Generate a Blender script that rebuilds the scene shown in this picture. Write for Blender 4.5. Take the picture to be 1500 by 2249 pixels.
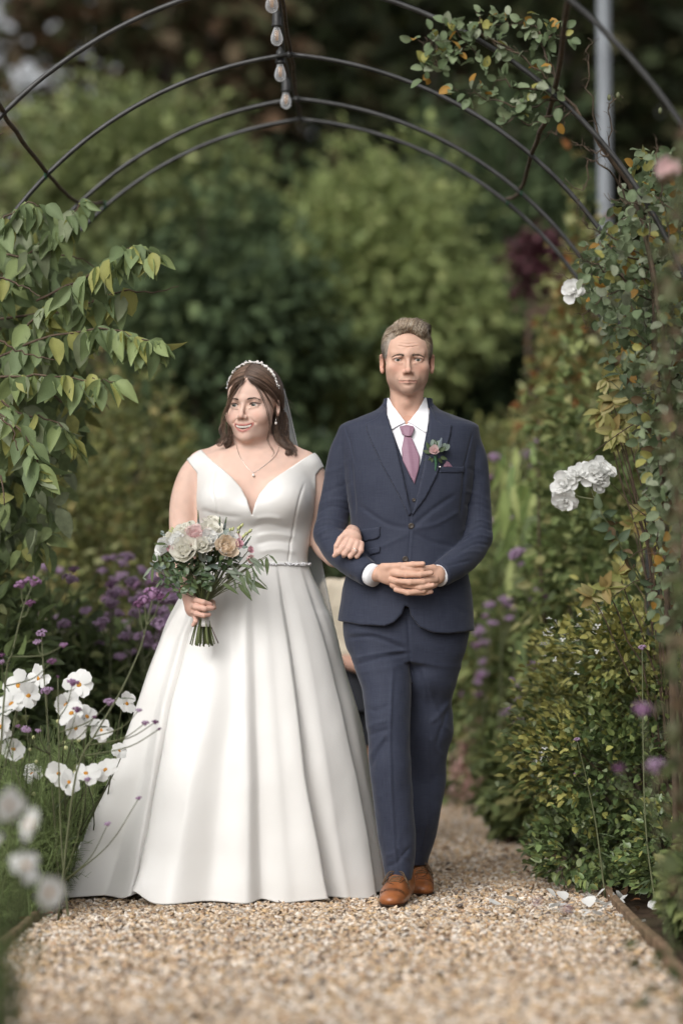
import bpy, math, random, time
import numpy as np
from mathutils import Vector, Matrix, Euler

for _o in list(bpy.data.objects):
    bpy.data.objects.remove(_o)
SC = bpy.context.scene
COL = SC.collection
RNG = np.random.default_rng(7)
random.seed(7)

# ------------------------------------------------------------------ camera, sky, sun, exposure
FPX = 5310.0                      # focal length in photograph pixels (1500 wide)
CAM_H = 0.81
PITCH = math.atan((1410 - 1124.5) / FPX)
YAW = math.atan(90 / FPX)
cam_data = bpy.data.cameras.new("camera")
cam_data.sensor_fit = 'HORIZONTAL'
cam_data.sensor_width = 24.0
cam_data.lens = FPX / 1500 * 24.0
cam_data.clip_end = 500
cam_data.dof.use_dof = True
cam_data.dof.focus_distance = 7.5
cam_data.dof.aperture_fstop = 1.25
cam = bpy.data.objects.new("camera", cam_data)
cam.location = (0, 0, CAM_H)
cam.rotation_euler = (math.pi / 2 + PITCH, 0, YAW)
COL.objects.link(cam)
SC.camera = cam

world = bpy.data.worlds.new("World")
SC.world = world
world.use_nodes = True
wn = world.node_tree
bg = wn.nodes['Background']
sky = wn.nodes.new('ShaderNodeTexSky')
sky.sky_type = 'NISHITA'
sky.sun_disc = False
SUN_EL, SUN_AZ = math.radians(36), math.radians(206)   # azimuth clockwise from +Y: high, behind the photographer's left shoulder
sky.sun_elevation = SUN_EL
sky.sun_rotation = SUN_AZ
sky.air_density = 1.0
sky.dust_density = 6.0
hs = wn.nodes.new('ShaderNodeHueSaturation')
hs.inputs['Saturation'].default_value = 0.12            # overcast: nearly grey sky
wn.links.new(sky.outputs[0], hs.inputs['Color'])
wn.links.new(hs.outputs[0], bg.inputs['Color'])
bg.inputs['Strength'].default_value = 0.15

sun_d = bpy.data.lights.new("sun", 'SUN')
sun_d.energy = 1.05
sun_d.angle = math.radians(60)
sun_d.color = (1.0, 0.98, 0.94)
sun_o = bpy.data.objects.new("sun", sun_d)
sd = Vector((math.sin(SUN_AZ) * math.cos(SUN_EL), math.cos(SUN_AZ) * math.cos(SUN_EL), math.sin(SUN_EL)))
sun_o.rotation_euler = sd.to_track_quat('Z', 'Y').to_euler()
sun_o.location = (0, 0, 20)
COL.objects.link(sun_o)

SC.view_settings.view_transform = 'Standard'
SC.view_settings.look = 'None'
SC.view_settings.gamma = 1.0
SC.view_settings.exposure = 0.06
SC.render.engine = 'CYCLES'
SC.cycles.use_denoising = True
SC.cycles.max_bounces = 6
SC.cycles.diffuse_bounces = 3
SC.cycles.glossy_bounces = 2
SC.cycles.transmission_bounces = 5
SC.cycles.transparent_max_bounces = 8
SC.cycles.caustics_reflective = False
SC.cycles.caustics_refractive = False
SC.cycles.sample_clamp_indirect = 6.0

# ------------------------------------------------------------------ pixel -> place
_R = np.array(Euler((math.pi / 2 + PITCH, 0, YAW)).to_matrix())
def P(u, v, Y):
    """Point at world depth Y seen at photograph pixel (u, v)."""
    d = _R @ np.array([u - 750.0, 1124.5 - v, -FPX])
    t = Y / d[1]
    return np.array([d[0] * t, Y, CAM_H + d[2] * t])
def PG(u, v, z=0.0):
    """Point on the horizontal plane z seen at pixel (u, v)."""
    d = _R @ np.array([u - 750.0, 1124.5 - v, -FPX])
    t = (z - CAM_H) / d[2]
    return np.array([d[0] * t, d[1] * t, z])
def proj(p):
    q = _R.T @ (np.asarray(p, float) - np.array([0, 0, CAM_H]))
    return 750 + FPX * q[0] / -q[2], 1124.5 - FPX * q[1] / -q[2]

# ------------------------------------------------------------------ objects and meshes
def build(name, verts, faces, mat=None, parent=None, smooth=True, col=None, keep=False):
    """One mesh object. faces: (M,3)/(M,4) int array, or list of arrays of both kinds."""
    me = mesh_data(name, verts, faces, mat, smooth, col)
    return link(name, me, parent)
def mesh_data(name, verts, faces, mat=None, smooth=True, col=None):
    verts = np.asarray(verts, np.float32).reshape(-1, 3)
    fl = faces if isinstance(faces, list) and len(faces) and isinstance(faces[0], np.ndarray) else [np.asarray(faces, np.int32)]
    fl = [f for f in fl if len(f)]
    me = bpy.data.meshes.new(name)
    me.vertices.add(len(verts))
    me.vertices.foreach_set('co', verts.ravel())
    nl = sum(f.size for f in fl)
    npoly = sum(len(f) for f in fl)
    me.loops.add(nl)
    me.polygons.add(npoly)
    me.loops.foreach_set('vertex_index', np.concatenate([f.ravel() for f in fl]).astype(np.int32))
    tot = np.concatenate([np.full(len(f), f.shape[1], np.int32) for f in fl])
    st = np.concatenate([[0], np.cumsum(tot)[:-1]]).astype(np.int32)
    me.polygons.foreach_set('loop_start', st)
    me.polygons.foreach_set('use_smooth', np.full(npoly, smooth, bool))
    me.update(calc_edges=True)
    if col is not None:
        c = np.ones((len(verts), 4), np.float32)
        c[:, :3] = col
        a = me.color_attributes.new('Col', 'FLOAT_COLOR', 'POINT')
        a.data.foreach_set('color', c.ravel())
    if mat is not None:
        me.materials.append(mat)
    return me
def link(name, me, parent=None, loc=None, rot=None, scale=None):
    o = bpy.data.objects.new(name, me)
    COL.objects.link(o)
    if parent is not None:
        o.parent = parent
        pm = parent.get('_origin')
        if pm is not None:
            o.matrix_parent_inverse = Matrix.Translation(Vector((-pm[0], -pm[1], -pm[2])))
    if loc is not None: o.location = loc
    if rot is not None: o.rotation_euler = rot
    if scale is not None: o.scale = scale
    return o
def tag(o, label, cat, group=None, kind=None):
    o['label'] = label
    o['category'] = cat
    if group: o['group'] = group
    if kind: o['kind'] = kind
    return o
_ORIG = {}
def thing(name, loc, label, cat, group=None):
    """Empty at a thing's base; parts are built in world space and keep their place."""
    o = bpy.data.objects.new(name, None)
    o.empty_display_size = 0.1
    o.location = [float(a) for a in loc]
    COL.objects.link(o)
    o['_origin'] = [float(a) for a in loc]
    return tag(o, label, cat, group)
def part_of(o, parent):
    """Parent a mesh built in world space under a mesh part that is itself at the world origin."""
    o.parent = parent
    return o
class MB:
    """Collects pieces of ONE thing or part."""
    def __init__(s):
        s.v = []; s.q = []; s.t = []; s.c = []; s.n = 0
    def add(s, v, f, col=None):
        v = np.asarray(v, np.float32).reshape(-1, 3)
        f = np.asarray(f, np.int32)
        s.v.append(v)
        if f.shape[1] == 4: s.q.append(f + s.n)
        else: s.t.append(f + s.n)
        if col is None: col = (1, 1, 1)
        c = np.asarray(col, np.float32)
        if c.ndim == 1: c = np.tile(c, (len(v), 1))
        s.c.append(c)
        s.n += len(v)
    def arrays(s):
        fl = []
        if s.q: fl.append(np.concatenate(s.q))
        if s.t: fl.append(np.concatenate(s.t))
        return np.concatenate(s.v), fl, np.concatenate(s.c)
    def build(s, name, mat, parent=None, smooth=True):
        v, f, c = s.arrays()
        return build(name, v, f, mat, parent, smooth, c)

def tube(path, radii, seg=6, cap=True):
    """Tapered tube along a polyline -> verts, quads."""
    p = np.asarray(path, float)
    n = len(p)
    r = np.full(n, radii, float) if np.isscalar(radii) else np.asarray(radii, float)
    t = np.gradient(p, axis=0)
    t /= np.linalg.norm(t, axis=1)[:, None] + 1e-12
    up = np.array([0.0, 0, 1]) if abs(t[0][2]) < 0.9 else np.array([1.0, 0, 0])
    vs = []
    for i in range(n):
        a = np.cross(t[i], up); a /= np.linalg.norm(a) + 1e-12
        b = np.cross(t[i], a)
        up = np.cross(a, t[i])
        th = np.arange(seg) * 2 * math.pi / seg
        vs.append(p[i] + r[i] * (np.cos(th)[:, None] * a + np.sin(th)[:, None] * b))
    v = np.concatenate(vs)
    i = np.arange(n - 1)[:, None] * seg
    j = np.arange(seg)[None, :]
    k = (j + 1) % seg
    q = np.stack([i + j, i + k, i + seg + k, i + seg + j], -1).reshape(-1, 4)
    if cap:
        v = np.concatenate([v, p[:1], p[-1:]])
        a, b = n * seg, n * seg + 1
        jj = np.arange(seg); kk = (jj + 1) % seg
        # degenerate-free caps as quads of (centre, j, j+1, j+2) would overlap; use doubled corner triangles
        t0 = np.stack([np.full(seg, a), kk, jj], -1)
        t1 = np.stack([np.full(seg, b), (n - 1) * seg + jj, (n - 1) * seg + kk], -1)
        return v, q, np.concatenate([t0, t1])
    return v, q, np.zeros((0, 3), int)
def add_tube(mb, path, radii, seg=6, col=None, cap=True):
    v, q, t = tube(path, radii, seg, cap)
    v = np.asarray(v, np.float32)
    base = mb.n
    mb.add(v, q, col)
    if len(t):
        mb.t.append((t + base).astype(np.int32))
def smooth_path(pts, n):
    """Catmull-Rom through pts, n samples."""
    p = np.asarray(pts, float)
    if len(p) == 2:
        return p[0] + (p[1] - p[0]) * np.linspace(0, 1, n)[:, None]
    e = np.concatenate([[2 * p[0] - p[1]], p, [2 * p[-1] - p[-2]]])
    s = np.linspace(0, len(p) - 1 - 1e-9, n)
    i = s.astype(int); t = (s - i)[:, None]
    a, b, c, d = e[i], e[i + 1], e[i + 2], e[i + 3]
    return 0.5 * (2 * b + (c - a) * t + (2 * a - 5 * b + 4 * c - d) * t * t + (3 * b - a - 3 * c + d) * t ** 3)
def lathe(prof, seg=12, col=None):
    """prof: list of (r, z) -> verts, quads around z."""
    pr = np.asarray(prof, float)
    th = np.arange(seg) * 2 * math.pi / seg
    v = np.stack([pr[:, 0][:, None] * np.cos(th), pr[:, 0][:, None] * np.sin(th), np.repeat(pr[:, 1][:, None], seg, 1)], -1).reshape(-1, 3)
    i = np.arange(len(pr) - 1)[:, None] * seg; j = np.arange(seg)[None]; k = (j + 1) % seg
    q = np.stack([i + j, i + k, i + seg + k, i + seg + j], -1).reshape(-1, 4)
    return v, q
def ico():
    g = (1 + 5 ** .5) / 2
    v = np.array([(-1, g, 0), (1, g, 0), (-1, -g, 0), (1, -g, 0), (0, -1, g), (0, 1, g), (0, -1, -g), (0, 1, -g), (g, 0, -1), (g, 0, 1), (-g, 0, -1), (-g, 0, 1)], float)
    v /= np.linalg.norm(v[0])
    f = np.array([(0, 11, 5), (0, 5, 1), (0, 1, 7), (0, 7, 10), (0, 10, 11), (1, 5, 9), (5, 11, 4), (11, 10, 2), (10, 7, 6), (7, 1, 8), (3, 9, 4), (3, 4, 2), (3, 2, 6), (3, 6, 8), (3, 8, 9), (4, 9, 5), (2, 4, 11), (6, 2, 10), (8, 6, 7), (9, 8, 1)])
    return v, f
def uvsphere(r=1.0, seg=12, rings=8):
    a = np.linspace(0, math.pi, rings + 1)
    return lathe([(max(r * math.sin(t), 1e-5), -r * math.cos(t)) for t in a], seg)
def rot_to(d, up=(0, 0, 1)):
    """3x3 whose columns are right, forward(d), up."""
    d = np.asarray(d, float); d = d / np.linalg.norm(d)
    r = np.cross(d, up)
    if np.linalg.norm(r) < 1e-6: r = np.array([1.0, 0, 0])
    r = r / np.linalg.norm(r)
    u = np.cross(r, d)
    return np.stack([r, d, u], 1)
def vnormals(v, faces):
    n = np.zeros_like(v)
    for f in (faces if isinstance(faces, list) else [faces]):
        a, b, c = v[f[:, 0]], v[f[:, 1]], v[f[:, 2]]
        fn = np.cross(b - a, c - a)
        if f.shape[1] == 4:
            fn = np.cross(v[f[:, 2]] - a, v[f[:, 3]] - b)
        for k in range(f.shape[1]):
            np.add.at(n, f[:, k], fn)
    return n / (np.linalg.norm(n, axis=1)[:, None] + 1e-12)
def mat4(Rm, loc, s=1.0):
    m = Matrix.Identity(4)
    for i in range(3):
        for j in range(3):
            m[i][j] = float(Rm[i][j]) * (s if np.isscalar(s) else s[j])
        m[i][3] = float(loc[i])
    return m

# cheap value noise for displacement
_NZ = np.random.default_rng(3).random((64, 64, 64)).astype(np.float32) * 2 - 1
def noise3(p, sc):
    q = np.asarray(p) * sc
    i = np.floor(q).astype(int); f = q - i
    f = f * f * (3 - 2 * f)
    out = 0
    for a in (0, 1):
        for b in (0, 1):
            for c in (0, 1):
                w = (f[:, 0] if a else 1 - f[:, 0]) * (f[:, 1] if b else 1 - f[:, 1]) * (f[:, 2] if c else 1 - f[:, 2])
                out = out + w * _NZ[(i[:, 0] + a) & 63, (i[:, 1] + b) & 63, (i[:, 2] + c) & 63]
    return out

# ------------------------------------------------------------------ solid modelling on a grid (smooth unions, then surface nets)
class Vol:
    def __init__(s, lo, hi, h):
        s.lo = np.minimum(lo, hi).astype(float); s.h = h
        n = np.ceil((np.maximum(lo, hi) - s.lo) / h).astype(int) + 1
        s.ax = [(s.lo[i] + h * np.arange(n[i])).astype(np.float32) for i in range(3)]
        s.D = np.full(n, 0.5, np.float32)
    def region(s, lo, hi):
        sl = []
        for i in range(3):
            a = int(np.clip(math.floor((lo[i] - s.lo[i]) / s.h), 0, len(s.ax[i]) - 1))
            b = int(np.clip(math.ceil((hi[i] - s.lo[i]) / s.h) + 1, a + 1, len(s.ax[i])))
            sl.append(slice(a, b))
        return tuple(sl), s.ax[0][sl[0]][:, None, None], s.ax[1][sl[1]][None, :, None], s.ax[2][sl[2]][None, None, :]
    def add(s, prim, k=0.0, op='u', pad=0.02):
        fn, lo, hi = prim
        m = pad + k
        sl, X, Y, Z = s.region(np.asarray(lo) - m, np.asarray(hi) + m)
        d = fn(X, Y, Z).astype(np.float32)
        a = s.D[sl]
        if op == 'u':
            if k > 0:
                w = np.clip(0.5 + 0.5 * (a - d) / k, 0, 1)
                s.D[sl] = a + (d - a) * w - k * w * (1 - w)
            else: s.D[sl] = np.minimum(a, d)
        elif op == 's':
            d = -d
            if k > 0:
                w = np.clip(0.5 - 0.5 * (a - d) / k, 0, 1)
                s.D[sl] = a + (d - a) * w + k * w * (1 - w)
            else: s.D[sl] = np.maximum(a, d)
    def copy(s, off=0.0):
        o = Vol.__new__(Vol)
        o.lo, o.h, o.ax, o.D = s.lo, s.h, s.ax, s.D - np.float32(off)
        return o
    def poly(s, px, Yref):
        """2-D signed distance (x,z) to a pixel polygon placed at depth Yref, broadcast over y."""
        pts = np.array([P(u, v, Yref)[[0, 2]] for u, v in px])
        return poly_sd(s.ax[0][:, None], s.ax[2][None, :], pts)[:, None, :].astype(np.float32)
    def mesh(s):
        return nets(s.D, s.lo, s.h)
def poly_sd(X, Z, pts):
    d = np.full(np.broadcast(X, Z).shape, 1e9)
    sgn = np.ones(d.shape)
    n = len(pts)
    for i in range(n):
        a, b = pts[i], pts[(i + 1) % n]
        e = b - a
        wx, wz = X - a[0], Z - a[1]
        t = np.clip((wx * e[0] + wz * e[1]) / (e @ e + 1e-15), 0, 1)
        d = np.minimum(d, (wx - e[0] * t) ** 2 + (wz - e[1] * t) ** 2)
        c1 = Z >= a[1]; c2 = Z < b[1]; c3 = e[0] * wz > e[1] * wx
        flip = (c1 & c2 & c3) | (~c1 & ~c2 & ~c3)
        sgn = np.where(flip, -sgn, sgn)
    return sgn * np.sqrt(d)
def smax(a, b, k):
    w = np.clip(0.5 - 0.5 * (a - b) / k, 0, 1)
    return a + (b - a) * w + k * w * (1 - w)
def ell(c, r, R=None):
    c = np.asarray(c, float); r = np.asarray(r, float)
    def fn(X, Y, Z):
        x, y, z = X - c[0], Y - c[1], Z - c[2]
        if R is not None:
            x, y, z = (R[0][0] * x + R[1][0] * y + R[2][0] * z, R[0][1] * x + R[1][1] * y + R[2][1] * z, R[0][2] * x + R[1][2] * y + R[2][2] * z)
        k0 = np.sqrt((x / r[0]) ** 2 + (y / r[1]) ** 2 + (z / r[2]) ** 2)
        k1 = np.sqrt((x / r[0] ** 2) ** 2 + (y / r[1] ** 2) ** 2 + (z / r[2] ** 2) ** 2)
        return k0 * (k0 - 1) / (k1 + 1e-6)
    m = r if R is None else np.full(3, r.max())
    return fn, c - m, c + m
def cone(a, b, ra, rb):
    a = np.asarray(a, float); b = np.asarray(b, float)
    e = b - a; L = e @ e + 1e-12
    def fn(X, Y, Z):
        x, y, z = X - a[0], Y - a[1], Z - a[2]
        t = np.clip((x * e[0] + y * e[1] + z * e[2]) / L, 0, 1)
        return np.sqrt((x - t * e[0]) ** 2 + (y - t * e[1]) ** 2 + (z - t * e[2]) ** 2) - (ra + (rb - ra) * t)
    m = max(ra, rb)
    return fn, np.minimum(a, b) - m, np.maximum(a, b) + m
def loft(rows):
    """rows: (z, cx, cy, rx, ry) -> vertical solid of elliptical sections."""
    r = np.array(sorted(rows), float)
    def fn(X, Y, Z):
        zz = Z.ravel()
        g = [np.interp(zz, r[:, 0], r[:, i]).reshape(Z.shape) for i in range(1, 5)]
        # round the interpolation a little
        x, y = X - g[0], Y - g[1]
        q = np.sqrt((x / g[2]) ** 2 + (y / g[3]) ** 2) + 1e-6
        gr = np.sqrt((x / g[2] ** 2) ** 2 + (y / g[3] ** 2) ** 2) / q + 1e-6
        d = (q - 1) / gr
        d = np.clip(d, -0.2, 0.5)
        return np.maximum(d, np.maximum(Z - r[-1, 0], r[0, 0] - Z))
    lo = [(r[:, 1] - r[:, 3]).min(), (r[:, 2] - r[:, 4]).min(), r[0, 0]]
    hi = [(r[:, 1] + r[:, 3]).max(), (r[:, 2] + r[:, 4]).max(), r[-1, 0]]
    return fn, np.array(lo), np.array(hi)
def smooth_rows(rows, n=40):
    """densify px loft rows with a smooth interpolation over v."""
    r = np.array(rows, float)
    q = smooth_path(r, n)
    return q
def px_rows(rows, n=48):
    """rows: (v, uL, uR, ry, cy) in pixels/metres -> loft rows in metres."""
    out = []
    for v, uL, uR, ry, cy in smooth_rows(rows, n):
        a, b = P(uL, v, cy), P(uR, v, cy)
        out.append((0.5 * (a[2] + b[2]), 0.5 * (a[0] + b[0]), cy, 0.5 * (b[0] - a[0]), ry))
    return out
def nets(D, lo, h):
    """Naive surface nets, vectorised -> verts, quads (outward)."""
    S = D < 0
    nx, ny, nz = D.shape
    cnt = np.zeros((nx - 1, ny - 1, nz - 1), np.int8)
    for a in (0, 1):
        for b in (0, 1):
            for c in (0, 1):
                cnt += S[a:nx - 1 + a, b:ny - 1 + b, c:nz - 1 + c]
    act = np.argwhere((cnt > 0) & (cnt < 8))
    idx = np.full(cnt.shape, -1, np.int32)
    idx[act[:, 0], act[:, 1], act[:, 2]] = np.arange(len(act))
    cor = np.array([(a, b, c) for a in (0, 1) for b in (0, 1) for c in (0, 1)])
    val = np.stack([D[act[:, 0] + a, act[:, 1] + b, act[:, 2] + c] for a, b, c in cor], 1)
    acc = np.zeros((len(act), 3)); w = np.zeros(len(act))
    for i in range(8):
        for j in range(i + 1, 8):
            if np.abs(cor[i] - cor[j]).sum() != 1: continue
            va, vb = val[:, i], val[:, j]
            m = (va < 0) != (vb < 0)
            t = va[m] / (va[m] - vb[m])
            acc[m] += cor[i] + t[:, None] * (cor[j] - cor[i])
            w[m] += 1
    V = (act + acc / w[:, None]) * h + lo
    quads = []
    for ax in range(3):
        sl0 = [slice(None)] * 3; sl1 = [slice(None)] * 3
        sl0[ax] = slice(0, -1); sl1[ax] = slice(1, None)
        ch = S[tuple(sl0)] != S[tuple(sl1)]
        o1, o2 = [(1, 2), (2, 0), (0, 1)][ax]
        e = np.argwhere(ch)
        e = e[(e[:, o1] > 0) & (e[:, o2] > 0) & (e[:, o1] < D.shape[o1] - 1) & (e[:, o2] < D.shape[o2] - 1)]
        def cell(d1, d2):
            q = e.copy(); q[:, o1] += d1; q[:, o2] += d2
            return idx[q[:, 0], q[:, 1], q[:, 2]]
        q = np.stack([cell(-1, -1), cell(0, -1), cell(0, 0), cell(-1, 0)], 1)
        ins = S[e[:, 0], e[:, 1], e[:, 2]]
        q[~ins] = q[~ins][:, ::-1]
        quads.append(q)
    Q = np.concatenate(quads)
    return V, Q[(Q >= 0).all(1)]
def biggest(v, q, keep=60):
    """drop stray crumbs: keep islands with more than `keep` vertices"""
    lab = np.arange(len(v))
    for _ in range(400):
        m = lab[q].min(1); new = lab.copy()
        for k in range(4): np.minimum.at(new, q[:, k], m)
        if (new == lab).all(): break
        lab = new
    cnt = np.bincount(lab, minlength=len(v))
    q = q[cnt[lab[q[:, 0]]] > keep]
    u = np.unique(q); mp = np.full(len(v), -1); mp[u] = np.arange(len(u))
    return v[u], mp[q]
def relax(v, q, it=1, lam=0.5):
    for _ in range(it):
        s = np.zeros_like(v); c = np.zeros(len(v))
        for k in range(4):
            np.add.at(s, q[:, k], v[q[:, (k + 1) % 4]]); np.add.at(c, q[:, k], 1)
            np.add.at(s, q[:, k], v[q[:, (k + 3) % 4]]); np.add.at(c, q[:, k], 1)
        v = v + lam * (s / np.maximum(c, 1)[:, None] - v)
    return v
def creases(v, q, lines, front=True):
    """Push ridges (h>0) or furrows (h<0) into a cloth surface along pixel polylines.
    line: (pts, Yref, width_px, height_m)"""
    n = vnormals(v, q)
    fac = np.clip(0.35 - n[:, 1], 0, 0.5) * 2 if front else 1.0
    off = np.zeros(len(v))
    for pts, Yr, wpx, h in lines:
        if len(pts) > 2: pts = smooth_path(pts, 5 * len(pts))
        w = [np.array(P(a, b, Yr))[[0, 2]] for a, b in pts]
        wd = wpx * Yr / FPX
        best = np.full(len(v), 1e9); tb = np.zeros(len(v))
        L = len(w) - 1
        for i in range(L):
            e = w[i + 1] - w[i]
            dx, dz = v[:, 0] - w[i][0], v[:, 2] - w[i][1]
            t = np.clip((dx * e[0] + dz * e[1]) / (e @ e + 1e-12), 0, 1)
            d = (dx - t * e[0]) ** 2 + (dz - t * e[1]) ** 2
            m = d < best
            best[m] = d[m]; tb[m] = (i + t[m]) / L
        tap = np.clip(np.minimum(tb, 1 - tb) * 6 + 0.25, 0, 1)
        off += h * np.exp(-best / (wd * wd)) * tap
    return v + n * (off * fac)[:, None]
def limb(V, chain, k0=0.02, n=None, k=0.0):
    """Smoothly tapering limb or sleeve through (u, v, Y, radius) stations."""
    c = smooth_path(np.array([[*P(u, v, Y), r] for u, v, Y, r in chain]), n or 5 * len(chain))
    W = Vol.__new__(Vol); W.lo, W.h, W.ax, W.D = V.lo, V.h, V.ax, np.full_like(V.D, 0.5)
    for i in range(len(c) - 1):
        W.add(cone(c[i][:3], c[i + 1][:3], c[i][3], c[i + 1][3]), k)
    w = np.clip(0.5 + 0.5 * (V.D - W.D) / max(k0, 1e-4), 0, 1)
    V.D = V.D + (W.D - V.D) * w - k0 * w * (1 - w)
class Frame:
    """Head-local millimetres (x to the viewer's right, -y the face, z up) -> world metres."""
    def __init__(s, origin, yaw=0, pitch=0, roll=0, scale=1.0):
        s.o = np.asarray(origin, float)
        s.R = np.array((Matrix.Rotation(math.radians(yaw), 3, 'Z') @ Matrix.Rotation(math.radians(pitch), 3, 'X') @ Matrix.Rotation(math.radians(roll), 3, 'Y')))
        s.s = scale * 0.001
    def pt(s, p): return s.o + s.s * (s.R @ np.asarray(p, float))
    def pts(s, p): return s.o + s.s * (np.asarray(p, float) @ s.R.T)
    def inv(s, w): return ((np.asarray(w) - s.o) @ s.R) / s.s
    def box(s, lo, hi, h, pad=0.0):
        c = np.array([s.pt((a, b, d)) for a in (lo[0], hi[0]) for b in (lo[1], hi[1]) for d in (lo[2], hi[2])])
        return Vol(c.min(0) - pad, c.max(0) + pad, h)
    def ell(s, c, r, rot=None):
        R = s.R if rot is None else s.R @ np.array(Euler([math.radians(a) for a in rot]).to_matrix())
        return ell(s.pt(c), np.asarray(r) * s.s, R)
    def cone(s, a, b, ra, rb): return cone(s.pt(a), s.pt(b), ra * s.s, rb * s.s)

# ------------------------------------------------------------------ materials
def material(name, color=(0.5, 0.5, 0.5), rough=0.6, spec=0.5, attr=False, trans=0.0, bump=None, sss=0.0, sheen=0.0, metal=0.0, vary=None, weave=None):
    m = bpy.data.materials.new(name)
    m.use_nodes = True
    nt = m.node_tree; N = nt.nodes; L = nt.links
    b = N['Principled BSDF']
    b.inputs['Roughness'].default_value = rough
    b.inputs['Specular IOR Level'].default_value = spec
    b.inputs['Metallic'].default_value = metal
    src = None
    if attr:
        a = N.new('ShaderNodeAttribute'); a.attribute_name = 'Col'
        src = a.outputs['Color']
    else:
        c = N.new('ShaderNodeRGB'); c.outputs[0].default_value = (*color, 1)
        src = c.outputs[0]
    tc = N.new('ShaderNodeTexCoord')
    if vary:                                   # (scale, amount): soft mottling of the base colour
        nz = N.new('ShaderNodeTexNoise'); nz.inputs['Scale'].default_value = vary[0]; nz.inputs['Detail'].default_value = 5
        L.new(tc.outputs['Object'], nz.inputs['Vector'])
        mr = N.new('ShaderNodeMapRange'); mr.inputs[1].default_value = 0.3; mr.inputs[2].default_value = 0.7
        mr.inputs[3].default_value = 1 - vary[1]; mr.inputs[4].default_value = 1 + vary[1]
        L.new(nz.outputs['Fac'], mr.inputs[0])
        mx = N.new('ShaderNodeMix'); mx.data_type = 'RGBA'; mx.blend_type = 'MULTIPLY'; mx.inputs['Factor'].default_value = 1
        L.new(src, mx.inputs['A']); L.new(mr.outputs[0], mx.inputs['B'])
        src = mx.outputs['Result']
    if weave:                                  # (threads per metre, light colour, amount): woven cloth
        acc = None
        for ax in ('X', 'Z'):
            w = N.new('ShaderNodeTexNoise'); w.inputs['Scale'].default_value = 1.0; w.inputs['Detail'].default_value = 2
            mp = N.new('ShaderNodeMapping')
            mp.inputs['Scale'].default_value = (weave[0], 30, 25) if ax == 'X' else (25, 30, weave[0])
            L.new(tc.outputs['Object'], mp.inputs['Vector']); L.new(mp.outputs[0], w.inputs['Vector'])
            if acc is None: acc = w.outputs['Fac']
            else:
                ad = N.new('ShaderNodeMath'); ad.operation = 'ADD'
                L.new(acc, ad.inputs[0]); L.new(w.outputs['Fac'], ad.inputs[1]); acc = ad.outputs[0]
        mr = N.new('ShaderNodeMapRange'); mr.inputs[1].default_value = 0.75; mr.inputs[2].default_value = 1.25
        mr.inputs[3].default_value = 0; mr.inputs[4].default_value = weave[2]
        L.new(acc, mr.inputs[0])
        mx = N.new('ShaderNodeMix'); mx.data_type = 'RGBA'
        L.new(mr.outputs[0], mx.inputs['Factor']); L.new(src, mx.inputs['A']); mx.inputs['B'].default_value = (*weave[1], 1)
        src = mx.outputs['Result']
    L.new(src, b.inputs['Base Color'])
    if sss:
        b.inputs['Subsurface Weight'].default_value = sss
        b.inputs['Subsurface Radius'].default_value = (0.0035, 0.0016, 0.001)
        b.inputs['Subsurface Scale'].default_value = 1.0
    if sheen:
        b.inputs['Sheen Weight'].default_value = sheen
        b.inputs['Sheen Roughness'].default_value = 0.4
    if bump:                                   # (scale, strength, distance)
        nz = N.new('ShaderNodeTexNoise'); nz.inputs['Scale'].default_value = bump[0]; nz.inputs['Detail'].default_value = 6
        L.new(tc.outputs['Object'], nz.inputs['Vector'])
        bp = N.new('ShaderNodeBump'); bp.inputs['Strength'].default_value = bump[1]; bp.inputs['Distance'].default_value = bump[2]
        L.new(nz.outputs['Fac'], bp.inputs['Height']); L.new(bp.outputs[0], b.inputs['Normal'])
    if trans:
        out = N['Material Output']
        tr = N.new('ShaderNodeBsdfTranslucent'); L.new(src, tr.inputs['Color'])
        ms = N.new('ShaderNodeMixShader'); ms.inputs[0].default_value = trans
        L.new(b.outputs[0], ms.inputs[1]); L.new(tr.outputs[0], ms.inputs[2]); L.new(ms.outputs[0], out.inputs['Surface'])
    return m
# ------------------------------------------------------------------ ground, gravel path, edging
M_SOIL = material('soil', (0.075, 0.052, 0.036), rough=0.95, spec=0.1, vary=(14, 0.4), bump=(60, 0.8, 0.02))
def xr(y): return 0.70 if y < 7.6 else 0.70 - 0.055 * (y - 7.6)        # right edge of the gravel
def xl(y): return -0.985
gx = np.concatenate([[-90], np.linspace(-6, 6, 25), [90]]); gy = np.concatenate([[-20], np.linspace(2, 24, 45), [60, 200]])
GX, GY = np.meshgrid(gx, gy, indexing='ij')
gp = np.stack([GX, GY, np.zeros_like(GX)], -1).reshape(-1, 3)
gp[:, 2] = -0.02
i = np.arange(len(gx) - 1)[:, None] * len(gy); j = np.arange(len(gy) - 1)[None]
g = build('ground', gp, np.stack([i + j, i + len(gy) + j, i + len(gy) + j + 1, i + j + 1], -1).reshape(-1, 4), M_SOIL)
g['kind'] = 'structure'
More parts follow.
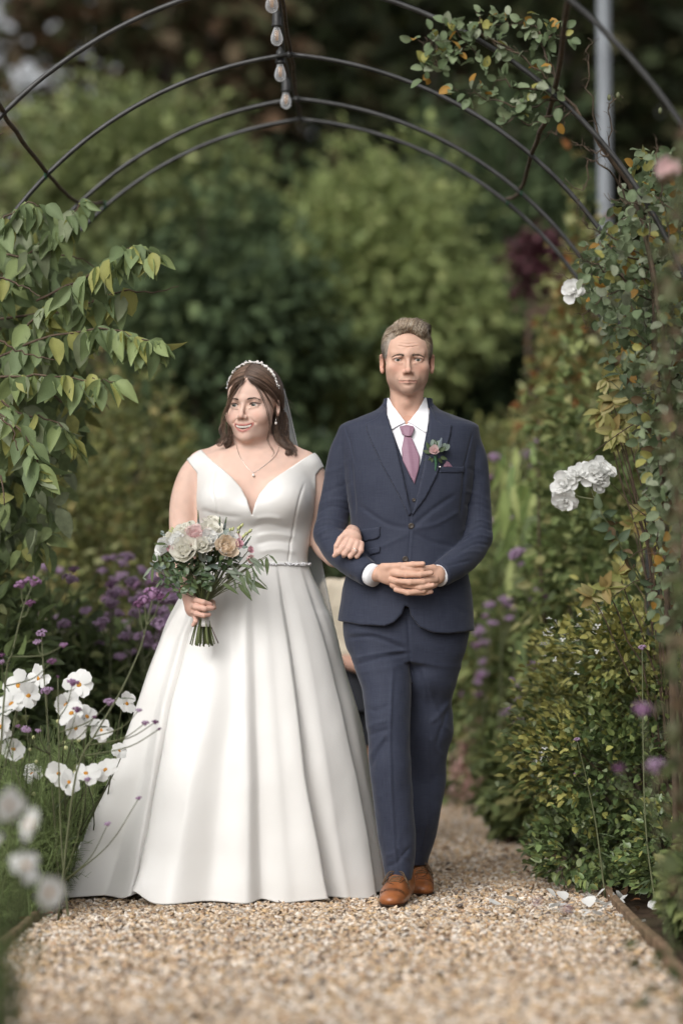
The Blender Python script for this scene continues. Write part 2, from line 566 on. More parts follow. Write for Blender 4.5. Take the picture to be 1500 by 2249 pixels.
# compacted bed of the path under the loose stones
M_BED = material('path_bed', (0.23, 0.165, 0.105), rough=0.95, spec=0.1, vary=(90, 0.5), bump=(160, 1.0, 0.01))
ys = np.linspace(2.0, 12.6, 54)
pv = []
for y in ys:
    for t in np.linspace(0, 1, 8):
        pv.append((xl(y) + (xr(y) - xl(y)) * t, y, 0.001))
i = np.arange(len(ys) - 1)[:, None] * 8; j = np.arange(7)[None]
g = build('gravel_path', pv, np.stack([i + j, i + j + 1, i + 8 + j + 1, i + 8 + j], -1).reshape(-1, 4), M_BED)
g['kind'] = 'structure'
M_STONE = material('gravel', attr=True, rough=0.8, spec=0.25, vary=(220, 0.22))
def gravel():
    rng = np.random.default_rng(21)
    iv, f = ico()
    shapes = []
    for k in range(24):
        v = iv * (1 + 0.28 * rng.normal(size=(12, 1)).clip(-1.5, 1.5)) * np.array([rng.uniform(.8, 1.25), rng.uniform(.7, 1.1), rng.uniform(.45, .75)])
        shapes.append(v)
    shapes = np.array(shapes)
    pal = np.array([(0.52, 0.39, 0.26), (0.44, 0.31, 0.19), (0.60, 0.50, 0.38), (0.36, 0.235, 0.14), (0.66, 0.58, 0.48), (0.30, 0.22, 0.155), (0.48, 0.33, 0.18), (0.40, 0.33, 0.26), (0.17, 0.135, 0.11), (0.56, 0.43, 0.30)])
    pw = np.array([.17, .14, .15, .09, .12, .06, .09, .08, .03, .07]); pw /= pw.sum()
    out_v, out_f, out_c, n = [], [], [], 0
    for (y0, y1, dens, r0, r1) in ((4.9, 6.3, 5600, .0050, .0108), (6.3, 8.4, 6200, .0046, .0102), (8.4, 12.4, 3600, .0060, .0105)):
        cnt = int((y1 - y0) * 1.68 * dens)
        y = rng.uniform(y0, y1, cnt); x = -0.985 + rng.random(cnt) * (np.array([xr(a) for a in y]) + 0.985)
        r = r0 + (r1 - r0) * rng.random(cnt) ** 1.6
        th = rng.uniform(0, 2 * math.pi, cnt)
        sh = shapes[rng.integers(24, size=cnt)] * r[:, None, None]
        c, s = np.cos(th)[:, None], np.sin(th)[:, None]
        tilt = rng.normal(0, .35, cnt)[:, None]
        vx = sh[:, :, 0] * c - sh[:, :, 1] * s; vy = sh[:, :, 0] * s + sh[:, :, 1] * c; vz = sh[:, :, 2] + vx * tilt
        lump = 0.004 * noise3(np.stack([x, y, x * 0], 1), 5.0)
        z = 0.003 + r * 0.35 + rng.random(cnt) * 0.006 + lump
        V = np.stack([vx + x[:, None], vy + y[:, None], vz + z[:, None]], -1)
        F = f[None] + (n + 12 * np.arange(cnt))[:, None, None]
        col = pal[rng.choice(len(pal), cnt, p=pw)] * rng.uniform(.80, 1.32, (cnt, 1)) * np.array([0.95, 0.97, 1.03])
        out_v.append(V.reshape(-1, 3)); out_f.append(F.reshape(-1, 3)); out_c.append(np.repeat(col, 12, 0)); n += 12 * cnt
    o = build('gravel', np.concatenate(out_v), np.concatenate(out_f), M_STONE, None, False, np.concatenate(out_c))
    tag(o, 'loose buff and tan gravel covering the garden path', 'gravel', kind='stuff')
gravel()
# timber edging boards, weathered
M_TIMBER = material('weathered_timber', (0.20, 0.135, 0.085), rough=0.85, spec=0.2, vary=(25, 0.45), bump=(80, 0.5, 0.004))
def edging(name, x_of, y0, y1, side, label):
    t = thing(name, (x_of(y0), y0, 0), label, 'edging', 'timber boards edging the path')
    y = y0; k = 0
    rng = np.random.default_rng(4 + int(side > 0))
    while y < y1:
        L = 1.55; ye = min(y + L, y1)
        a = [x_of(y) + side * 0.004, y, 0]; b = [x_of(ye) + side * 0.004, ye - 0.008, 0]
        w = 0.022; h = 0.032 + rng.uniform(-.004, .006)
        ns = 10; vs = []
        for s in np.linspace(0, 1, ns):
            p = np.array(a) + (np.array(b) - np.array(a)) * s
            wob = 0.006 * math.sin(s * 5 + k)
            for dx, dz in ((0, -0.05), (0, h - .004), (0.004, h), (w - .004, h), (w, h - .004), (w, -0.05)):
                vs.append((p[0] + side * dx + wob, p[1], dz + 0.002 * math.sin(9 * s + k)))
        i = np.arange(ns - 1)[:, None] * 6; j = np.arange(6)[None]; kk = (j + 1) % 6
        q = np.stack([i + j, i + 6 + j, i + 6 + kk, i + kk], -1).reshape(-1, 4)
        q = np.concatenate([q, [[0, 1, 2, 3], [0, 3, 4, 5], [ns * 6 - 6, ns * 6 - 3, ns * 6 - 4, ns * 6 - 5], [ns * 6 - 6, ns * 6 - 1, ns * 6 - 2, ns * 6 - 3]]])
        build('board', vs, q, M_TIMBER, t, False)
        y = ye; k += 1
edging('timber_edging', lambda y: xr(y), 4.6, 11.5, 1, 'low weathered timber edging between the gravel and the bed with the white climbing rose')
edging('timber_edging', lambda y: xl(y), 4.6, 9.5, -1, 'low weathered timber edging between the gravel and the white cosmos bed')
# ------------------------------------------------------------------ planting kit
M_LEAF = material('leaf', attr=True, rough=0.55, spec=0.3, trans=0.35, vary=(60, .18))
M_LEAF_GLOSS = material('glossy_leaf', attr=True, rough=0.32, spec=0.45, trans=0.15)
M_LEAF_DARK = material('woodland_leaf', attr=True, rough=0.7, spec=0.15, trans=0.15)
M_STEM = material('green_stem', (0.10, 0.11, 0.05), rough=0.6)
M_TWIG = material('brown_twig', (0.085, 0.055, 0.035), rough=0.8, vary=(40, 0.4))
M_BARK = material('bark', (0.055, 0.042, 0.032), rough=0.9, vary=(12, 0.4), bump=(40, 0.8, 0.02))

def leaf_tpl(kind, L=1.0):
    """Leaf along +y from the stalk, face up +z: verts, faces."""
    if kind == 'rhomb':
        v = [(0, 0, 0), (0.30, 0.45, 0.06), (0, 1, -0.05), (-0.30, 0.45, 0.06)]
        return np.array(v, float), np.array([[0, 1, 2, 3]])
    prof = {'ovate': [(0, 0), (.17, .12), (.27, .32), (.25, .55), (.14, .80), (0, 1)],
            'curled': [(0, 0), (.15, .10), (.25, .30), (.24, .52), (.13, .80), (.03, 1)][:-1] + [(0, 1)],
            'folded': [(0, 0), (.13, .14), (.20, .36), (.19, .58), (.10, .82), (0, 1)],
            'round': [(0, 0), (.22, .12), (.34, .35), (.34, .58), (.22, .85), (0, 1)],
            'lance': [(0, 0), (.07, .12), (.115, .32), (.11, .55), (.06, .80), (0, 1)],
            'narrow': [(0, 0), (.035, .15), (.05, .4), (.05, .6), (.03, .85), (0, 1)]}[kind]
    v, f = [], []
    curl, fold = {'curled': (.42, .16), 'folded': (.10, .30)}.get(kind, (.16, .10))
    droop = lambda t: -curl * t * t
    for i, (w, t) in enumerate(prof):
        if i in (0, len(prof) - 1): v.append((0, t, droop(t)))
        else:
            v += [(-w, t, droop(t) + fold * w / 0.27 + 0.015 * (-1) ** i), (0, t, droop(t)), (w, t, droop(t) + fold * w / 0.27 - 0.015 * (-1) ** i)]
    q = []
    t3 = []
    t3 += [(0, 2, 1), (0, 3, 2)]
    for i in range(len(prof) - 3):
        a = 1 + 3 * i
        q += [(a, a + 1, a + 4, a + 3), (a + 1, a + 2, a + 5, a + 4)]
    e = len(v) - 1; a = e - 3
    t3 += [(a, a + 1, e), (a + 1, a + 2, e)]
    tris = t3 + [x for s in q for x in ((s[0], s[1], s[2]), (s[0], s[2], s[3]))]
    return np.array(v, float), np.array(tris)
def bases(d, up, roll=None):
    """per-leaf frames: columns right, along, up"""
    d = d / (np.linalg.norm(d, axis=1)[:, None] + 1e-9)
    r = np.cross(d, up); n = np.linalg.norm(r, axis=1)
    bad = n < 1e-3
    r[bad] = [1, 0, 0]; n[bad] = 1
    r /= n[:, None]
    u = np.cross(r, d)
    if roll is not None:
        c, s = np.cos(roll)[:, None], np.sin(roll)[:, None]
        r, u = r * c + u * s, u * c - r * s
    return np.stack([r, d, u], 2)
def leaves_mesh(pos, d, size, tpl, cols, rng, up=None, roll=0.7):
    """One joined mesh's arrays of many leaves."""
    n = len(pos)
    tv, tf = tpl
    up = np.tile([0.0, 0, 1], (n, 1)) if up is None else up
    B = bases(np.asarray(d, float), up, rng.normal(0, roll, n))
    V = np.einsum('nij,kj->nki', B, tv) * np.asarray(size)[:, None, None] + np.asarray(pos)[:, None, :]
    F = tf[None] + (len(tv) * np.arange(n))[:, None, None]
    c = np.repeat(cols, len(tv), 0)
    return V.reshape(-1, 3), F.reshape(-1, tf.shape[1]), c
def mix_cols(pal, w, n, rng, lo=0.75, hi=1.3):
    w = np.array(w, float) / np.sum(w)
    return np.array(pal)[rng.choice(len(pal), n, p=w)] * rng.uniform(lo, hi, (n, 1))
def crown_points(c, r, n_clump, per, rng, sig=0.16, fill=0.55, flat=0.0):
    """Uneven crown: clumps in an ellipsoid, leaves round each clump."""
    d = rng.normal(size=(n_clump, 3)); d /= np.linalg.norm(d, axis=1)[:, None]
    k = fill + (1 - fill) * rng.random(n_clump) ** 0.6
    k *= 1 + 0.18 * rng.normal(size=n_clump) * (d[:, 2] > -0.2)
    cc = d * k[:, None]
    p = np.repeat(cc, per, 0) + rng.normal(0, sig, (n_clump * per, 3))
    out = p / (np.linalg.norm(p, axis=1)[:, None] + 1e-6)
    return np.asarray(c) + p * np.asarray(r), out, np.asarray(c) + cc * np.asarray(r)
def bush(name, label, cat, base, c, r, n_clump, per, size, tpl, pal, w, rng, mat=None, sig=0.16, fill=0.55, group=None, stems=7, bark=None, trunk=None, lo=.75, hi=1.3, droop=0.2):
    t = thing(name, base, label, cat, group)
    p, out, cc = crown_points(c, r, n_clump, per, rng, sig, fill)
    m = p[:, 2] > 0.02
    p, out = p[m], out[m]
    d = out + rng.normal(0, .6, p.shape) - [0, 0, droop]
    v, f, col = leaves_mesh(p, d, rng.uniform(.7, 1.25, len(p)) * size, leaf_tpl(tpl), mix_cols(pal, w, len(p), rng, lo, hi), rng)
    build('crown', v, f, mat or M_LEAF, t, False, col)
    mb = MB()
    base = np.asarray(base, float); c = np.asarray(c, float)
    tr = trunk or 0.02
    sel = cc[rng.choice(len(cc), min(stems, len(cc)), replace=False)]
    fork = base + (c - base) * 0.45
    if trunk:
        add_tube(mb, smooth_path([base - [0, 0, .1], base + (fork - base) * .5 + rng.normal(0, .04, 3), fork, c], 10), np.linspace(tr, tr * .45, 10), 8)
    for s in sel:
        a = fork if trunk else base + rng.normal(0, .05, 3) * [1, 1, 0]
        mid = (a + s) / 2 + rng.normal(0, .06, 3) + [0, 0, .08]
        add_tube(mb, smooth_path([a, mid, s], 7), np.linspace(tr * .5, tr * .12, 7), 5)
    mb.build('trunk' if trunk else 'stems', bark or M_TWIG, t)
    return t

# ------------------------------------------------------------------ far trees and hedges
def background():
    rng = np.random.default_rng(31)
    dk = [(0.045, 0.058, 0.026), (0.065, 0.074, 0.032), (0.032, 0.040, 0.022), (0.085, 0.080, 0.040)]
    cop = [(0.10, 0.062, 0.036), (0.08, 0.060, 0.035), (0.06, 0.062, 0.03), (0.045, 0.05, 0.026)]
    trees = [(-6.3, 31, 8.5, dk, 'dark green broadleaf tree at the gap where the sky shows'), (-2.55, 27, 13, cop, 'tall copper brown tree behind the grey-green shrub'), (-1.0, 33, 14, dk, 'dark woodland tree rising over the crown of the tunnel hoops'),
             (1.0, 28, 13, dk, 'dark woodland tree behind the pale yellow-green shrub'), (3.1, 32, 14, cop, 'brownish woodland tree in line with the grey pole'), (5.2, 29, 13, dk, 'dark woodland tree beyond the rose-covered side of the tunnel'),
             (-8.2, 38, 11, dk, 'distant dark tree with bright sky gaps beside its crown')]
    for x, y, h, pal, lab in trees:
        bush('woodland_tree', lab, 'tree', (x, y, 0), (x, y, h * .53), (1.75 if x == -2.55 else 2.1, 1.7, h * .52), 210, 34, 0.30, 'rhomb', pal, [3, 2, 3, 1], rng, M_LEAF_DARK, .10, .25, 'woodland trees', 10, M_BARK, trunk=0.24)
    # the wood beyond, one mass
    n = 26000
    p = np.stack([rng.uniform(-11, 11, n), rng.uniform(38, 44, n), rng.uniform(0, 15, n)], 1)
    keep = ~((p[:, 0] < -4.6) & (p[:, 2] > 7.0) & (rng.random(n) < 0.90))
    p = p[keep]; n = len(p)
    v, f, c = leaves_mesh(p, rng.normal(size=(n, 3)), rng.uniform(.4, .9, n), leaf_tpl('rhomb'), mix_cols(dk, [2, 2, 3, 1], n, rng), rng)
    o = build('woodland', v, f, M_LEAF_DARK, None, False, c)
    tag(o, 'dark mass of woodland foliage behind the whole garden', 'woodland', kind='stuff')
    lime = [(0.28, 0.335, 0.13), (0.22, 0.27, 0.105), (0.36, 0.395, 0.165), (0.16, 0.20, 0.08)]
    grey = [(0.20, 0.245, 0.105), (0.26, 0.305, 0.12), (0.14, 0.175, 0.08), (0.34, 0.365, 0.17)]
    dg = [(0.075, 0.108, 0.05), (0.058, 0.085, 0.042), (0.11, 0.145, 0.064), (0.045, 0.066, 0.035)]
    def at(u, v, Y): return P(u, v, Y)
    c = at(850, 650, 18)
    bush('garden_shrub', 'pale yellow-green shrub between and above the two people', 'shrub', (c[0], 18, 0), c, (0.86, .8, .86), 240, 52, .085, 'ovate', lime, [3, 3, 2, 1], rng, M_LEAF, .13, .35, trunk=.05)
    c = at(820, 500, 18.3)
    bush('garden_shrub', 'upright tip of yellow-green shoots over the pale shrub', 'shrub', (c[0], 18.3, 0), c, (0.5, .5, .42), 90, 40, .08, 'ovate', lime, [3, 2, 3, 1], rng, M_LEAF, .16, .4, trunk=.04)
    c = at(300, 470, 20)
    bush('garden_shrub', 'grey-green leafy shrub behind the left ends of the hoops', 'shrub', (c[0], 20, 0), c, (1.05, .8, .95), 240, 52, .10, 'ovate', grey, [3, 3, 2, 2], rng, M_LEAF, .13, .35, trunk=.05)
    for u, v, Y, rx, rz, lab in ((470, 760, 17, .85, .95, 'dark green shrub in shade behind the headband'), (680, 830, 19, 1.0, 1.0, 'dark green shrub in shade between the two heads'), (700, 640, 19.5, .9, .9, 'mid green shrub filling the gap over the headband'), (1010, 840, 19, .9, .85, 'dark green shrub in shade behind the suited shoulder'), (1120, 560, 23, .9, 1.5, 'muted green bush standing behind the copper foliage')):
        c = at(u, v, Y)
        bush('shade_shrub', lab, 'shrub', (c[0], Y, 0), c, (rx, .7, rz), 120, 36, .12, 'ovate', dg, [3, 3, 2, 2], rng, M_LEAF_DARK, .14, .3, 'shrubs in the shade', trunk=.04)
    # dark clipped hedge closing the garden
    def hedge(name, lab, x0, x1, y0, y1, h, n, size, pal, w, grp=None, ripple=.05):
        t = thing(name, ((x0 + x1) / 2, (y0 + y1) / 2, 0), lab, 'hedge', grp)
        p = np.stack([rng.uniform(x0, x1, n), rng.uniform(y0, y1, n), h * rng.random(n) ** .8], 1)
        face = rng.random(n)
        p[face < .5, 1] = y0 + rng.normal(0, .05, (face < .5).sum())
        top = face > .8
        p[top, 2] = h + rng.normal(0, ripple, top.sum())
        d = rng.normal(0, .7, (n, 3)) + [0, -.6, .1]
        v, f, c = leaves_mesh(p, d, rng.uniform(.7, 1.3, n) * size, leaf_tpl('rhomb' if size < .07 else 'ovate'), mix_cols(pal, w, n, rng), rng)
        build('foliage', v, f, M_LEAF, t, False, c)
        mb = MB()
        for x in np.arange(x0 + .15, x1, .45):
            add_tube(mb, [(x, (y0 + y1) / 2, 0), (x + .03, (y0 + y1) / 2, h * .85)], [.03, .012], 6)
        mb.build('stems', M_TWIG, t)
    beech = [(0.25, 0.26, 0.09), (0.18, 0.20, 0.075), (0.30, 0.25, 0.10), (0.12, 0.14, 0.055), (0.33, 0.34, 0.16)]
    hedge('garden_hedge', 'dark clipped hedge behind the couple', -3.2, 2.2, 15.6, 16.3, 2.05, 15000, .075, dg, [3, 3, 2, 2])
    hedge('garden_hedge', 'olive clipped hedge beyond the purple verbena beside the suit', .55, 3.2, 14.3, 14.9, 2.05, 9000, .065, beech, [3, 3, 1, 2, 2])
    c = at(280, 1130, 12.6)
    bush('beech_dome', 'rounded clipped beech dome behind the bouquet hand', 'topiary', (c[0], 12.6, 0), (c[0], 12.6, 1.10), (.42, .42, 1.02), 330, 26, .055, 'ovate', beech, [3, 3, 2, 3, 2], rng, M_LEAF, .08, .80, 'clipped beech', 12)
    c = at(95, 1180, 11.6)
    bush('beech_dome', 'lower beech bush under the hanging leaves at the left', 'topiary', (c[0], 11.6, 0), (c[0], 11.6, .95), (.42, .4, .9), 260, 24, .055, 'ovate', beech, [3, 3, 2, 3, 2], rng, M_LEAF, .09, .75, 'clipped beech', 12)
    c = at(1285, 800, 12.2)
    bush('beech_pillar', 'tall clipped beech pillar with orange-tipped leaves', 'topiary', (c[0], 12.2, 0), (c[0], 12.2, 1.4), (.26, .28, 1.38), 300, 26, .06, 'ovate', beech + [(0.26, 0.10, 0.03)], [3, 3, 3, 3, 2, 1.5], rng, M_LEAF, .09, .78, 'clipped beech', 12)
    c = at(1195, 585, 15)
    bush('copper_shrub', 'dull purple-red smoke bush beside the grey pole', 'shrub', (c[0], 15, 0), c, (.20, .2, .17), 40, 26, .06, 'round', [(0.10, 0.035, 0.045), (0.07, 0.03, 0.035), (0.14, 0.06, 0.07)], [2, 2, 1], rng, M_LEAF, .2, .4, trunk=.03)
    c = at(1270, 690, 13)
    bush('copper_shrub', 'feathery brown seed heads spilling over the beech pillar', 'shrub', (c[0] - .05, 12.9, 0), c, (.20, .2, .10), 30, 26, .05, 'lance', [(0.20, 0.13, 0.10), (0.14, 0.09, 0.07)], [2, 2], rng, M_LEAF, .2, .4, trunk=.02)
background()

# ------------------------------------------------------------------ grey pole
M_POLE = material('galvanised_steel', (0.17, 0.185, 0.20), rough=0.6, metal=0.1, vary=(6, 0.15))
def pole():
    x = P(1327, 250, 13.0)[0]
    t = thing('pole', (x, 13.0, 0), 'smooth grey metal pole standing behind the climbing rose', 'pole')
    v, q = lathe([(1e-4, 4.6), (.036, 4.6), (.040, 4.58), (.040, 0.0)], 20)
    build('shaft', v + [x, 13.0, 0], q, M_POLE, t)
    v, q = lathe([(.0405, .03), (.085, .03), (.085, -.01), (.0405, -.01)], 20)
    build('base_plate', v + [x, 13.0, 0], q, M_POLE, t)
pole()
# ------------------------------------------------------------------ metal hoop tunnel and string lights
M_IRON = material('painted_iron', (0.030, 0.030, 0.029), rough=0.42, spec=0.5, vary=(18, 0.5))
M_VINE = material('old_vine', (0.075, 0.052, 0.033), rough=0.85, vary=(35, 0.5), bump=(120, 0.7, 0.004))
AX = -0.306; APEX = 2.76
HOOPS = [6.05, 7.0, 7.93, 8.59, 8.93]
def hoop_pt(d, side, th):
    R, t0 = (1.35, math.radians(7)) if side < 0 else (1.40, math.radians(5))
    return np.array([AX + side * R * (math.sin(th) - math.sin(t0)), d, APEX - R * (math.cos(t0) - math.cos(th))])
def hoop_at(d, u):
    """point of the hoop at depth d that is seen at pixel column u"""
    side = -1 if u < proj((AX, d, 2))[0] else 1
    best = min((abs(proj(hoop_pt(d, side, t))[0] - u), t) for t in np.linspace(0.05, 1.57, 200))
    return hoop_pt(d, side, best[1])
def tunnel():
    t = thing('garden_tunnel', (AX, 7.6, 0), 'dark metal hoop tunnel arching over the gravel path', 'garden arch')
    for d in HOOPS:
        mb = MB()
        for side in (-1, 1):
            t0 = math.radians(7 if side < 0 else 5)
            pts = [hoop_pt(d, side, a) for a in np.linspace(t0, math.pi / 2, 40)]
            b = pts[-1]
            pts += [np.array([b[0] + side * 0.004 * k, d, b[2] * (1 - k / 5) - (0.1 if k == 5 else 0)]) for k in range(1, 6)]
            add_tube(mb, pts, 0.0078, 10)
        v, q = uvsphere(0.0125, 12, 8)
        mb.add(v + [AX, d, APEX], q)
        mb.build('hoop', M_IRON, t)
    def purlin(pts, r, jit):
        rng = np.random.default_rng(int(abs(pts[0][2]) * 1000))
        p = smooth_path(pts, 26)
        p += rng.normal(0, jit, p.shape)
        mb = MB(); add_tube(mb, smooth_path(p, 60), np.linspace(r, r * .8, 60), 7)
        for k in range(7):
            i = rng.integers(26)
            a = p[i]; d = rng.normal(0, 1, 3); d /= np.linalg.norm(d)
            add_tube(mb, [a, a + d * .012, a + d * .022], [.0022, .0016, .0008], 4)
        mb.build('crossbar', M_VINE, t)
    purlin([np.array([AX, 5.6, APEX + .012])] + [np.array([AX, d, APEX + .012]) for d in HOOPS[1:]], .0075, .0022)
    purlin([hoop_at(HOOPS[1], 20) + [-.01, -.9, .012]] + [hoop_at(d, u) + [0, 0, .013] for d, u in zip(HOOPS[1:], (5, 98, 168, 232))], .0078, .0020)
    purlin([hoop_at(HOOPS[0], 1250) + [0, 0, .012]] + [hoop_at(d, u) + [0, 0, .012] for d, u in zip(HOOPS[1:], (1218, 1172, 1146, 1116))], .0085, .0022)
    # green ties
    mg = material('green_tie', (0.03, 0.12, 0.06), rough=0.6)
    for d, u in ((HOOPS[4], 232), (HOOPS[3], 1146), (HOOPS[4], 1116), (HOOPS[2], 98)):
        p = hoop_at(d, u) + [0, 0, .006]
        a = np.linspace(0, 4 * math.pi, 30)
        mb = MB(); add_tube(mb, np.stack([p[0] + .004 * np.linspace(-1, 1, 30), p[1] + .013 * np.cos(a), p[2] + .016 * np.sin(a)], 1), .0017, 4)
        mb.build('tie', mg, t)
tunnel()

M_RUBBER = material('black_rubber', (0.018, 0.018, 0.018), rough=0.5)
M_FIL = material('filament', (0.55, 0.28, 0.08), rough=0.4)
M_GLASS = bpy.data.materials.new('bulb_glass'); M_GLASS.use_nodes = True
_n = M_GLASS.node_tree; _b = _n.nodes['Principled BSDF']
_b.inputs['Base Color'].default_value = (.9, .92, .95, 1); _b.inputs['Roughness'].default_value = 0.03
_t = _n.nodes.new('ShaderNodeBsdfTransparent'); _m = _n.nodes.new('ShaderNodeMixShader'); _f = _n.nodes.new('ShaderNodeLayerWeight'); _f.inputs['Blend'].default_value = 0.35
_mr = _n.nodes.new('ShaderNodeMapRange'); _mr.inputs[3].default_value = 0.10; _mr.inputs[4].default_value = 0.75
_n.links.new(_f.outputs['Facing'], _mr.inputs[0]); _n.links.new(_mr.outputs[0], _m.inputs[0])
_n.links.new(_t.outputs[0], _m.inputs[1]); _n.links.new(_b.outputs[0], _m.inputs[2]); _n.links.new(_m.outputs[0], _n.nodes['Material Output'].inputs['Surface'])
def lights():
    spots = [(597, -14, 7.10), (608, 60, 7.45), (615.5, 141, 7.95), (628, 203, 8.45)]
    t = thing('string_lights', (AX, 7.8, APEX - .05), 'festoon string of unlit clear bulbs under the ridge of the tunnel', 'string lights')
    mb = MB()
    path = [np.array([AX - .012, 6.0, APEX - .03])]
    for u, v, Y in spots:
        p = P(u, v, Y); path += [p + [0.012, 0, 0.058]]
    path += [np.array([AX, 8.93, APEX - .01])]
    add_tube(mb, smooth_path(path, 50), .0036, 6)
    mb.build('cable', M_RUBBER, t)
    for u, v, Y in spots:
        p = P(u, v, Y)
        pr = [(1e-4, .062), (.004, .060), (.0075, .052), (.012, .048), (.0145, .036), (.0145, .012), (.0165, .010), (.0165, .004), (.013, .002), (1e-4, .002)]
        a, q = lathe(pr, 16)
        s = build('bulb', a + p, q, M_RUBBER, t)
        a, q = lathe([(.0095, .002), (.0125, -.008), (.0185, -.026), (.0195, -.038), (.016, -.049), (.008, -.055), (1e-4, -.0565)], 18)
        o = build('glass', a + p, q, M_GLASS); o.parent = s
        mf = MB()
        for dx in (-.005, 0, .005):
            add_tube(mf, [p + [dx, 0, -.006], p + [dx * .7, 0, -.040]], .0011, 5)
        o = mf.build('filament', M_FIL, None); o.parent = s
lights()

# ------------------------------------------------------------------ single leaves as parts
_LEAFCACHE = {}
def leaf_data(kind, col, mat=None, tip=None):
    key = (kind, tuple(col), (mat or M_LEAF).name)
    if key not in _LEAFCACHE:
        v, f = leaf_tpl(kind)
        c = np.tile(col, (len(v), 1)).astype(float)
        c[np.abs(v[:, 0]) < 1e-6] *= 1.25
        if tip is not None:
            c = c + (np.clip(v[:, 1] - .35, 0, 1) * 1.2)[:, None] * (np.array(tip) - c)
        _LEAFCACHE[key] = mesh_data('leaf', v, f, mat or M_LEAF, True, np.clip(c, 0, 1))
    return _LEAFCACHE[key]
def put_leaf(parent, me, pos, d, size, rng, roll=.6, up=(0, 0, 1), name='leaf'):
    B = bases(np.array([d], float), np.array([up], float), np.array([rng.normal(0, roll)]))[0]
    o = bpy.data.objects.new(name, me); COL.objects.link(o)
    o.parent = parent
    org = parent.get('_origin', (0, 0, 0))
    o.matrix_local = mat4(B, np.asarray(pos) - np.array(org), size)
    return o
def branch(mb, pts, r, n=14, seg=5, jit=0.004, rng=None):
    p = smooth_path(pts, n)
    if rng is not None: p[1:-1] += rng.normal(0, jit, p[1:-1].shape)
    add_tube(mb, p, np.linspace(r, r * .35, n), seg)
    return p

def left_climber():
    rng = np.random.default_rng(41)
    t = thing('climbing_shrub', P(-90, 1950, 8.0) * [1, 1, 0], 'climbing shrub with large drooping pointed green leaves on the tunnel', 'climber')
    cols = [(0.20, 0.26, 0.12), (0.25, 0.31, 0.13), (0.145, 0.195, 0.09), (0.34, 0.345, 0.115), (0.27, 0.31, 0.19)]
    stems = [[(-60, 1000, 7.9), (40, 740, 7.8), (170, 620, 7.7), (290, 545, 7.6), (335, 560, 7.55)], [(-40, 800, 7.8), (90, 745, 7.7), (230, 722, 7.65), (318, 745, 7.6), (350, 752, 7.6)], [(-40, 680, 7.8), (60, 560, 7.8), (140, 490, 7.8), (182, 442, 7.8)],
             [(-50, 560, 7.6), (10, 480, 7.6), (60, 445, 7.6), (100, 455, 7.6)], [(-20, 830, 7.7), (90, 825, 7.6), (180, 832, 7.6), (252, 838, 7.55)], [(-40, 880, 7.7), (50, 950, 7.6), (80, 1010, 7.55), (78, 1040, 7.55)], [(-20, 860, 7.8), (50, 910, 7.75), (130, 930, 7.7), (150, 980, 7.7)],
             [(0, 700, 7.9), (160, 680, 7.8), (262, 640, 7.75), (330, 640, 7.7), (392, 628, 7.65)], [(80, 660, 7.8), (200, 600, 7.75), (250, 560, 7.7), (310, 540, 7.7)], [(-30, 600, 7.5), (30, 620, 7.5), (90, 650, 7.45)], [(-40, 720, 7.45), (40, 770, 7.45), (120, 790, 7.45)],
             [(-30, 980, 7.5), (0, 1050, 7.4), (10, 1110, 7.35)], [(-40, 900, 7.5), (20, 930, 7.5), (40, 990, 7.5)], [(20, 780, 8.2), (130, 880, 8.1), (210, 860, 8.0), (240, 900, 8.0)], [(-60, 330, 7.3), (-10, 300, 7.3), (5, 290, 7.3)], [(-60, 560, 7.9), (50, 560, 7.9), (150, 560, 7.9), (215, 590, 7.9)]]
    mb = MB()
    n = 0
    for st in stems:
        p = branch(mb, [P(*a) for a in st], .0045, 18, 5, .003, rng)
        L = np.linalg.norm(np.diff(p, axis=0), axis=1).sum()
        k = max(5, int(L / 0.027))
        for i in range(k):
            s = 0.12 + 0.88 * i / (k - 1)
            for sd in (-1, 1):
                q = p[min(int(s * 17), 17)] + rng.normal(0, .006, 3)
                d = np.array([sd * rng.uniform(.1, .6) + .15, rng.normal(-.15, .3), rng.uniform(-1.2, -.55)])
                if s > .92: d += np.array([.5, 0, .3])
                me = leaf_data(['ovate', 'curled', 'folded'][rng.choice(3, p=[.4, .35, .25])], cols[rng.choice(5, p=[.28, .24, .2, .13, .15])])
                if proj(q)[0] < -25: continue
                n += 1
                if n <= 299:
                    put_leaf(t, me, q, d, rng.uniform(.075, .120) * (0.8 if s > .9 else 1), rng, .8, (0.2, -1, .35))
    # trunk and hidden growth behind
    add_tube(mb, smooth_path([P(-90, 1950, 8.0) * [1, 1, 0], P(-70, 1500, 8.0), P(-60, 1000, 7.9), P(-50, 600, 7.8)], 14), np.linspace(.022, .01, 14), 7)
    mb.build('stems', M_TWIG, t)
    m = 1300
    p = np.stack([rng.uniform(-160, 190, m), 460 + 760 * rng.random(m), rng.uniform(7.9, 8.7, m)], 1)
    p = p[(p[:, 0] < 190 - np.maximum(0, p[:, 1] - 900) * .30) & (p[:, 0] < 40 + (p[:, 1] - 420) * .9)]
    w = np.array([P(*a) for a in p]); m = len(w)
    v, f, c = leaves_mesh(w, rng.normal(0, .5, (m, 3)) + [0.2, -.1, -1], rng.uniform(.07, .115, m), leaf_tpl('ovate'), mix_cols(cols, [3, 3, 4, 2, 2], m, rng, .6, 1.1), rng, np.tile([0.2, -1, .3], (m, 1)), .8)
    o = build('inner_foliage', v, f, M_LEAF, t, True, c); o['kind'] = 'stuff'
left_climber()

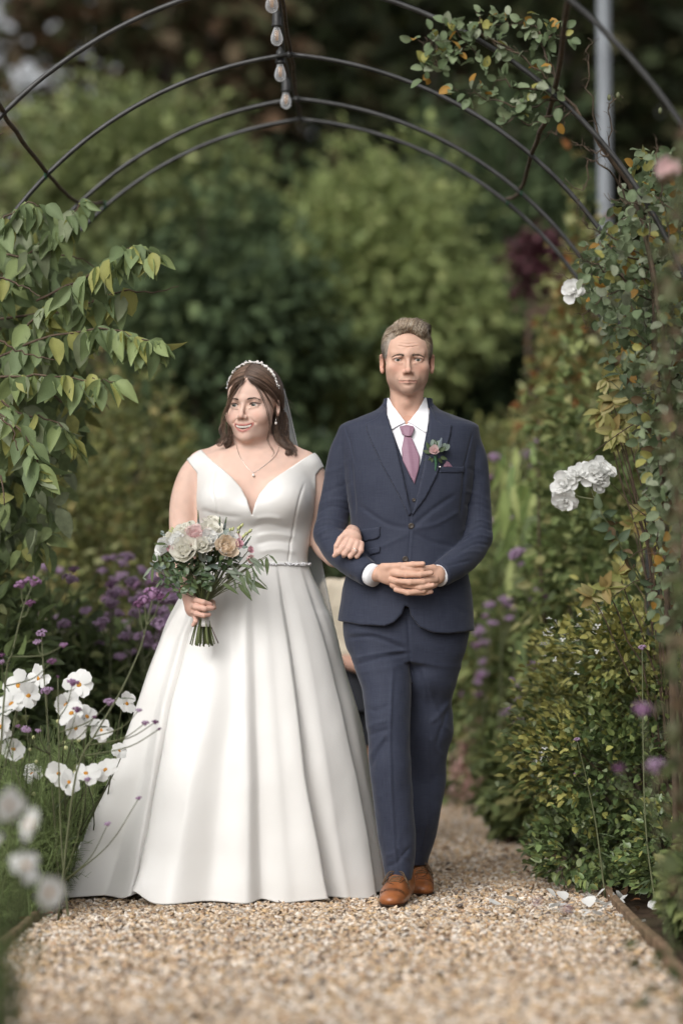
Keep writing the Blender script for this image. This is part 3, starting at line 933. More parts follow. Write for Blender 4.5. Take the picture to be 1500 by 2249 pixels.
def right_rose():
    rng = np.random.default_rng(43)
    t = thing('climbing_rose', P(1490, 1940, 7.3) * [1, 1, 0], 'climbing rose with small green and rust-spotted leaves over the tunnel', 'climber')
    cols = [(0.15, 0.20, 0.105), (0.20, 0.25, 0.14), (0.105, 0.145, 0.07), (0.28, 0.27, 0.08), (0.34, 0.19, 0.04), (0.25, 0.28, 0.19)]
    pc = [.29, .24, .19, .08, .05, .15]
    sprays = [[(1240, 210, 7.0), (1180, 150, 6.95), (1120, 110, 6.95), (1060, 70, 6.95), (1045, 25, 6.95)], [(1230, 220, 7.0), (1150, 190, 6.95), (1080, 165, 6.95), (1010, 80, 6.95), (975, 50, 6.95)], [(1130, 110, 6.95), (1040, 75, 6.95), (1000, 120, 6.95), (955, 95, 6.95), (930, 90, 6.95)],
              [(1000, 120, 6.95), (960, 135, 6.95), (945, 160, 6.95)], [(1220, 220, 7.0), (1140, 235, 6.95), (1060, 210, 6.95), (1010, 190, 6.95)], [(1230, 210, 7.05), (1190, 100, 7.05), (1210, 80, 7.05), (1230, 78, 7.05)], [(1230, 200, 7.05), (1180, 60, 7.05), (1130, 50, 7.05), (1080, 55, 7.05)],
              [(1240, 230, 7.0), (1180, 270, 6.98), (1110, 260, 6.95), (1095, 275, 6.95)], [(1330, 330, 7.0), (1300, 250, 7.0), (1290, 130, 7.0), (1300, 90, 7.0)], [(1340, 340, 7.0), (1300, 330, 7.0), (1255, 310, 7.0)], [(1380, 420, 7.1), (1320, 360, 7.0), (1290, 350, 7.0), (1280, 420, 7.0), (1240, 390, 7.0)], [(1420, 500, 7.1), (1360, 400, 7.1), (1340, 250, 7.05), (1360, 210, 7.05)],
              [(1420, 560, 7.1), (1340, 520, 7.05), (1290, 490, 7.0), (1270, 440, 7.0)], [(1440, 620, 7.2), (1340, 600, 7.1), (1290, 570, 7.05), (1240, 540, 7.05)], [(1440, 660, 7.2), (1350, 640, 7.1), (1290, 680, 7.1), (1290, 720, 7.1)], [(1440, 600, 7.2), (1360, 560, 7.1), (1300, 620, 7.1), (1225, 600, 7.1)], [(1440, 480, 7.0), (1400, 450, 7.0), (1330, 430, 7.0)],
              [(1250, 225, 7.0), (1230, 280, 7.0), (1200, 290, 7.0)], [(1440, 700, 7.15), (1390, 690, 7.1), (1360, 700, 7.1)], [(1470, 540, 7.0), (1450, 380, 6.9), (1440, 300, 6.9)]]
    mb = MB(); n = 0
    for st in sprays:
        p = branch(mb, [P(*a) for a in st], .0032, 18, 5, .006, rng)
        L = np.linalg.norm(np.diff(p, axis=0), axis=1).sum()
        k = max(4, int(L / 0.019))
        for i in range(k):
            s = 0.1 + 0.9 * i / (k - 1)
            q = p[min(int(s * 17), 17)]
            a = rng.normal(0, 1, 3) + [-.3, -.4, .3]
            a /= np.linalg.norm(a)
            pet = q + a * rng.uniform(.01, .035)
            add_tube(mb, [q, (q + pet) / 2 + [0, 0, .004], pet], [.0011, .0009, .0007], 3, cap=False)
            for j in range(rng.integers(1, 4)):
                d = a + rng.normal(0, .8, 3) - [0, 0, .25]
                n += 1
                if n > 290: break
                ci = cols[rng.choice(6, p=pc)]
                put_leaf(t, leaf_data('round', ci), pet + rng.normal(0, .006, 3), d, rng.uniform(.024, .043), rng, .9, (-.1, -1, .5))
    # heavy stems
    for st in ([(1490, 1940, 7.3), (1470, 1400, 7.2), (1440, 800, 7.15), (1420, 500, 7.1), (1330, 330, 7.02), (1240, 215, 7.0)], [(1500, 1940, 7.1), (1500, 1300, 7.0), (1450, 700, 7.0), (1400, 440, 7.05)], [(1510, 1900, 7.5), (1450, 1000, 7.6), (1400, 700, 7.6), (1340, 540, 7.9)]):
        pts = [P(*a) for a in st]; pts[0][2] = 0
        add_tube(mb, smooth_path(pts, 24) + rng.normal(0, .004, (24, 3)), np.linspace(.011, .005, 24), 6)
    mb.build('stems', M_VINE, t)
    # thick growth down the right-hand side
    m = 7500
    u = rng.uniform(1225, 1640, m); v = 330 + 1050 * rng.random(m)
    edge = np.interp(v, [330, 480, 560, 640, 740, 860, 1000, 1200, 1380], [1400, 1330, 1255, 1260, 1330, 1390, 1400, 1420, 1440])
    keep = u > edge + rng.exponential(22, m)
    Y = rng.uniform(6.9, 8.0, m)
    w = np.array([P(a, b, c) for a, b, c in zip(u[keep], v[keep], Y[keep])]); m = len(w)
    vv, f, c = leaves_mesh(w, rng.normal(0, .7, (m, 3)) + [-.2, -.2, -.3], rng.uniform(.024, .045, m), leaf_tpl('round'), mix_cols(cols, [4, 4, 3, 1.5, .5, 3], m, rng, .7, 1.2), rng, np.tile([-.1, -1, .4], (m, 1)), .9)
    o = build('dense_foliage', vv, f, M_LEAF, t, True, c); o['kind'] = 'stuff'
    # old brown growth, twiggy
    mb = MB()
    for _ in range(70):
        a = P(rng.uniform(1390, 1540), rng.uniform(450, 1400), rng.uniform(6.9, 7.8)); d = rng.normal(0, .07, 3) + [-.03, 0, .04]
        branch(mb, [a, a + d * .5 + rng.normal(0, .01, 3), a + d], .0022, 7, 4, .002, rng)
    o = mb.build('twigs', M_TWIG, t); o['kind'] = 'stuff'
    for u, v, Y in ((1262, 636, 7.05),):
        white_rose(t, P(u, v, Y), .026, rng, (-.3, -1, .1))
    for u, v, Y in ((1338, 213, 7.05), (1357, 208, 7.05), (1450, 242, 7.0)):
        a, q = uvsphere(1, 8, 6)
        build('bud', a * [.006, .006, .010] + P(u, v, Y), q, M_STEM, t)

# petals
def petal_tpl(w=0.7, notch=0.0, cup=0.25, n=5):
    v = []
    for i, s in enumerate(np.linspace(0, 1, 6)):
        hw = w * 0.5 * math.sin(min(1, s * 0.62 + 0.06) * math.pi * 0.86) if s < 1 else w * .32
        for j in range(n):
            x = (j / (n - 1) * 2 - 1)
            y = s * (1 - 0.10 * x * x) - (notch * (1 - abs(x)) * (s > .95)) + (.02 * math.sin(x * 9) if s > .9 else 0)
            v.append((x * hw, y, cup * (s * s * .5 + x * x * .25 * s) + .02 * math.sin(3.1 * x) * s))
    q = []
    for i in range(5):
        for j in range(n - 1):
            a = i * n + j
            q.append((a, a + 1, a + n + 1, a + n))
    return np.array(v), np.array(q)
M_PETALW = material('white_petal', (0.84, 0.84, 0.82), rough=0.6, spec=0.2, trans=0.4)
M_PETALC = material('cream_petal', (0.86, 0.84, 0.76), rough=0.6, spec=0.2, trans=0.4)
M_PETALP = material('pink_petal', (0.76, 0.46, 0.52), rough=0.6, spec=0.2, trans=0.4)
M_PETALB = material('blush_petal', (0.82, 0.63, 0.62), rough=0.6, spec=0.2, trans=0.4)
M_PETALA = material('peach_petal', (0.86, 0.73, 0.58), rough=0.6, spec=0.2, trans=0.4)
_PET = {}
def petal_data(mat, w, cup, notch=0):
    k = (mat.name, w, cup, notch)
    if k not in _PET:
        v, q = petal_tpl(w, notch, cup)
        _PET[k] = mesh_data('petal', v, q, mat, True)
    return _PET[k]
def rose(parent, pos, r, axis, mat, rng, name='rose', jit=5, sj=.08, layers=((3, .58, 86), (4, .66, 80), (5, .78, 68), (6, .92, 50), (7, 1.0, 28)), core=True):
    """A rose head: heart plus petals, each petal a sub-part."""
    Rm = rot_to(axis, (0.1, 0.2, 1))              # columns right, axis, up
    R3 = np.stack([Rm[:, 0], Rm[:, 2], Rm[:, 1]], 1)   # z -> axis
    a, q = lathe([(1e-4, .50), (.05, .53), (.09, .48), (.12, .44), (.16, .50), (.20, .42), (.24, .2), (.18, -.05), (1e-4, -.14)], 12)
    a = a * r
    a[:, :2] *= 1 + .06 * np.sin(np.arange(len(a)) * 1.7)[:, None]
    o = build(name, a @ R3.T + pos, q, mat, parent)
    for L, (n, rad, ang) in enumerate(layers):
        for k in range(n):
            th = 2 * math.pi * (k + .5 * (L % 2)) / n + rng.normal(0, .12)
            out = math.cos(th) * R3[:, 0] + math.sin(th) * R3[:, 1]
            an = math.radians(ang + rng.normal(0, jit))
            d = math.cos(an) * out + math.sin(an) * R3[:, 2]
            B = np.stack([np.cross(d, math.cos(an) * R3[:, 2] - math.sin(an) * out), d, math.cos(an) * R3[:, 2] - math.sin(an) * out], 1)
            p = bpy.data.objects.new('petal', petal_data(mat, .95, .42)); COL.objects.link(p)
            p.parent = o
            p.matrix_local = mat4(B, pos + out * r * (.08 + .055 * L) + R3[:, 2] * r * (-.05 * L + .02), r * rad * rng.uniform(1 - sj, 1 + sj))
    return o
def white_rose(parent, pos, r, rng, axis):
    return rose(parent, np.asarray(pos), r, axis, M_PETALW, rng, 'flower', 15, .28, ((5, .8, 52), (6, 1.05, 26), (6, 1.2, -4)))
right_rose()
# ------------------------------------------------------------------ beds
M_DISC = material('yellow_disc', (0.45, 0.20, 0.02), rough=0.8)
M_VERB = [material('verbena_purple', (0.26, 0.14, 0.25), rough=0.7, vary=(300, .5)), material('verbena_lilac', (0.36, 0.24, 0.37), rough=0.7, vary=(300, .4)), material('verbena_dark', (0.16, 0.065, 0.14), rough=0.7, vary=(300, .5))]
def cosmos_flower(parent, pos, r, axis, rng):
    Rm = rot_to(axis, (0.05, 0.1, 1)); R3 = np.stack([Rm[:, 0], Rm[:, 2], Rm[:, 1]], 1)
    a, q = lathe([(1e-4, .10), (.10, .09), (.17, .04), (.18, 0), (.10, -.05), (1e-4, -.07)], 10)
    o = build('flower', (a * r) @ R3.T + pos, q, M_DISC, parent)
    n = 8
    for k in range(n):
        th = 2 * math.pi * k / n + rng.normal(0, .06)
        out = math.cos(th) * R3[:, 0] + math.sin(th) * R3[:, 1]
        an = math.radians(6 + rng.normal(0, 13))
        d = math.cos(an) * out + math.sin(an) * R3[:, 2]; up = math.cos(an) * R3[:, 2] - math.sin(an) * out
        p = bpy.data.objects.new('petal', petal_data(M_PETALW, .74, -.06, .05)); COL.objects.link(p)
        p.parent = o
        p.matrix_local = mat4(np.stack([np.cross(d, up), d, up], 1), pos + up * .001 * (k % 2), r * rng.uniform(.80, 1.08))
    return o
def thread_foliage(mb, base, top, n, spread, rng, col):
    """Fine feathery leaves up a stem."""
    p = smooth_path([base, (np.asarray(base) + top) / 2 + rng.normal(0, .02, 3), top], 14)
    add_tube(mb, p, np.linspace(.0028, .0012, 14), 4, (0.10, 0.13, 0.05), False)
    for _ in range(n):
        a = p[rng.integers(1, 12)]
        d = rng.normal(0, 1, 3) * [1, 1, .6] + [0, 0, .55]; d /= np.linalg.norm(d)
        L = rng.uniform(.5, 1) * spread
        e = a + d * L; m = a + d * L * .5 + [0, 0, .008]
        add_tube(mb, [a, m, e], [.0010, .0008, .0004], 3, np.array(col) * rng.uniform(.6, 1.5), False)
        for _k in range(3):
            s = rng.uniform(.3, .8); b = a + (e - a) * s
            d2 = d + rng.normal(0, .6, 3); d2 /= np.linalg.norm(d2)
            add_tube(mb, [b, b + d2 * L * .45], [.0008, .0004], 3, np.array(col) * rng.uniform(.6, 1.5), False)
M_THREAD = material('feathery_leaf', attr=True, rough=0.6, spec=0.2)
def cosmos():
    rng = np.random.default_rng(51)
    fl = [(174, 1505, 7.3, 33), (41, 1507, 7.2, 32), (62, 1528, 7.15, 30), (25, 1547, 7.0, 34), (145, 1548, 7.1, 30), (157, 1567, 7.05, 30), (190, 1575, 7.1, 31), (166, 1600, 7.0, 29), (278, 1546, 7.3, 27), (224, 1605, 7.1, 28),
          (188, 1700, 7.05, 30), (151, 1719, 7.0, 26), (232, 1692, 7.1, 28), (128, 1700, 7.05, 27), (29, 1646, 7.05, 27), (262, 1650, 7.35, 18), (2, 1597, 7.0, 28), (85, 1490, 7.4, 28), (70, 1700, 7.2, 22)]
    plants = {}
    roots = [(0, 7.1), (70, 7.45), (130, 7.95)]
    lab = ['white cosmos with orange-yellow centres nearest the bed edge, feathery foliage', 'white cosmos clump with the most flowers, beside the gown', 'white cosmos with few flowers touching the skirt of the gown']
    ths = []
    for (u, Y), l in zip(roots, lab):
        b = P(u, 1900, Y); b[2] = 0
        ths.append((thing('cosmos_plant', b, l, 'flower plant', 'white cosmos plants'), b, MB(), MB()))
    for u, v, Y, r in fl:
        k = int(np.argmin([abs(u - a[0]) for a in roots]))
        t, b, ms, mf = ths[k]
        p = P(u, v, Y)
        ax = np.array([rng.normal(0, .5), -1, rng.uniform(-.15, 1.0)])
        cosmos_flower(t, p, r * Y / FPX * 1.15, ax, rng)
        s = b + rng.normal(0, .05, 3) * [1, 1, 0]
        add_tube(ms, smooth_path([s, (s + p) / 2 + rng.normal(0, .02, 3), p - ax / np.linalg.norm(ax) * .03 - [0, 0, .02], p], 12), np.linspace(.0026, .0013, 12), 5)
    for k, (t, b, ms, mf) in enumerate(ths):
        for _ in range(105):
            s = b + np.array([rng.normal(0, .10), rng.normal(0, .10), 0])
            s[0] = min(s[0], -1.0 if b[1] < 7.8 else -0.88)
            tp = s + [rng.normal(.03, .05), rng.normal(0, .05), rng.uniform(.22, .56)]
            thread_foliage(mf, s, tp, 26, .075, rng, (0.17, 0.225, 0.085))
        for _ in range(5):
            a, q = uvsphere(1, 8, 6)
            p = b + [rng.normal(0, .1), rng.normal(0, .08), rng.uniform(.35, .56)]
            r_ = rng.uniform(.005, .0085)
            o = build('bud', a * r_ + p, q, material('cosmos_bud', (0.45, 0.45, 0.22)) if k == 0 and _ == 0 else bpy.data.materials['cosmos_bud'], t)
            add_tube(ms, [b + [0, 0, .05], (b + p) / 2 + [.01, 0, 0], p], [.002, .0015, .001], 4)
        ms.build('stems', M_STEM, t); mf.build('foliage', M_THREAD, t)
    # the blurred plant close to the photographer
    b = P(-10, 2100, 4.7); b[2] = 0
    t = thing('cosmos_plant', b, 'close blurred white cosmos leaning over the left edge of the gravel', 'flower plant', 'white cosmos plants')
    ms, mf = MB(), MB()
    for u, v, r in ((18, 1768, 52), (66, 1812, 46), (58, 1905, 50), (108, 1962, 48), (-20, 1870, 50)):
        p = P(u, v, 4.7 + rng.uniform(-.1, .1))
        ax = np.array([rng.choice([-1, 1]) * rng.uniform(.7, 1.6), -.6, rng.uniform(-.2, 1.0)])
        cosmos_flower(t, p, r * 4.7 / FPX * .95, ax, rng)
        add_tube(ms, smooth_path([b, (b + p) / 2 + rng.normal(0, .02, 3), p], 10), np.linspace(.003, .0014, 10), 5)
    for _ in range(40):
        s = b + np.array([rng.normal(-.03, .05), rng.normal(0, .12), 0])
        thread_foliage(mf, s, s + [rng.normal(.0, .03), 0, rng.uniform(.15, .45)], 22, .07, rng, (0.08, 0.115, 0.04))
    ms.build('stems', M_STEM, t); mf.build('foliage', M_THREAD, t)
cosmos()

_VH = []
def verb_heads():
    rng = np.random.default_rng(61)
    iv, f = ico()
    for k in range(6):
        vs, fs, n = [], [], 0
        for _ in range(46):
            d = rng.normal(size=3); d[2] = abs(d[2]) * .8 + rng.normal(0, .1); d /= np.linalg.norm(d)
            c = d * np.array([1, 1, .62]) * rng.uniform(.75, 1)
            vs.append(iv * rng.uniform(.13, .2) * [1, 1, .8] + c); fs.append(f + n); n += 12
        a, q = lathe([(.55, .1), (.45, -.3), (.12, -.6), (1e-3, -.65)], 8)
        tri = np.concatenate([q[:, :3], q[:, [0, 2, 3]]])
        vs.append(a); fs.append(tri + n)
        _VH.append(mesh_data('flower_head', np.concatenate(vs), np.concatenate(fs), M_VERB[k % 3], True))
verb_heads()
def verbena(label, group, root, heads, rng, main=None, cat='flower plant', leafy=True):
    """heads: (u, v, Y, radius m, variant or None). Branches leave one main stem."""
    b = np.array([root[0], root[1], 0.0])
    t = thing('verbena_plant', b, label, cat, group)
    mb = MB()
    pts = [P(u, v, Y) for u, v, Y, *_ in heads]
    topi = int(np.argmax([p[2] for p in pts]))
    spine = smooth_path([b] + ([P(*m) for m in main] if main else [b * .6 + pts[topi] * .4 + rng.normal(0, .02, 3)]) + [pts[topi]], 24)
    add_tube(mb, spine, np.linspace(.0036, .0016, 24), 5)
    for i, (p, h) in enumerate(zip(pts, heads)):
        if i != topi:
            below = [s for s in spine if s[2] < p[2] - .03]
            d = [np.linalg.norm((s - p) * [1, 1, .55]) + (0 if s[2] < p[2] else 1) for s in spine]
            j = int(np.argmin(d)); j = max(1, j - 2)
            a = spine[j]
            mid = a + (p - a) * .5 + np.array([(p - a)[0] * .1, 0, -.012])
            add_tube(mb, smooth_path([a, mid, p], 9), np.linspace(.0022, .0013, 9), 4)
        o = bpy.data.objects.new('flower_head', _VH[(h[4] if len(h) > 4 and h[4] is not None else rng.integers(6))]); COL.objects.link(o)
        o.parent = t
        o.location = [float(x) for x in p - b]; o.rotation_euler = (rng.normal(0, .25), rng.normal(0, .25), rng.uniform(0, 6)); s = h[3]; o.scale = (s, s, s)
    mb.build('stems', M_STEM, t)
    if leafy:
        n = 8
        ps = spine[rng.integers(2, 12, n)]
        d = rng.normal(0, 1, (n, 3)) * [1, 1, .3] + [0, 0, .1]
        v, f, c = leaves_mesh(ps, d, rng.uniform(.035, .07, n), leaf_tpl('narrow'), np.tile([0.07, 0.095, 0.045], (n, 1)), rng)
        build('leaves', v, f, M_LEAF, t, True, c)
    return t
def verbenas():
    rng = np.random.default_rng(62)
    g = 'verbena in front of the cosmos'
    r = lambda px, Y=7.0: px * Y / FPX
    x0 = P(128, 1890, 7.0)[0]
    verbena('tall verbena whose dark stem crosses in front of the gown', g, (x0, 7.0), [(337, 1305, 6.95, r(21), 0), (305, 1328, 6.95, r(13), 2), (318, 1318, 6.95, r(14), 0), (352, 1312, 6.95, r(12), 2), (305, 1561, 6.9, r(7), 1), (319, 1589, 6.85, r(9), 0), (341, 1587, 6.85, r(8), 2), (350, 1602, 6.85, r(5), 2), (193, 1713, 6.9, r(8), 1), (305, 1754, 6.85, r(7), 0), (237, 1811, 6.85, r(8), 1)], rng,
            [(165, 1710, 6.98), (215, 1605, 6.96), (262, 1525, 6.95), (302, 1440, 6.95), (318, 1390, 6.95)])
    verbena('tall verbena at the bed edge with three dark purple heads at its top', g, (P(-20, 1890, 7.0)[0], 7.0), [(46, 1284, 6.95, r(16), 0), (74, 1278, 6.95, r(18), 3), (66, 1326, 6.95, r(12), 2), (114, 1454, 6.9, r(11), 2), (140, 1418, 6.9, r(10), 0), (4, 1440, 6.9, r(7), 2), (3, 1455, 6.9, r(8), 1)], rng, [(10, 1520, 6.98), (28, 1430, 6.96), (50, 1340, 6.95)])
    verbena('verbena with two lilac heads on one straight stem among the cosmos', g, (P(135, 1890, 7.15)[0], 7.15), [(91, 1392, 7.05, r(13), 1), (82, 1411, 7.05, r(10), 4), (103, 1518, 7.0, r(14), 1), (57, 1604, 6.95, r(11), 4), (84, 1606, 6.95, r(7), 1), (40, 1596, 6.95, r(6), 0)], rng, [(112, 1700, 7.1), (102, 1560, 7.06), (95, 1460, 7.05)])
    verbena('verbena with plum heads set among the white cosmos petals', g, (P(150, 1890, 7.0)[0], 7.02), [(160, 1500, 6.93, r(14), 0), (169, 1560, 6.9, r(11), 2), (207, 1576, 6.93, r(6), 2), (240, 1543, 7.0, r(13), 1), (127, 1487, 6.95, r(4), 2)], rng)
    # drift behind, left
    g = 'purple verbena drift'
    for k in range(34):
        Y = rng.uniform(8.6, 10.8)
        u = rng.uniform(185, 400) if k < 28 else rng.uniform(20, 160); v = rng.uniform(1215, 1400)
        hs = []
        for j in range(rng.integers(4, 7)):
            hs.append((u + rng.normal(0, 26), v + abs(rng.normal(0, 75)), Y + rng.normal(0, .1), rng.uniform(.020, .036), rng.choice([1, 1, 4, 4, 0])))
        verbena('purple verbena in the drift between the gown and the beech dome', g, (P(u, 1700, Y)[0], Y), hs, rng, leafy=False)
    g = 'purple verbena beside the path end'
    spots = [(1085, 1005, 11), (1155, 998, 11), (1180, 975, 11.2), (1100, 1130, 10.5), (1140, 1215, 10), (1190, 1300, 9.8), (1110, 1320, 10.5), (1052, 1390, 11), (1075, 1330, 10.5), (1060, 1480, 11), (1120, 1560, 10.8), (1160, 1590, 10), (1040, 1520, 11.3), (1150, 1510, 10)]
    for u, v, Y in spots:
        hs = [(u, v, Y, rng.uniform(.026, .038), 1)] + [(u + rng.normal(0, 22), v + abs(rng.normal(10, 30)), Y, rng.uniform(.016, .028), rng.choice([0, 1, 4])) for _ in range(3)]
        verbena('purple verbena between the suited figure and the evergreen bush', g, (P(u, 1700, Y)[0], Y), hs, rng, leafy=False)
    verbena('lone lilac verbena head in front of the evergreen bush', None, (P(1330, 1900, 7.6)[0], 7.6), [(1267, 1625, 7.5, .010, 1), (1262, 1700, 7.5, .004, 0)], rng, [(1310, 1820, 7.58), (1290, 1720, 7.55)])
    verbena('round lilac verbena head over the top of the evergreen bush', None, (P(1240, 1900, 8.6)[0], 8.75), [(1173, 1463, 8.7, .026, 1), (1125, 1494, 8.7, .014, 1)], rng, [(1215, 1700, 8.72)])
    verbena('small verbena head against the shiny leaves of the evergreen bush', None, (P(1440, 1900, 7.4)[0], 7.4), [(1410, 1423, 7.4, .013, 1)], rng)
    verbena('blurred close verbena with dull purple heads in front of the evergreen bush', None, (P(1500, 2000, 5.2)[0], 5.2), [(1412, 1560, 5.2, .022, 0), (1440, 1685, 5.2, .024, 1), (1360, 1690, 5.2, .014, 2), (1180, 1985, 5.0, .010, 2), (1245, 1998, 5.0, .010, 0)], rng)
verbenas()

def right_bed():
    rng = np.random.default_rng(71)
    ev = [(0.125, 0.175, 0.065), (0.085, 0.125, 0.05), (0.18, 0.225, 0.08), (0.30, 0.30, 0.09), (0.23, 0.275, 0.15)]
    c = P(1400, 1640, 8.2)
    t = thing('evergreen_bush', (c[0] + .05, 8.25, 0), 'rounded glossy evergreen bush with yellow tips spilling towards the gravel', 'shrub')
    p1, o1, cc = crown_points((c[0] + .12, 8.3, .46), (.52, .48, .52), 260, 34, rng, .08, .62)
    p2, o2, _ = crown_points((c[0] - .13, 8.05, .40), (.27, .25, .20), 70, 30, rng, .12, .5)
    p3, o3, _ = crown_points((c[0] - .02, 8.1, .78), (.26, .25, .16), 60, 30, rng, .12, .5)
    p4, o4, _ = crown_points((.66, 8.0, .14), (.20, .40, .14), 60, 30, rng, .12, .4)
    p5, o5, _ = crown_points((.95, 7.6, .14), (.20, .28, .16), 60, 30, rng, .12, .4)
    p = np.concatenate([p1, p2, p3, p4, p5]); out = np.concatenate([o1, o2, o3, o4, o5])
    m = (p[:, 2] > .03) & (p[:, 0] > .36); p, out = p[m], out[m]
    cols = mix_cols(ev, [4, 4, 3, 1, 1], len(p), rng)
    hi = np.clip((p[:, 2] - .52) / .3, 0, 1) * (rng.random(len(p)) < .6) + (p[:, 0] < .64) * (p[:, 2] > .28) * (rng.random(len(p)) < .5)
    cols = cols + np.clip(hi, 0, 1)[:, None] * (np.array([0.42, 0.40, 0.13]) - cols)  # yellow tips; the shine on upper leaves is also put into this colour
    d = out + rng.normal(0, .5, p.shape) + [-.1, -.2, .3]
    v, f, col = leaves_mesh(p, d, rng.uniform(.022, .040, len(p)), leaf_tpl('ovate'), cols, rng)
    build('crown', v, f, M_LEAF_GLOSS, t, True, col)
    mb = MB()
    for s in cc[::6]:
        branch(mb, [np.array([c[0] + .1, 8.3, 0]) + rng.normal(0, .04, 3) * [1, 1, 0], (s + [c[0] + .1, 8.3, .2]) / 2 + rng.normal(0, .04, 3), s], .006, 8, 4, .006, rng)
    mb.build('stems', M_TWIG, t)
    # white flecks of flower on the bush
    mw = MB()
    for _ in range(46):
        q = P(rng.uniform(1190, 1330), rng.uniform(1330, 1480), 7.9) if _ < 34 else P(rng.uniform(1170, 1210), rng.uniform(1640, 1680), 7.85)
        a, qd = petal_tpl(.7, 0, .2)
        B = bases(rng.normal(size=(1, 3)), np.array([[0, 0, 1.0]]))[0]
        for k in range(3):
            Rz = np.array(Euler((0, 0, k * 2.1)).to_matrix())
            mw.add((a * .011) @ Rz.T @ B.T + q, qd)
    o = mw.build('blossom', M_PETALW, t); o['kind'] = 'stuff'
    # shrub with long hanging leaves
    for (u0, u1, v0, v1, Y, n, lab) in ((1105, 1320, 975, 1230, 10.4, 130, 'shrub with long hanging pale green leaves behind the white roses'), (1130, 1260, 1300, 1560, 10.9, 60, 'small shrub with hanging leaves behind the evergreen bush')):
        b = P((u0 + u1) / 2 + 40, 1750, Y); b[2] = 0
        t = thing('arching_shrub', b, lab, 'shrub', 'shrubs with hanging leaves')
        mb = MB()
        for k in range(9):
            e = P(rng.uniform(u0, u1), rng.uniform(v0, v0 + 60), Y + rng.normal(0, .2))
            br = branch(mb, [b, b * .5 + e * .5 + [0, 0, .25], e + [0, 0, .06], e + [-.06, 0, -.06]], .006, 14, 5, .004, rng)
        for k in range(n):
            q = P(rng.uniform(u0, u1), rng.uniform(v0, v1), Y + rng.normal(0, .22))
            cl = [(0.23, 0.31, 0.11), (0.29, 0.36, 0.13), (0.16, 0.22, 0.08), (0.34, 0.38, 0.15)][rng.choice(4)]
            put_leaf(t, leaf_data('lance', cl), q, (rng.normal(0, .25), rng.normal(0, .2), -1), rng.uniform(.13, .23), rng, .5, (rng.normal(0, .3), -1, .2))
        mb.build('stems', M_STEM, t)
    # low leafy growth behind, beside the path end
    gm = [(0.17, 0.215, 0.08), (0.23, 0.26, 0.10), (0.115, 0.15, 0.06), (0.29, 0.28, 0.12)]
    for u, v, Y, rx, rz, l in ((1090, 1480, 12.0, .42, .72, 'leafy green perennials behind the pink plumes'), (1010, 1600, 12.6, .35, .42, 'low green perennials closing the end of the gravel'), (1200, 1420, 11.2, .40, .78, 'leafy green perennials under the hanging pale leaves'), (1290, 1150, 9.6, .24, .9, 'loose green foliage behind the white rose stem'), (1180, 1720, 9.8, .20, .22, 'low grey-green foliage at the foot of the evergreen bush'), (1560, 1930, 6.7, .10, .12, 'loose green leaves overhanging the timber edging near the fallen petals'), (880, 1560, 13.2, 1.0, .5, 'green perennials behind the couple at the path end')):
        c = P(u, v, Y)
        bush('leafy_perennial', l, 'plant', (c[0], Y, 0), (c[0], Y, max(rz * .9, c[2] * .75)), (rx, .35, rz), 120, 30, .06, 'ovate', gm, [3, 3, 3, 1], rng, M_LEAF, .12, .4, 'leafy perennials', 10)
    # pink plumes
    for u, v, Y in ((1015, 1640, 11.6), (1040, 1590, 11.7), (1000, 1705, 11.4), (1075, 1650, 11.3), (1100, 1620, 11.5), (1115, 1745, 11.0), (1130, 1730, 10.8), (1060, 1700, 11.2), (1025, 1725, 11.1)):
        tp = P(u, v, Y); b = np.array([tp[0] + rng.normal(0, .03), Y, 0])
        t = thing('pink_plume', b, 'soft pink flower plume by the end of the gravel', 'flower plant', 'pink plumes')
        mb = MB(); pth = branch(mb, [b, (b + tp) / 2 + [.01, 0, 0], tp], .004, 10, 5)
        mb.build('stem', M_STEM, t)
        n = 90
        k = rng.random(n)
        ps = tp + np.stack([rng.normal(0, .030, n) * (1.2 - k) + .04 * (k - .5), rng.normal(0, .026, n), (k - .6) * .17], 1)
        v_, f_, c_ = leaves_mesh(ps, rng.normal(0, 1, (n, 3)), rng.uniform(.020, .034, n), leaf_tpl('rhomb'), mix_cols([(0.64, 0.40, 0.36), (0.72, 0.50, 0.46), (0.52, 0.29, 0.28)], [2, 2, 1], n, rng), rng)
        o = build('plume', v_, f_, M_LEAF, t, False, c_); o['kind'] = 'stuff'
    # pale yellow-green shrub above the white roses
    t = thing('variegated_shrub', P(1500, 1900, 8.0) * [1, 1, 0], 'shrub with whorls of pale yellow leaves above the white roses', 'shrub')
    mb = MB()
    root = P(1490, 1900, 8.0); root[2] = 0
    for u, v in ((1330, 835), (1345, 880), (1375, 860), (1320, 905), (1370, 920), (1400, 890), (1395, 810), (1360, 970), (1345, 945), (1420, 950), (1440, 790), (1370, 780), (1390, 1150), (1440, 1180), (1420, 1120), (1330, 1290), (1360, 1260), (1300, 1310)):
        q = P(u, v, rng.uniform(7.7, 8.2))
        branch(mb, [root + rng.normal(0, .03, 3) * [1, 1, 0], root * .4 + q * .6 + [.06, 0, 0], q], .005, 10, 4, .004, rng)
        for k in range(9):
            a = rng.uniform(0, 2 * math.pi)
            d = np.array([math.cos(a), -.5, math.sin(a) * .8 - .15])
            cl = [(0.34, 0.32, 0.12), (0.26, 0.27, 0.09), (0.40, 0.36, 0.17), (0.33, 0.25, 0.10)][rng.choice(4)]
            put_leaf(t, leaf_data('ovate', cl), q, d, rng.uniform(.045, .07), rng, .5, (-.1, -1, .3))
    mb.build('stems', M_TWIG, t)
    # white roses on a leaning stem
    t = thing('white_rose_bush', P(1500, 1800, 7.3) * [1, 1, 0], 'leaning rose stem with full white roses', 'flower plant')
    mb = MB()
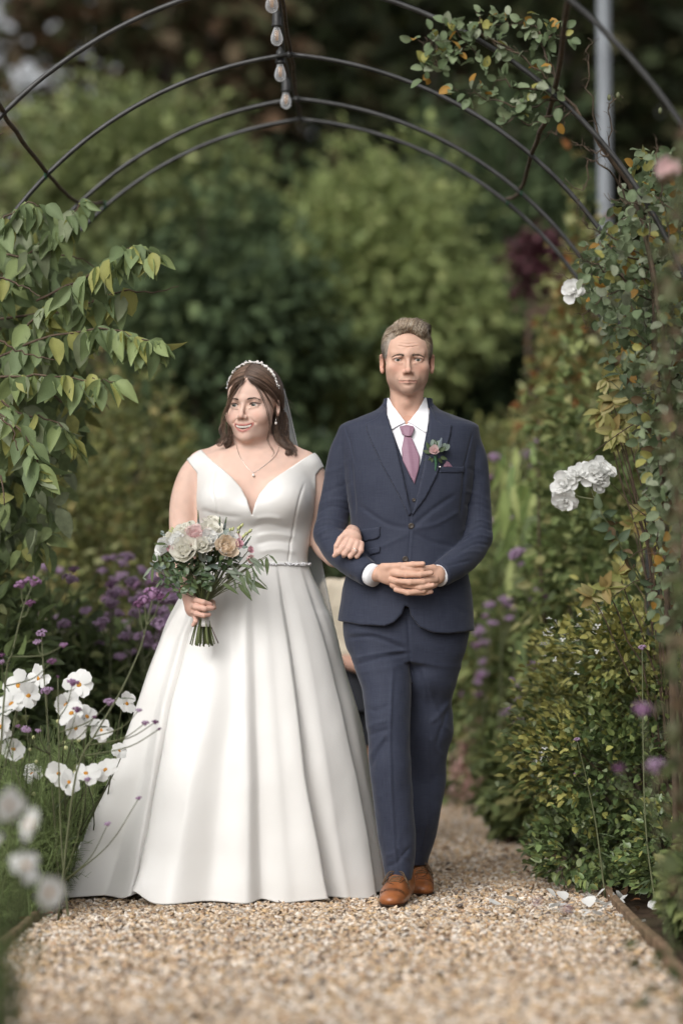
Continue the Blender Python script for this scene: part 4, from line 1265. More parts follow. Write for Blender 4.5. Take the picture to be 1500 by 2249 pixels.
    sp = branch(mb, [P(1510, 1800, 7.4) * [1, 1, 0], P(1470, 1420, 7.35), P(1385, 1240, 7.25), P(1330, 1140, 7.2), P(1300, 1080, 7.2)], .0045, 24, 6, .002, rng)
    branch(mb, [sp[21], P(1270, 1090, 7.2), P(1258, 1078, 7.2)], .0025, 8, 5); branch(mb, [sp[22], P(1288, 1050, 7.2), P(1265, 1045, 7.2)], .002, 8, 5); branch(mb, [sp[21], P(1310, 1090, 7.2), P(1310, 1045, 7.2)], .002, 8, 5)
    sp2 = branch(mb, [P(1515, 1300, 7.3), P(1445, 1005, 7.2), P(1390, 880, 7.15), P(1330, 770, 7.15)], .004, 20, 5, .002, rng)
    branch(mb, [sp2[12], P(1345, 840, 7.15), P(1312, 818, 7.15)], .002, 7, 4)
    mb.build('stems', M_STEM, t)
    for u, v, r, ax in ((1238, 1065, 24, (-.5, -1, .2)), (1244, 1098, 20, (-.2, -1, -.8)), (1264, 1044, 19, (-.1, -.7, .8)), (1300, 1040, 25, (.1, -1, .5)), (1322, 1034, 20, (.5, -.8, .5)), (1318, 1056, 17, (.5, -1, -.5))):
        white_rose(t, P(u, v, 7.2), r * 7.2 / FPX * 1.05, rng, ax)
    for s in list(sp[6:20]) + list(sp2[4:19]):
        for k in range(2):
            put_leaf(t, leaf_data('ovate', [(0.085, 0.12, 0.07), (0.12, 0.155, 0.09), (0.13, 0.09, 0.05)][rng.choice(3, p=[.5, .35, .15])]), s, rng.normal(0, 1, 3) * [1, .5, .6] + [-.2, -.3, -.3], rng.uniform(.035, .058), rng, .7, (0, -1, .4))
    # stalks leaning over the edging, not in flower
    for k, (a, b_) in enumerate((((1340, 1945), (1140, 1660)), ((1350, 1930), (1262, 1690)), ((1300, 1900), (1210, 1830)))):
        b0 = PG(*a); tp = P(*b_, b0[1] - .05)
        t = thing('flower_stalk', b0, ['long bare green stalk leaning out over the gravel', 'upright thin green stalk before the evergreen bush', 'short green stalk low at the timber edging'][k], 'plant', 'stalks at the right edge')
        mb = MB(); p = branch(mb, [b0, (b0 + tp) / 2 + [.01, 0, .0], tp], .0036, 14, 5, .001, rng); mb.build('stem', M_STEM, t)
        for i in range(2, 13):
            put_leaf(t, leaf_data('narrow', (0.075, 0.105, 0.05)), p[i], np.array([rng.normal(0, .8), -.3, rng.uniform(-.6, .3)]), rng.uniform(.04, .09) * (1 - i / 20), rng, .5)
    # dark unfocused growth close on the right
    dk = [(0.11, 0.115, 0.055), (0.13, 0.09, 0.055), (0.09, 0.11, 0.048), (0.17, 0.13, 0.08), (0.14, 0.17, 0.07)]
    t = thing('near_rose_bush', (.86, 4.9, 0), 'close unfocused bush of dull brown-green leaves at the right edge', 'shrub')
    n = 850
    u = 1400 + rng.random(n) ** .8 * 260; v = rng.uniform(250, 2030, n)
    edge = np.interp(v, [250, 500, 800, 1100, 1400, 1700, 2030], [1510, 1450, 1435, 1475, 1470, 1455, 1500])
    u = np.maximum(u, edge + rng.exponential(30, n))
    w = np.array([P(a, b, c) for a, b, c in zip(u, v, rng.uniform(4.6, 5.6, n))])
    v_, f_, c_ = leaves_mesh(w, rng.normal(0, .7, (n, 3)) + [-.2, 0, -.3], rng.uniform(.025, .045, n), leaf_tpl('round'), mix_cols(dk, [3, 3, 3, 2, 2], n, rng, .6, 1.2), rng)
    build('foliage', v_, f_, M_LEAF, t, True, c_)
    mb = MB()
    for k in range(16):
        q = w[rng.integers(n)]
        branch(mb, [np.array([.86, 5.0, 0]) + rng.normal(0, .05, 3) * [1, 1, 0], (q + [.8, 5, 0]) / 2 + [.05, 0, .1], q], .006, 10, 4, .006, rng)
    mb.build('stems', M_TWIG, t)
    white = P(1470, 375, 5.3)
    rose(t, white, .035, (-.3, -1, .2), M_PETALB, rng, 'flower', layers=((4, .7, 60), (6, 1.0, 30)))
    # small plant at the very corner
    t = thing('corner_weed', PG(1470, 2190), 'dark leaves drooping over the gravel at the near corner of the edging', 'plant')
    for k in range(16):
        put_leaf(t, leaf_data('ovate', (0.06, 0.075, 0.03)), P(rng.uniform(1390, 1520), rng.uniform(2060, 2240), 5.1), rng.normal(0, 1, 3), rng.uniform(.03, .05), rng)
right_bed()

def left_back():
    rng = np.random.default_rng(81)
    gm = [(0.115, 0.155, 0.065), (0.165, 0.215, 0.085), (0.08, 0.105, 0.048), (0.24, 0.26, 0.12)]
    for u, Y, h, rx, l in ((60, 9.2, .95, .30, 'broad-leaved dark green plant below the hanging climber'), (190, 9.6, .85, .28, 'dark green foliage behind the tall verbena heads'), (300, 10.6, .72, .36, 'green verbena foliage beside the gown'), (-60, 8.3, .9, .3, 'dark foliage at the foot of the climber'), (150, 8.2, .42, .25, 'low green foliage behind the cosmos'), (330, 8.9, .45, .25, 'low green foliage behind the skirt')):
        c = P(u, 1400, Y)
        bush('leafy_perennial', l, 'plant', (c[0], Y, 0), (c[0], Y, h * .5), (rx, .3, h * .55), 110, 26, .075 if u < 200 else .04, 'ovate', gm, [3, 3, 3, 1], rng, M_LEAF, .12, .4, 'leafy perennials', 9)
left_back()

def litter():
    rng = np.random.default_rng(91)
    me = petal_data(M_PETALW, .8, .18)
    for k in range(44):
        if k < 36: u, v = rng.uniform(1195, 1370), 1990 + rng.normal(0, 14)
        elif k < 39: u, v = rng.uniform(1100, 1150), rng.uniform(1978, 2000)
        else: u, v = rng.uniform(1390, 1495), rng.uniform(1955, 2050)
        p = PG(u, v, .020)
        o = bpy.data.objects.new('fallen_petal', me); COL.objects.link(o)
        o.location = [float(a) for a in p]; o.rotation_euler = (rng.normal(0, .35), rng.normal(0, .35), rng.uniform(0, 6.3)); s = rng.uniform(.030, .052); o.scale = (s, s, s)
        tag(o, 'white rose petal fallen on the ground by the right-hand edging', 'petal', 'fallen white petals')
    br = [(0.20, 0.09, 0.04), (0.28, 0.16, 0.08), (0.12, 0.07, 0.04), (0.30, 0.06, 0.03)]
    pts = [(95, 2005, 3), (60, 2020, 0)] + [(rng.uniform(1300, 1480), rng.uniform(1890, 2010), rng.integers(3)) for _ in range(26)] + [(rng.uniform(940, 1200), rng.uniform(1840, 1960), rng.integers(3)) for _ in range(8)]
    for u, v, c in pts:
        p = PG(u, v, .014)
        o = bpy.data.objects.new('dry_leaf', leaf_data('ovate', br[c])); COL.objects.link(o)
        o.matrix_world = mat4(np.array(Euler((rng.normal(0, .4), rng.normal(0, .4), rng.uniform(0, 6.3))).to_matrix()), p, rng.uniform(.025, .05))
        if c == 3: tag(o, 'curled red dry leaf on the gravel by the cosmos', 'leaf')
        else: tag(o, 'brown dry leaf lying on the ground', 'leaf', 'dry leaves on the ground')
litter()
# ------------------------------------------------------------------ people: shared head modelling
M_SKIN = material('skin', attr=True, rough=0.60, spec=0.22, sss=0.12, bump=(420, 0.08, 0.001))
M_EYE = material('eye_white', attr=True, rough=0.12, spec=0.6)
M_HAIR = material('hair', attr=True, rough=0.42, spec=0.5)
M_TEETH = material('teeth', (0.74, 0.70, 0.64), rough=0.35)

def head_base(V, F, face=1.0, soft=0.0, smile=False):
    """Skull, face and ears in head-local millimetres; `soft` fills cheeks and jaw."""
    a = lambda prim, k, op='u': V.add(prim, k * F.s, op)
    a(F.ell((0, 14, 44), (74, 94, 80)), 0)
    a(F.ell((0, -22, -20), (66 + 2 * soft, 62, 72)), 24)
    a(F.ell((0, -14, 34), (71, 70, 52)), 20)
    a(F.ell((0, -24, -58), (52 + 5 * soft, 52, 42)), 22)
    a(F.ell((0, -62, -88), (25 + 3 * soft, 24, 19)), 20)
    for sx in (-1, 1):
        a(F.ell((sx * 44, -50, -24 - 4 * soft), (22 + 3 * soft, 24, 20)), 18)
        a(F.cone((0, -80, 17), (sx * 42, -66, 19), 9 - 2 * soft, 8 - 2 * soft), 14)
        a(F.ell((sx * 31.5, -88, 1), (17, 13, 11)), 12, 's')
    if soft:
        a(F.ell((0, -26, -88), (42, 42, 24)), 24)
        a(F.ell((0, -70, -98), (18, 16, 14)), 14)
    # nose
    a(F.cone((0, -81, 8), (0, -102, -31), 5.5, 7.5), 8)
    a(F.ell((0, -104, -36), (9.5, 9, 8)), 6)
    for sx in (-1, 1):
        a(F.ell((sx * 11.5, -92, -39), (7.5, 10, 7)), 5)
        a(F.ell((sx * 6, -101, -46), (3.6, 5, 3)), 2, 's')
    # muzzle
    a(F.ell((0, -70, -62), (30, 20, 24)), 16)
    return a
def eyes(F, parent, iris, x=31.5, z=0.0, open_=5.0, yaw=0):
    for sx in (-1, 1):
        v, q = uvsphere(1.0, 24, 16)
        R = np.array(Euler((math.pi / 2, 0, 0)).to_matrix())      # pole towards -y
        v = v @ R.T
        ang = np.degrees(np.arccos(np.clip(-v @ np.array([math.sin(math.radians(yaw)), math.cos(math.radians(yaw)), 0]), -1, 1)))
        c = np.tile(np.array([0.62, 0.58, 0.55]), (len(v), 1))
        c[ang < 31] = iris
        c[ang < 12] = (0.01, 0.01, 0.01)
        w = F.pts(v * 12.2 + np.array([sx * x, -68.5, z]))
        build('eye', w, q, M_EYE, parent, True, c)
def strands(mb, paths, r0, r1, cols, rng):
    for p in paths:
        n = len(p)
        rad = np.linspace(r0, r1, n)
        rad[0] *= 0.6
        c = cols[rng.integers(len(cols))]
        c = np.asarray(c) * rng.uniform(0.75, 1.25)
        add_tube(mb, p, rad, 3, c, cap=False)
def push_out(V, F, pts, off):
    """Move head-local points that sink below off mm above a solid back out along its gradient."""
    w = F.pts(pts)
    for _ in range(2):
        i = np.clip(np.round((w - V.lo) / V.h).astype(int), 1, np.array(V.D.shape) - 2)
        d = V.D[i[:, 0], i[:, 1], i[:, 2]]
        g = np.stack([V.D[i[:, 0] + 1, i[:, 1], i[:, 2]] - V.D[i[:, 0] - 1, i[:, 1], i[:, 2]],
                      V.D[i[:, 0], i[:, 1] + 1, i[:, 2]] - V.D[i[:, 0], i[:, 1] - 1, i[:, 2]],
                      V.D[i[:, 0], i[:, 1], i[:, 2] + 1] - V.D[i[:, 0], i[:, 1], i[:, 2] - 1]], 1)
        g /= np.linalg.norm(g, axis=1)[:, None] + 1e-9
        m = d < off * 0.001
        w = w + g * np.where(m, off * 0.001 - d, 0)[:, None]
    return w
def brow(mb, F, V, n, pts, hgt, r, cols, rng):
    """Eyebrow hairs along head-local (x,z) points, laid on the skin."""
    P0 = smooth_path([(x, -60, z) for x, z in pts], 40)
    for _ in range(n):
        t = rng.random(); i = int(t * 36)
        p = P0[i] + [0, 0, rng.normal() * hgt * (1 - 0.6 * t)]
        e = P0[min(i + 6, 39)] + [0, 0, rng.normal() * hgt * 0.3]
        q = np.stack([p, (p + e) / 2, e])
        q[:, 1] = -98
        # slide back along +y until the skin is met
        for k in range(3):
            for yy in range(60):
                w = F.pt(q[k]); ii = np.clip(np.round((w - V.lo) / V.h).astype(int), 0, np.array(V.D.shape) - 1)
                if V.D[tuple(ii)] < 0.0006: break
                q[k, 1] += 1.0
        strands(mb, [F.pts(q)], r, r * 0.5, cols, rng)
def lock(mb, path, n, spread, r, cols, rng, twist=1.0, curl=0.0, taper=0.3):
    """A lock of hair: n strands following a path, twisting round it."""
    p = smooth_path(path, 22)
    t = np.gradient(p, axis=0); t /= np.linalg.norm(t, axis=1)[:, None]
    a = np.cross(t, [0, 1, 0.2]); a /= np.linalg.norm(a, axis=1)[:, None] + 1e-9
    b = np.cross(t, a)
    s = np.linspace(0, 1, 22)
    prof = np.minimum(1, s * 5 + 0.35) * (1 - (1 - taper) * np.clip(s - 0.6, 0, 1) / 0.4)
    for _ in range(n):
        ph, rr = rng.uniform(0, 2 * math.pi), spread * math.sqrt(rng.random())
        ang = ph + twist * 2 * math.pi * s
        q = p + (rr * prof)[:, None] * (np.cos(ang)[:, None] * a + 0.7 * np.sin(ang)[:, None] * b)
        if curl:
            q = q + curl * (s ** 1.3)[:, None] * (np.cos(ang * 1.0 + 1)[:, None] * a + np.sin(ang + 1)[:, None] * b)
        m = int(22 * rng.uniform(0.82, 1.0))
        strands(mb, [q[:m]], r, r * 0.4, cols, rng)

# ------------------------------------------------------------------ the man in the suit
YM = 7.6
MAN = thing('person', (P(880, 1960, YM)[0], YM, 0.0), 'person in navy three-piece suit with mauve tie, walking with hands clasped', 'person', 'couple walking arm in arm')
M_SUIT = material('navy_wool', (0.020, 0.0245, 0.044), rough=0.75, spec=0.25, weave=(1300, (0.054, 0.061, 0.088), 0.5), sheen=0.15, bump=(900, 0.12, 0.0006))
M_SUITD = material('navy_lapel', (0.020, 0.0245, 0.044), rough=0.72, spec=0.25, weave=(1300, (0.054, 0.061, 0.088), 0.45), sheen=0.15, bump=(900, 0.1, 0.0006))
M_SHIRT = material('white_cotton', (0.80, 0.80, 0.83), rough=0.7, spec=0.3)
M_TIE = material('mauve_silk', (0.22, 0.115, 0.165), rough=0.5, spec=0.4, weave=(1400, (0.32, 0.19, 0.25), 0.5), sheen=0.1)
M_BUTTON = material('horn_button', (0.035, 0.025, 0.018), rough=0.35)
M_SHOE = material('tan_leather', (0.25, 0.085, 0.028), rough=0.32, spec=0.5, vary=(30, 0.35))
M_SOLE = material('brown_sole', (0.035, 0.018, 0.010), rough=0.5)
M_LACE = material('tan_lace', (0.10, 0.06, 0.03), rough=0.8)

def man_head():
    F = Frame(P(894, 792, YM - 0.02), yaw=1.5, pitch=4.0, scale=1.0)
    lo, hi = F.pt((-100, -125, -230)), F.pt((100, 120, 145))
    V = Vol(lo, hi, 0.002)
    V.add(cone(F.pt((0, 24, -40)), P(893, 935, YM + 0.03), 0.050, 0.056), 0.0)
    for sx in (-1, 1):
        V.add(F.cone((sx * 40, 4, -70), (sx * 14, -14, -200), 15, 12), 0.02)
    V.add(F.ell((0, -22, -132), (13, 12, 12)), 0.02)
    a = head_base(V, F)
    for sx in (-1, 1):                       # square jaw corner, lids, folds, ear
        a(F.ell((sx * 39, -14, -60), (16, 22, 18)), 18)
        lid = F.ell((sx * 31.5, -68, 0), (15.2, 14.6, 14.6))
        a(lid, 3)
        a(F.ell((sx * 31.5, -84, -0.8), (14.5, 13, 5.0)), 1.5, 's')
        a(F.cone((sx * 22, -84, 10), (sx * 46, -70, 5), 3.0, 3.0), 8)      # brow fold over the lid
        a(F.cone((sx * 20, -80, -11), (sx * 40, -73, -14), 2.4, 1.8), 6)   # bag under the eye
        a(F.cone((sx * 18, -91, -36), (sx * 33, -80, -64), 3.2, 2.6), 7, 's')
        a(F.cone((sx * 33, -76, -68), (sx * 33, -68, -86), 2.2, 1.4), 7, 's')
        a(F.ell((sx * 79, 10, -6), (6, 17, 29), (8, 0, sx * 30)), 5)
        a(F.ell((sx * 84, -2, -4), (6, 10, 18), (8, 0, sx * 30)), 4, 's')
        a(F.ell((sx * 78, 2, -32), (6, 9, 9)), 6)
        a(F.ell((sx * 46, -30, -42), (15, 26, 26)), 18)
    # lips, pressed together
    for sx in (-1, 1):
        a(F.cone((sx * 28, -78, -65), (0, -91, -64), 2.6, 4.6), 3)
        a(F.cone((sx * 24, -79, -70), (0, -89, -73), 3.0, 5.0), 3)
        a(F.cone((sx * 31, -78, -67.5), (0, -95, -68), 1.4, 1.5), 1.8, 's')
    a(F.cone((-14, -90, -80), (14, -90, -80), 2.5, 2.5), 7, 's')
    for z, w in ((42, 30), (52, 34), (61, 26)):                     # lines across the forehead
        a(F.cone((-w, -80, z), (0, -86, z - 4), 0.15, 0.3), 5, 's')
        a(F.cone((w, -80, z), (0, -86, z - 4), 0.15, 0.3), 5, 's')
    for sx in (-1, 1):
        a(F.cone((sx * 5, -88, 14), (sx * 6, -87, 24), 1.0, 0.8), 3, 's')
    man_head.V = V
    v, q = V.mesh()
    L = F.inv(v)
    x, y, z = L[:, 0], L[:, 1], L[:, 2]
    ax = np.abs(x)
    c = np.tile(np.array([0.60, 0.385, 0.295]), (len(v), 1))
    def blend(w, col):
        nonlocal c
        c = c + np.clip(w, 0, 1)[:, None] * (np.array(col) - c)
    g = lambda cx, cy, sx, sy: np.exp(-((ax - cx) / sx) ** 2 - ((z - cy) / sy) ** 2)
    fr = y < -40
    blend(0.45 * g(40, -26, 20, 16) * fr, (0.52, 0.22, 0.16))
    blend(0.4 * g(0, -36, 14, 12) * fr, (0.52, 0.22, 0.16))
    blend(0.5 * (ax > 68) * (z < 30) * (z > -45), (0.56, 0.28, 0.21))
    blend(0.40 * np.clip((-46 - z) / 14, 0, 1) * fr * (z > -105), (0.44, 0.30, 0.24))     # shaved beard
    blend(0.25 * np.clip((-105 - z) / 30, 0, 1), (0.54, 0.28, 0.20))
    blend(0.55 * np.exp(-((z + 67.5 + ax * 0.08) / 5.0) ** 2) * (ax < 29) * fr, (0.40, 0.17, 0.135))
    blend(0.35 * g(31, 0, 18, 9) * fr, (0.36, 0.17, 0.12))
    nz = noise3(L, 0.09)
    c *= (1 + 0.06 * nz)[:, None]
    return F, v, q, c

def hands_man():
    lo, hi = P(800, 1310, 7.52), P(1000, 1210, 7.28)
    V = Vol(lo, hi, 0.0018)
    Z4 = lambda x, y: (x / 3.488 + 680, y / 3.488 + 900)
    def pt(x, y, Y): u, v = Z4(x, y); return P(u, v, Y)
    add = lambda pts, rad, k: [V.add(cone(pts[i], pts[i + 1], rad[i], rad[i + 1]), k if i == 0 else 0.004) for i in range(len(pts) - 1)]
    # his right hand (back of the hand towards us), wrist to knuckles
    V.add(cone(pt(470, 1250, 7.44), pt(560, 1255, 7.425), 0.026, 0.027), 0.0)
    V.add(ell(pt(610, 1268, 7.405), (0.038, 0.017, 0.030), np.array(Euler((0, math.radians(8), math.radians(8))).to_matrix())), 0.015)
    add([pt(560, 1205, 7.40), pt(690, 1196, 7.382), pt(790, 1186, 7.368), pt(868, 1180, 7.362)], [0.012, 0.0100, 0.0092, 0.0076], 0.010)
    add([pt(650, 1250, 7.388), pt(740, 1262, 7.366), pt(850, 1262, 7.360), pt(930, 1250, 7.366)], [0.013, 0.0105, 0.0095, 0.0078], 0.010)
    # his left hand, coming from the right
    V.add(cone(pt(1050, 1262, 7.45), pt(985, 1262, 7.43), 0.027, 0.028), 0.0)
    V.add(ell(pt(950, 1270, 7.408), (0.032, 0.018, 0.031)), 0.015)
    add([pt(945, 1215, 7.40), pt(860, 1222, 7.378), pt(780, 1224, 7.372), pt(716, 1214, 7.372)], [0.012, 0.0095, 0.0088, 0.0074], 0.008)
    v1, q1 = V.mesh()
    V2 = Vol(lo, hi, 0.0018)
    V = V2
    add([pt(630, 1300, 7.395), pt(730, 1340, 7.378), pt(850, 1362, 7.366), pt(942, 1345, 7.366)], [0.013, 0.0100, 0.0092, 0.0076], 0.0)
    add([pt(960, 1300, 7.395), pt(870, 1318, 7.366), pt(770, 1322, 7.356), pt(668, 1312, 7.362)], [0.013, 0.0104, 0.0096, 0.0078], 0.002)
    V3 = Vol(lo, hi, 0.0018)
    V = V3
    add([pt(640, 1340, 7.40), pt(740, 1398, 7.390), pt(850, 1408, 7.382), pt(930, 1394, 7.384)], [0.012, 0.0092, 0.0084, 0.0070], 0.0)
    add([pt(955, 1335, 7.40), pt(870, 1385, 7.374), pt(760, 1402, 7.366), pt(660, 1380, 7.370)], [0.012, 0.0096, 0.0090, 0.0074], 0.002)
    D = np.minimum(np.minimum(V2.D, V3.D), 0.5)
    base = Vol(lo, hi, 0.0018)
    # tight union keeps a dark line between the fingers
    out = [(v1, q1), nets(V2.D, V2.lo, V2.h), nets(V3.D, V3.lo, V3.h)]
    vs, qs, n = [], [], 0
    for v, q in out:
        vs.append(v); qs.append(q + n); n += len(v)
    v = np.concatenate(vs); q = np.concatenate(qs)
    c = np.tile(np.array([0.56, 0.345, 0.255]), (len(v), 1)) * (1 + 0.08 * noise3(v, 90))[:, None]
    for tx, ty in ((866, 1172), (928, 1243), (940, 1338), (925, 1390), (672, 1306), (665, 1374), (720, 1208)):
        w = np.exp(-(np.linalg.norm((v - pt(tx, ty, 7.36)) * [1, 0.4, 1.2], axis=1) / 0.006) ** 2)
        c = c + 0.6 * w[:, None] * (np.array([0.58, 0.36, 0.28]) - c)
    return v, q, c

def man():
    F, v, q, c = man_head()
    hv, hq, hc = hands_man()
    # trunk and arms under the clothes, so that the figure is whole
    V = Vol((P(680, 1400, YM)[0], 7.38, 0.08), (P(1090, 1400, YM)[0], 7.95, 1.56), 0.012)
    V.add(loft(px_rows([(895, 850, 940, .06, 7.64), (950, 770, 1022, .08, 7.63), (1060, 775, 1018, .11, 7.62), (1230, 780, 1010, .11, 7.62), (1400, 770, 1015, .11, 7.62)])), 0)
    for ch in ([(772, 985, 7.63, .03), (744, 1070, 7.64, .03), (726, 1168, 7.615, .028), (775, 1235, 7.50, .026), (825, 1262, 7.435, .022)], [(1018, 990, 7.63, .03), (1042, 1080, 7.64, .03), (1045, 1175, 7.615, .028), (1003, 1238, 7.50, .026), (962, 1264, 7.435, .022)],
               [(830, 1420, 7.6, .06), (858, 1640, 7.50, .04), (880, 1925, 7.53, .028)], [(950, 1420, 7.62, .06), (938, 1560, 7.655, .045), (935, 1680, 7.70, .036), (915, 1890, 7.79, .026)]):
        for i in range(len(ch) - 1):
            V.add(cone(P(*ch[i][:3]), P(*ch[i + 1][:3]), ch[i][3], ch[i + 1][3]), 0.02)
    tv, tq = V.mesh()
    vv = np.concatenate([v, hv, tv]); qq = np.concatenate([q, hq + len(v), tq + len(v) + len(hv)])
    cc = np.concatenate([c, hc, np.tile([0.5, 0.28, 0.2], (len(tv), 1))])
    build('body', vv, qq, M_SKIN, MAN, True, cc)
    eyes(F, MAN, (0.10, 0.10, 0.07))
    # --- eyebrows and hair
    rng = np.random.default_rng(5)
    mb = MB()
    for sx in (-1, 1):
        brow(mb, F, man_head.V, 260, [(sx * 13, 13), (sx * 24, 15.5), (sx * 38, 14), (sx * 50, 8)], 2.1, 0.0008, [(0.09, 0.06, 0.04), (0.15, 0.10, 0.07)], rng)
        brow(mb, F, man_head.V, 50, [(sx * 18, 1), (sx * 25, 5), (sx * 33, 6), (sx * 41, 4.5), (sx * 47, 1)], 0.5, 0.0006, [(0.06, 0.035, 0.025)], rng)
    mb.build('eyebrows', M_HAIR, MAN)
    H = Vol(F.pt((-100, -110, -60)), F.pt((100, 125, 150)), 0.0025)
    H.add(F.ell((0, 16, 46), (79.5, 98, 85)), 0)
    H.add(F.ell((0, -40, 100), (46, 44, 25), (-14, 6, 0)), 0.016)
    H.add(F.ell((26, -34, 94), (40, 42, 26), (-10, 24, 0)), 0.016)
    for sx in (-1, 1):
        H.add(F.ell((sx * 60, -20, 40), (17, 34, 40)), 0.012)
    H.add(F.ell((0, -96, 26), (58, 56, 66)), 0.006, 's')             # forehead and face
    H.add(F.ell((-4, -92, 60), (46, 42, 25)), 0.004, 's')
    H.add(F.ell((0, -66, -46), (120, 80, 62)), 0.006, 's')
    H.add(F.ell((0, 60, -140), (140, 120, 90)), 0.004, 's')
    for sx in (-1, 1):
        H.add(F.ell((sx * 82, 8, -12), (14, 20, 30)), 0.003, 's')
    hv, hq = H.mesh()
    hl = F.inv(hv)
    c = np.tile(np.array([0.22, 0.16, 0.11]), (len(hv), 1))
    grey = np.clip((40 - hl[:, 2]) / 50, 0, 1) * 0.8 + 0.35 * np.clip((-hl[:, 0] - 20) / 40, 0, 1)
    c += np.clip(grey, 0, 1)[:, None] * (np.array([0.36, 0.335, 0.30]) - c)
    c *= (1 + 0.35 * noise3(hl * [1, .25, .5], 0.35))[:, None]
    hair = build('hair', hv, hq, M_HAIR, MAN, True, c)
    mb = MB()
    top = [(0.26, 0.19, 0.125), (0.38, 0.30, 0.22), (0.15, 0.10, 0.065), (0.44, 0.38, 0.30)]
    side = [(0.32, 0.285, 0.245), (0.46, 0.43, 0.39), (0.24, 0.20, 0.16)]
    for _ in range(1100):                                           # swept up from the hairline, over to his left
        x0 = rng.uniform(-42, 46)
        h0 = 84 + 6 * math.cos(x0 / 30)
        p0 = np.array([x0, -72 + abs(x0) * 0.42, h0 - abs(x0) * 0.36 + rng.normal() * 2])
        lift = 27 + rng.normal() * 3 + (3 if x0 > 5 else 0)
        p1 = p0 + np.array([5, -9, lift * 0.62])
        p2 = p0 + np.array([15, 10, lift * 1.12])
        p3 = p0 + np.array([28, 42, lift * 1.22])
        p4 = p0 + np.array([36 - x0 * 0.1, 88, lift * 0.7])
        w = push_out(H, F, smooth_path([p0, p1, p2, p3, p4], 12), rng.uniform(0.3, 2.2))
        w[0] = F.pt(p0)
        strands(mb, [smooth_path(w, 16)], 0.0010, 0.0005, top, rng)
    for _ in range(700):                                           # sides combed back
        sx = rng.choice([-1, 1])
        th = rng.uniform(-0.35, 0.85)
        ph = rng.uniform(-0.75, 0.5)
        d0 = np.array([sx * math.cos(th) * math.cos(ph), math.sin(ph), math.sin(th)])
        d1 = np.array([sx * math.cos(th - .35) * math.cos(ph + .45), math.sin(ph + .45), math.sin(th - .3)])
        e = lambda d, k: np.array([0, 16, 46]) + d / np.linalg.norm(d) * np.array([80, 98, 86]) * k
        p0, p1 = e(d0, 0.995), e(d1, 1.012)
        pm = e(d0 + d1, 1.02)
        if p0[1] < -46 - 0.25 * (p0[2] - 40) and p0[2] < 80: continue
        if p1[2] < -12 and abs(p1[1]) < 40: continue
        strands(mb, [push_out(H, F, smooth_path([p0, pm, p1], 6), 0.6)], 0.0009, 0.0004, side if p0[2] < 55 else top, rng)
    mb.build('hair_strands', M_HAIR, MAN)

    # --- trunk field shared by shirt, waistcoat, jacket and lapels
    T = Vol((P(670, 1400, YM)[0], 7.33, P(700, 1410, YM)[2]), (P(1100, 1400, YM)[0], 7.86, P(700, 862, YM)[2]), 0.0036)
    T.add(loft(px_rows([(886, 852, 940, .058, 7.650), (900, 838, 956, .068, 7.645), (910, 815, 980, .076, 7.64), (919, 793, 1003, .084, 7.638), (930, 764, 1032, .092, 7.635), (945, 756, 1042, .102, 7.63), (1000, 760, 1036, .122, 7.62),
                        (1060, 768, 1030, .134, 7.615), (1120, 778, 1018, .136, 7.61), (1185, 782, 1010, .134, 7.61), (1250, 774, 1016, .138, 7.61),
                        (1310, 760, 1026, .144, 7.61), (1405, 748, 1033, .150, 7.61)])), 0)
    yy = T.ax[1][None, :, None]
    front = yy - 7.60
    PL = lambda px: T.poly(px, 7.49)
    # shirt front
    S = T.copy(0.0)
    vneck = PL([(840, 850), (853, 868), (866, 893), (886, 922), (893, 930), (900, 922), (918, 897), (934, 868), (950, 850)])
    S.D = np.maximum(np.maximum(np.maximum(S.D, PL([(845, 886), (945, 886), (950, 1085), (862, 1085)])), front), -vneck)
    build('shirt', *S.mesh(), M_SHIRT, MAN)
    # waistcoat
    Wc = T.copy(0.006)
    vopen = PL([(835, 880), (862, 945), (886, 1012), (909, 1062), (924, 1015), (936, 950), (952, 880)])
    Wc.D = np.maximum(np.maximum(np.maximum(Wc.D, -vopen), PL([(838, 900), (960, 900), (955, 1155), (850, 1155)])), front)
    wv, wq = Wc.mesh()
    wc = build('waistcoat', wv, wq, M_SUIT, MAN)
    # jacket: trunk + sleeves
    J = T.copy(0.015)
    J.add(loft(px_rows([(876, 848, 942, .062, 7.664), (888, 839, 952, .070, 7.658), (899, 829, 962, .078, 7.65), (910, 806, 986, .084, 7.645), (920, 785, 1010, .09, 7.64)], 16)), 0.006)
    def sleeve(V, chain, k0): limb(V, chain, k0)
    SL = Vol.__new__(Vol); SL.lo, SL.h, SL.ax, SL.D = T.lo, T.h, T.ax, np.full_like(T.D, 0.5)
    sleeve(SL, [(772, 960, 7.63, .047), (755, 1005, 7.635, .050), (744, 1070, 7.64, .050), (732, 1130, 7.63, .050), (724, 1172, 7.615, .051)], 0.0)
    sleeve(SL, [(724, 1172, 7.615, .050), (742, 1205, 7.57, .049), (775, 1235, 7.50, .046), (806, 1258, 7.445, .040)], 0.012)
    sleeve(SL, [(1022, 970, 7.63, .047), (1036, 1015, 7.635, .050), (1042, 1080, 7.64, .050), (1046, 1140, 7.63, .050), (1046, 1180, 7.615, .050)], 0.012)
    sleeve(SL, [(1046, 1180, 7.615, .050), (1030, 1212, 7.57, .048), (1003, 1238, 7.50, .045), (972, 1258, 7.445, .040)], 0.012)
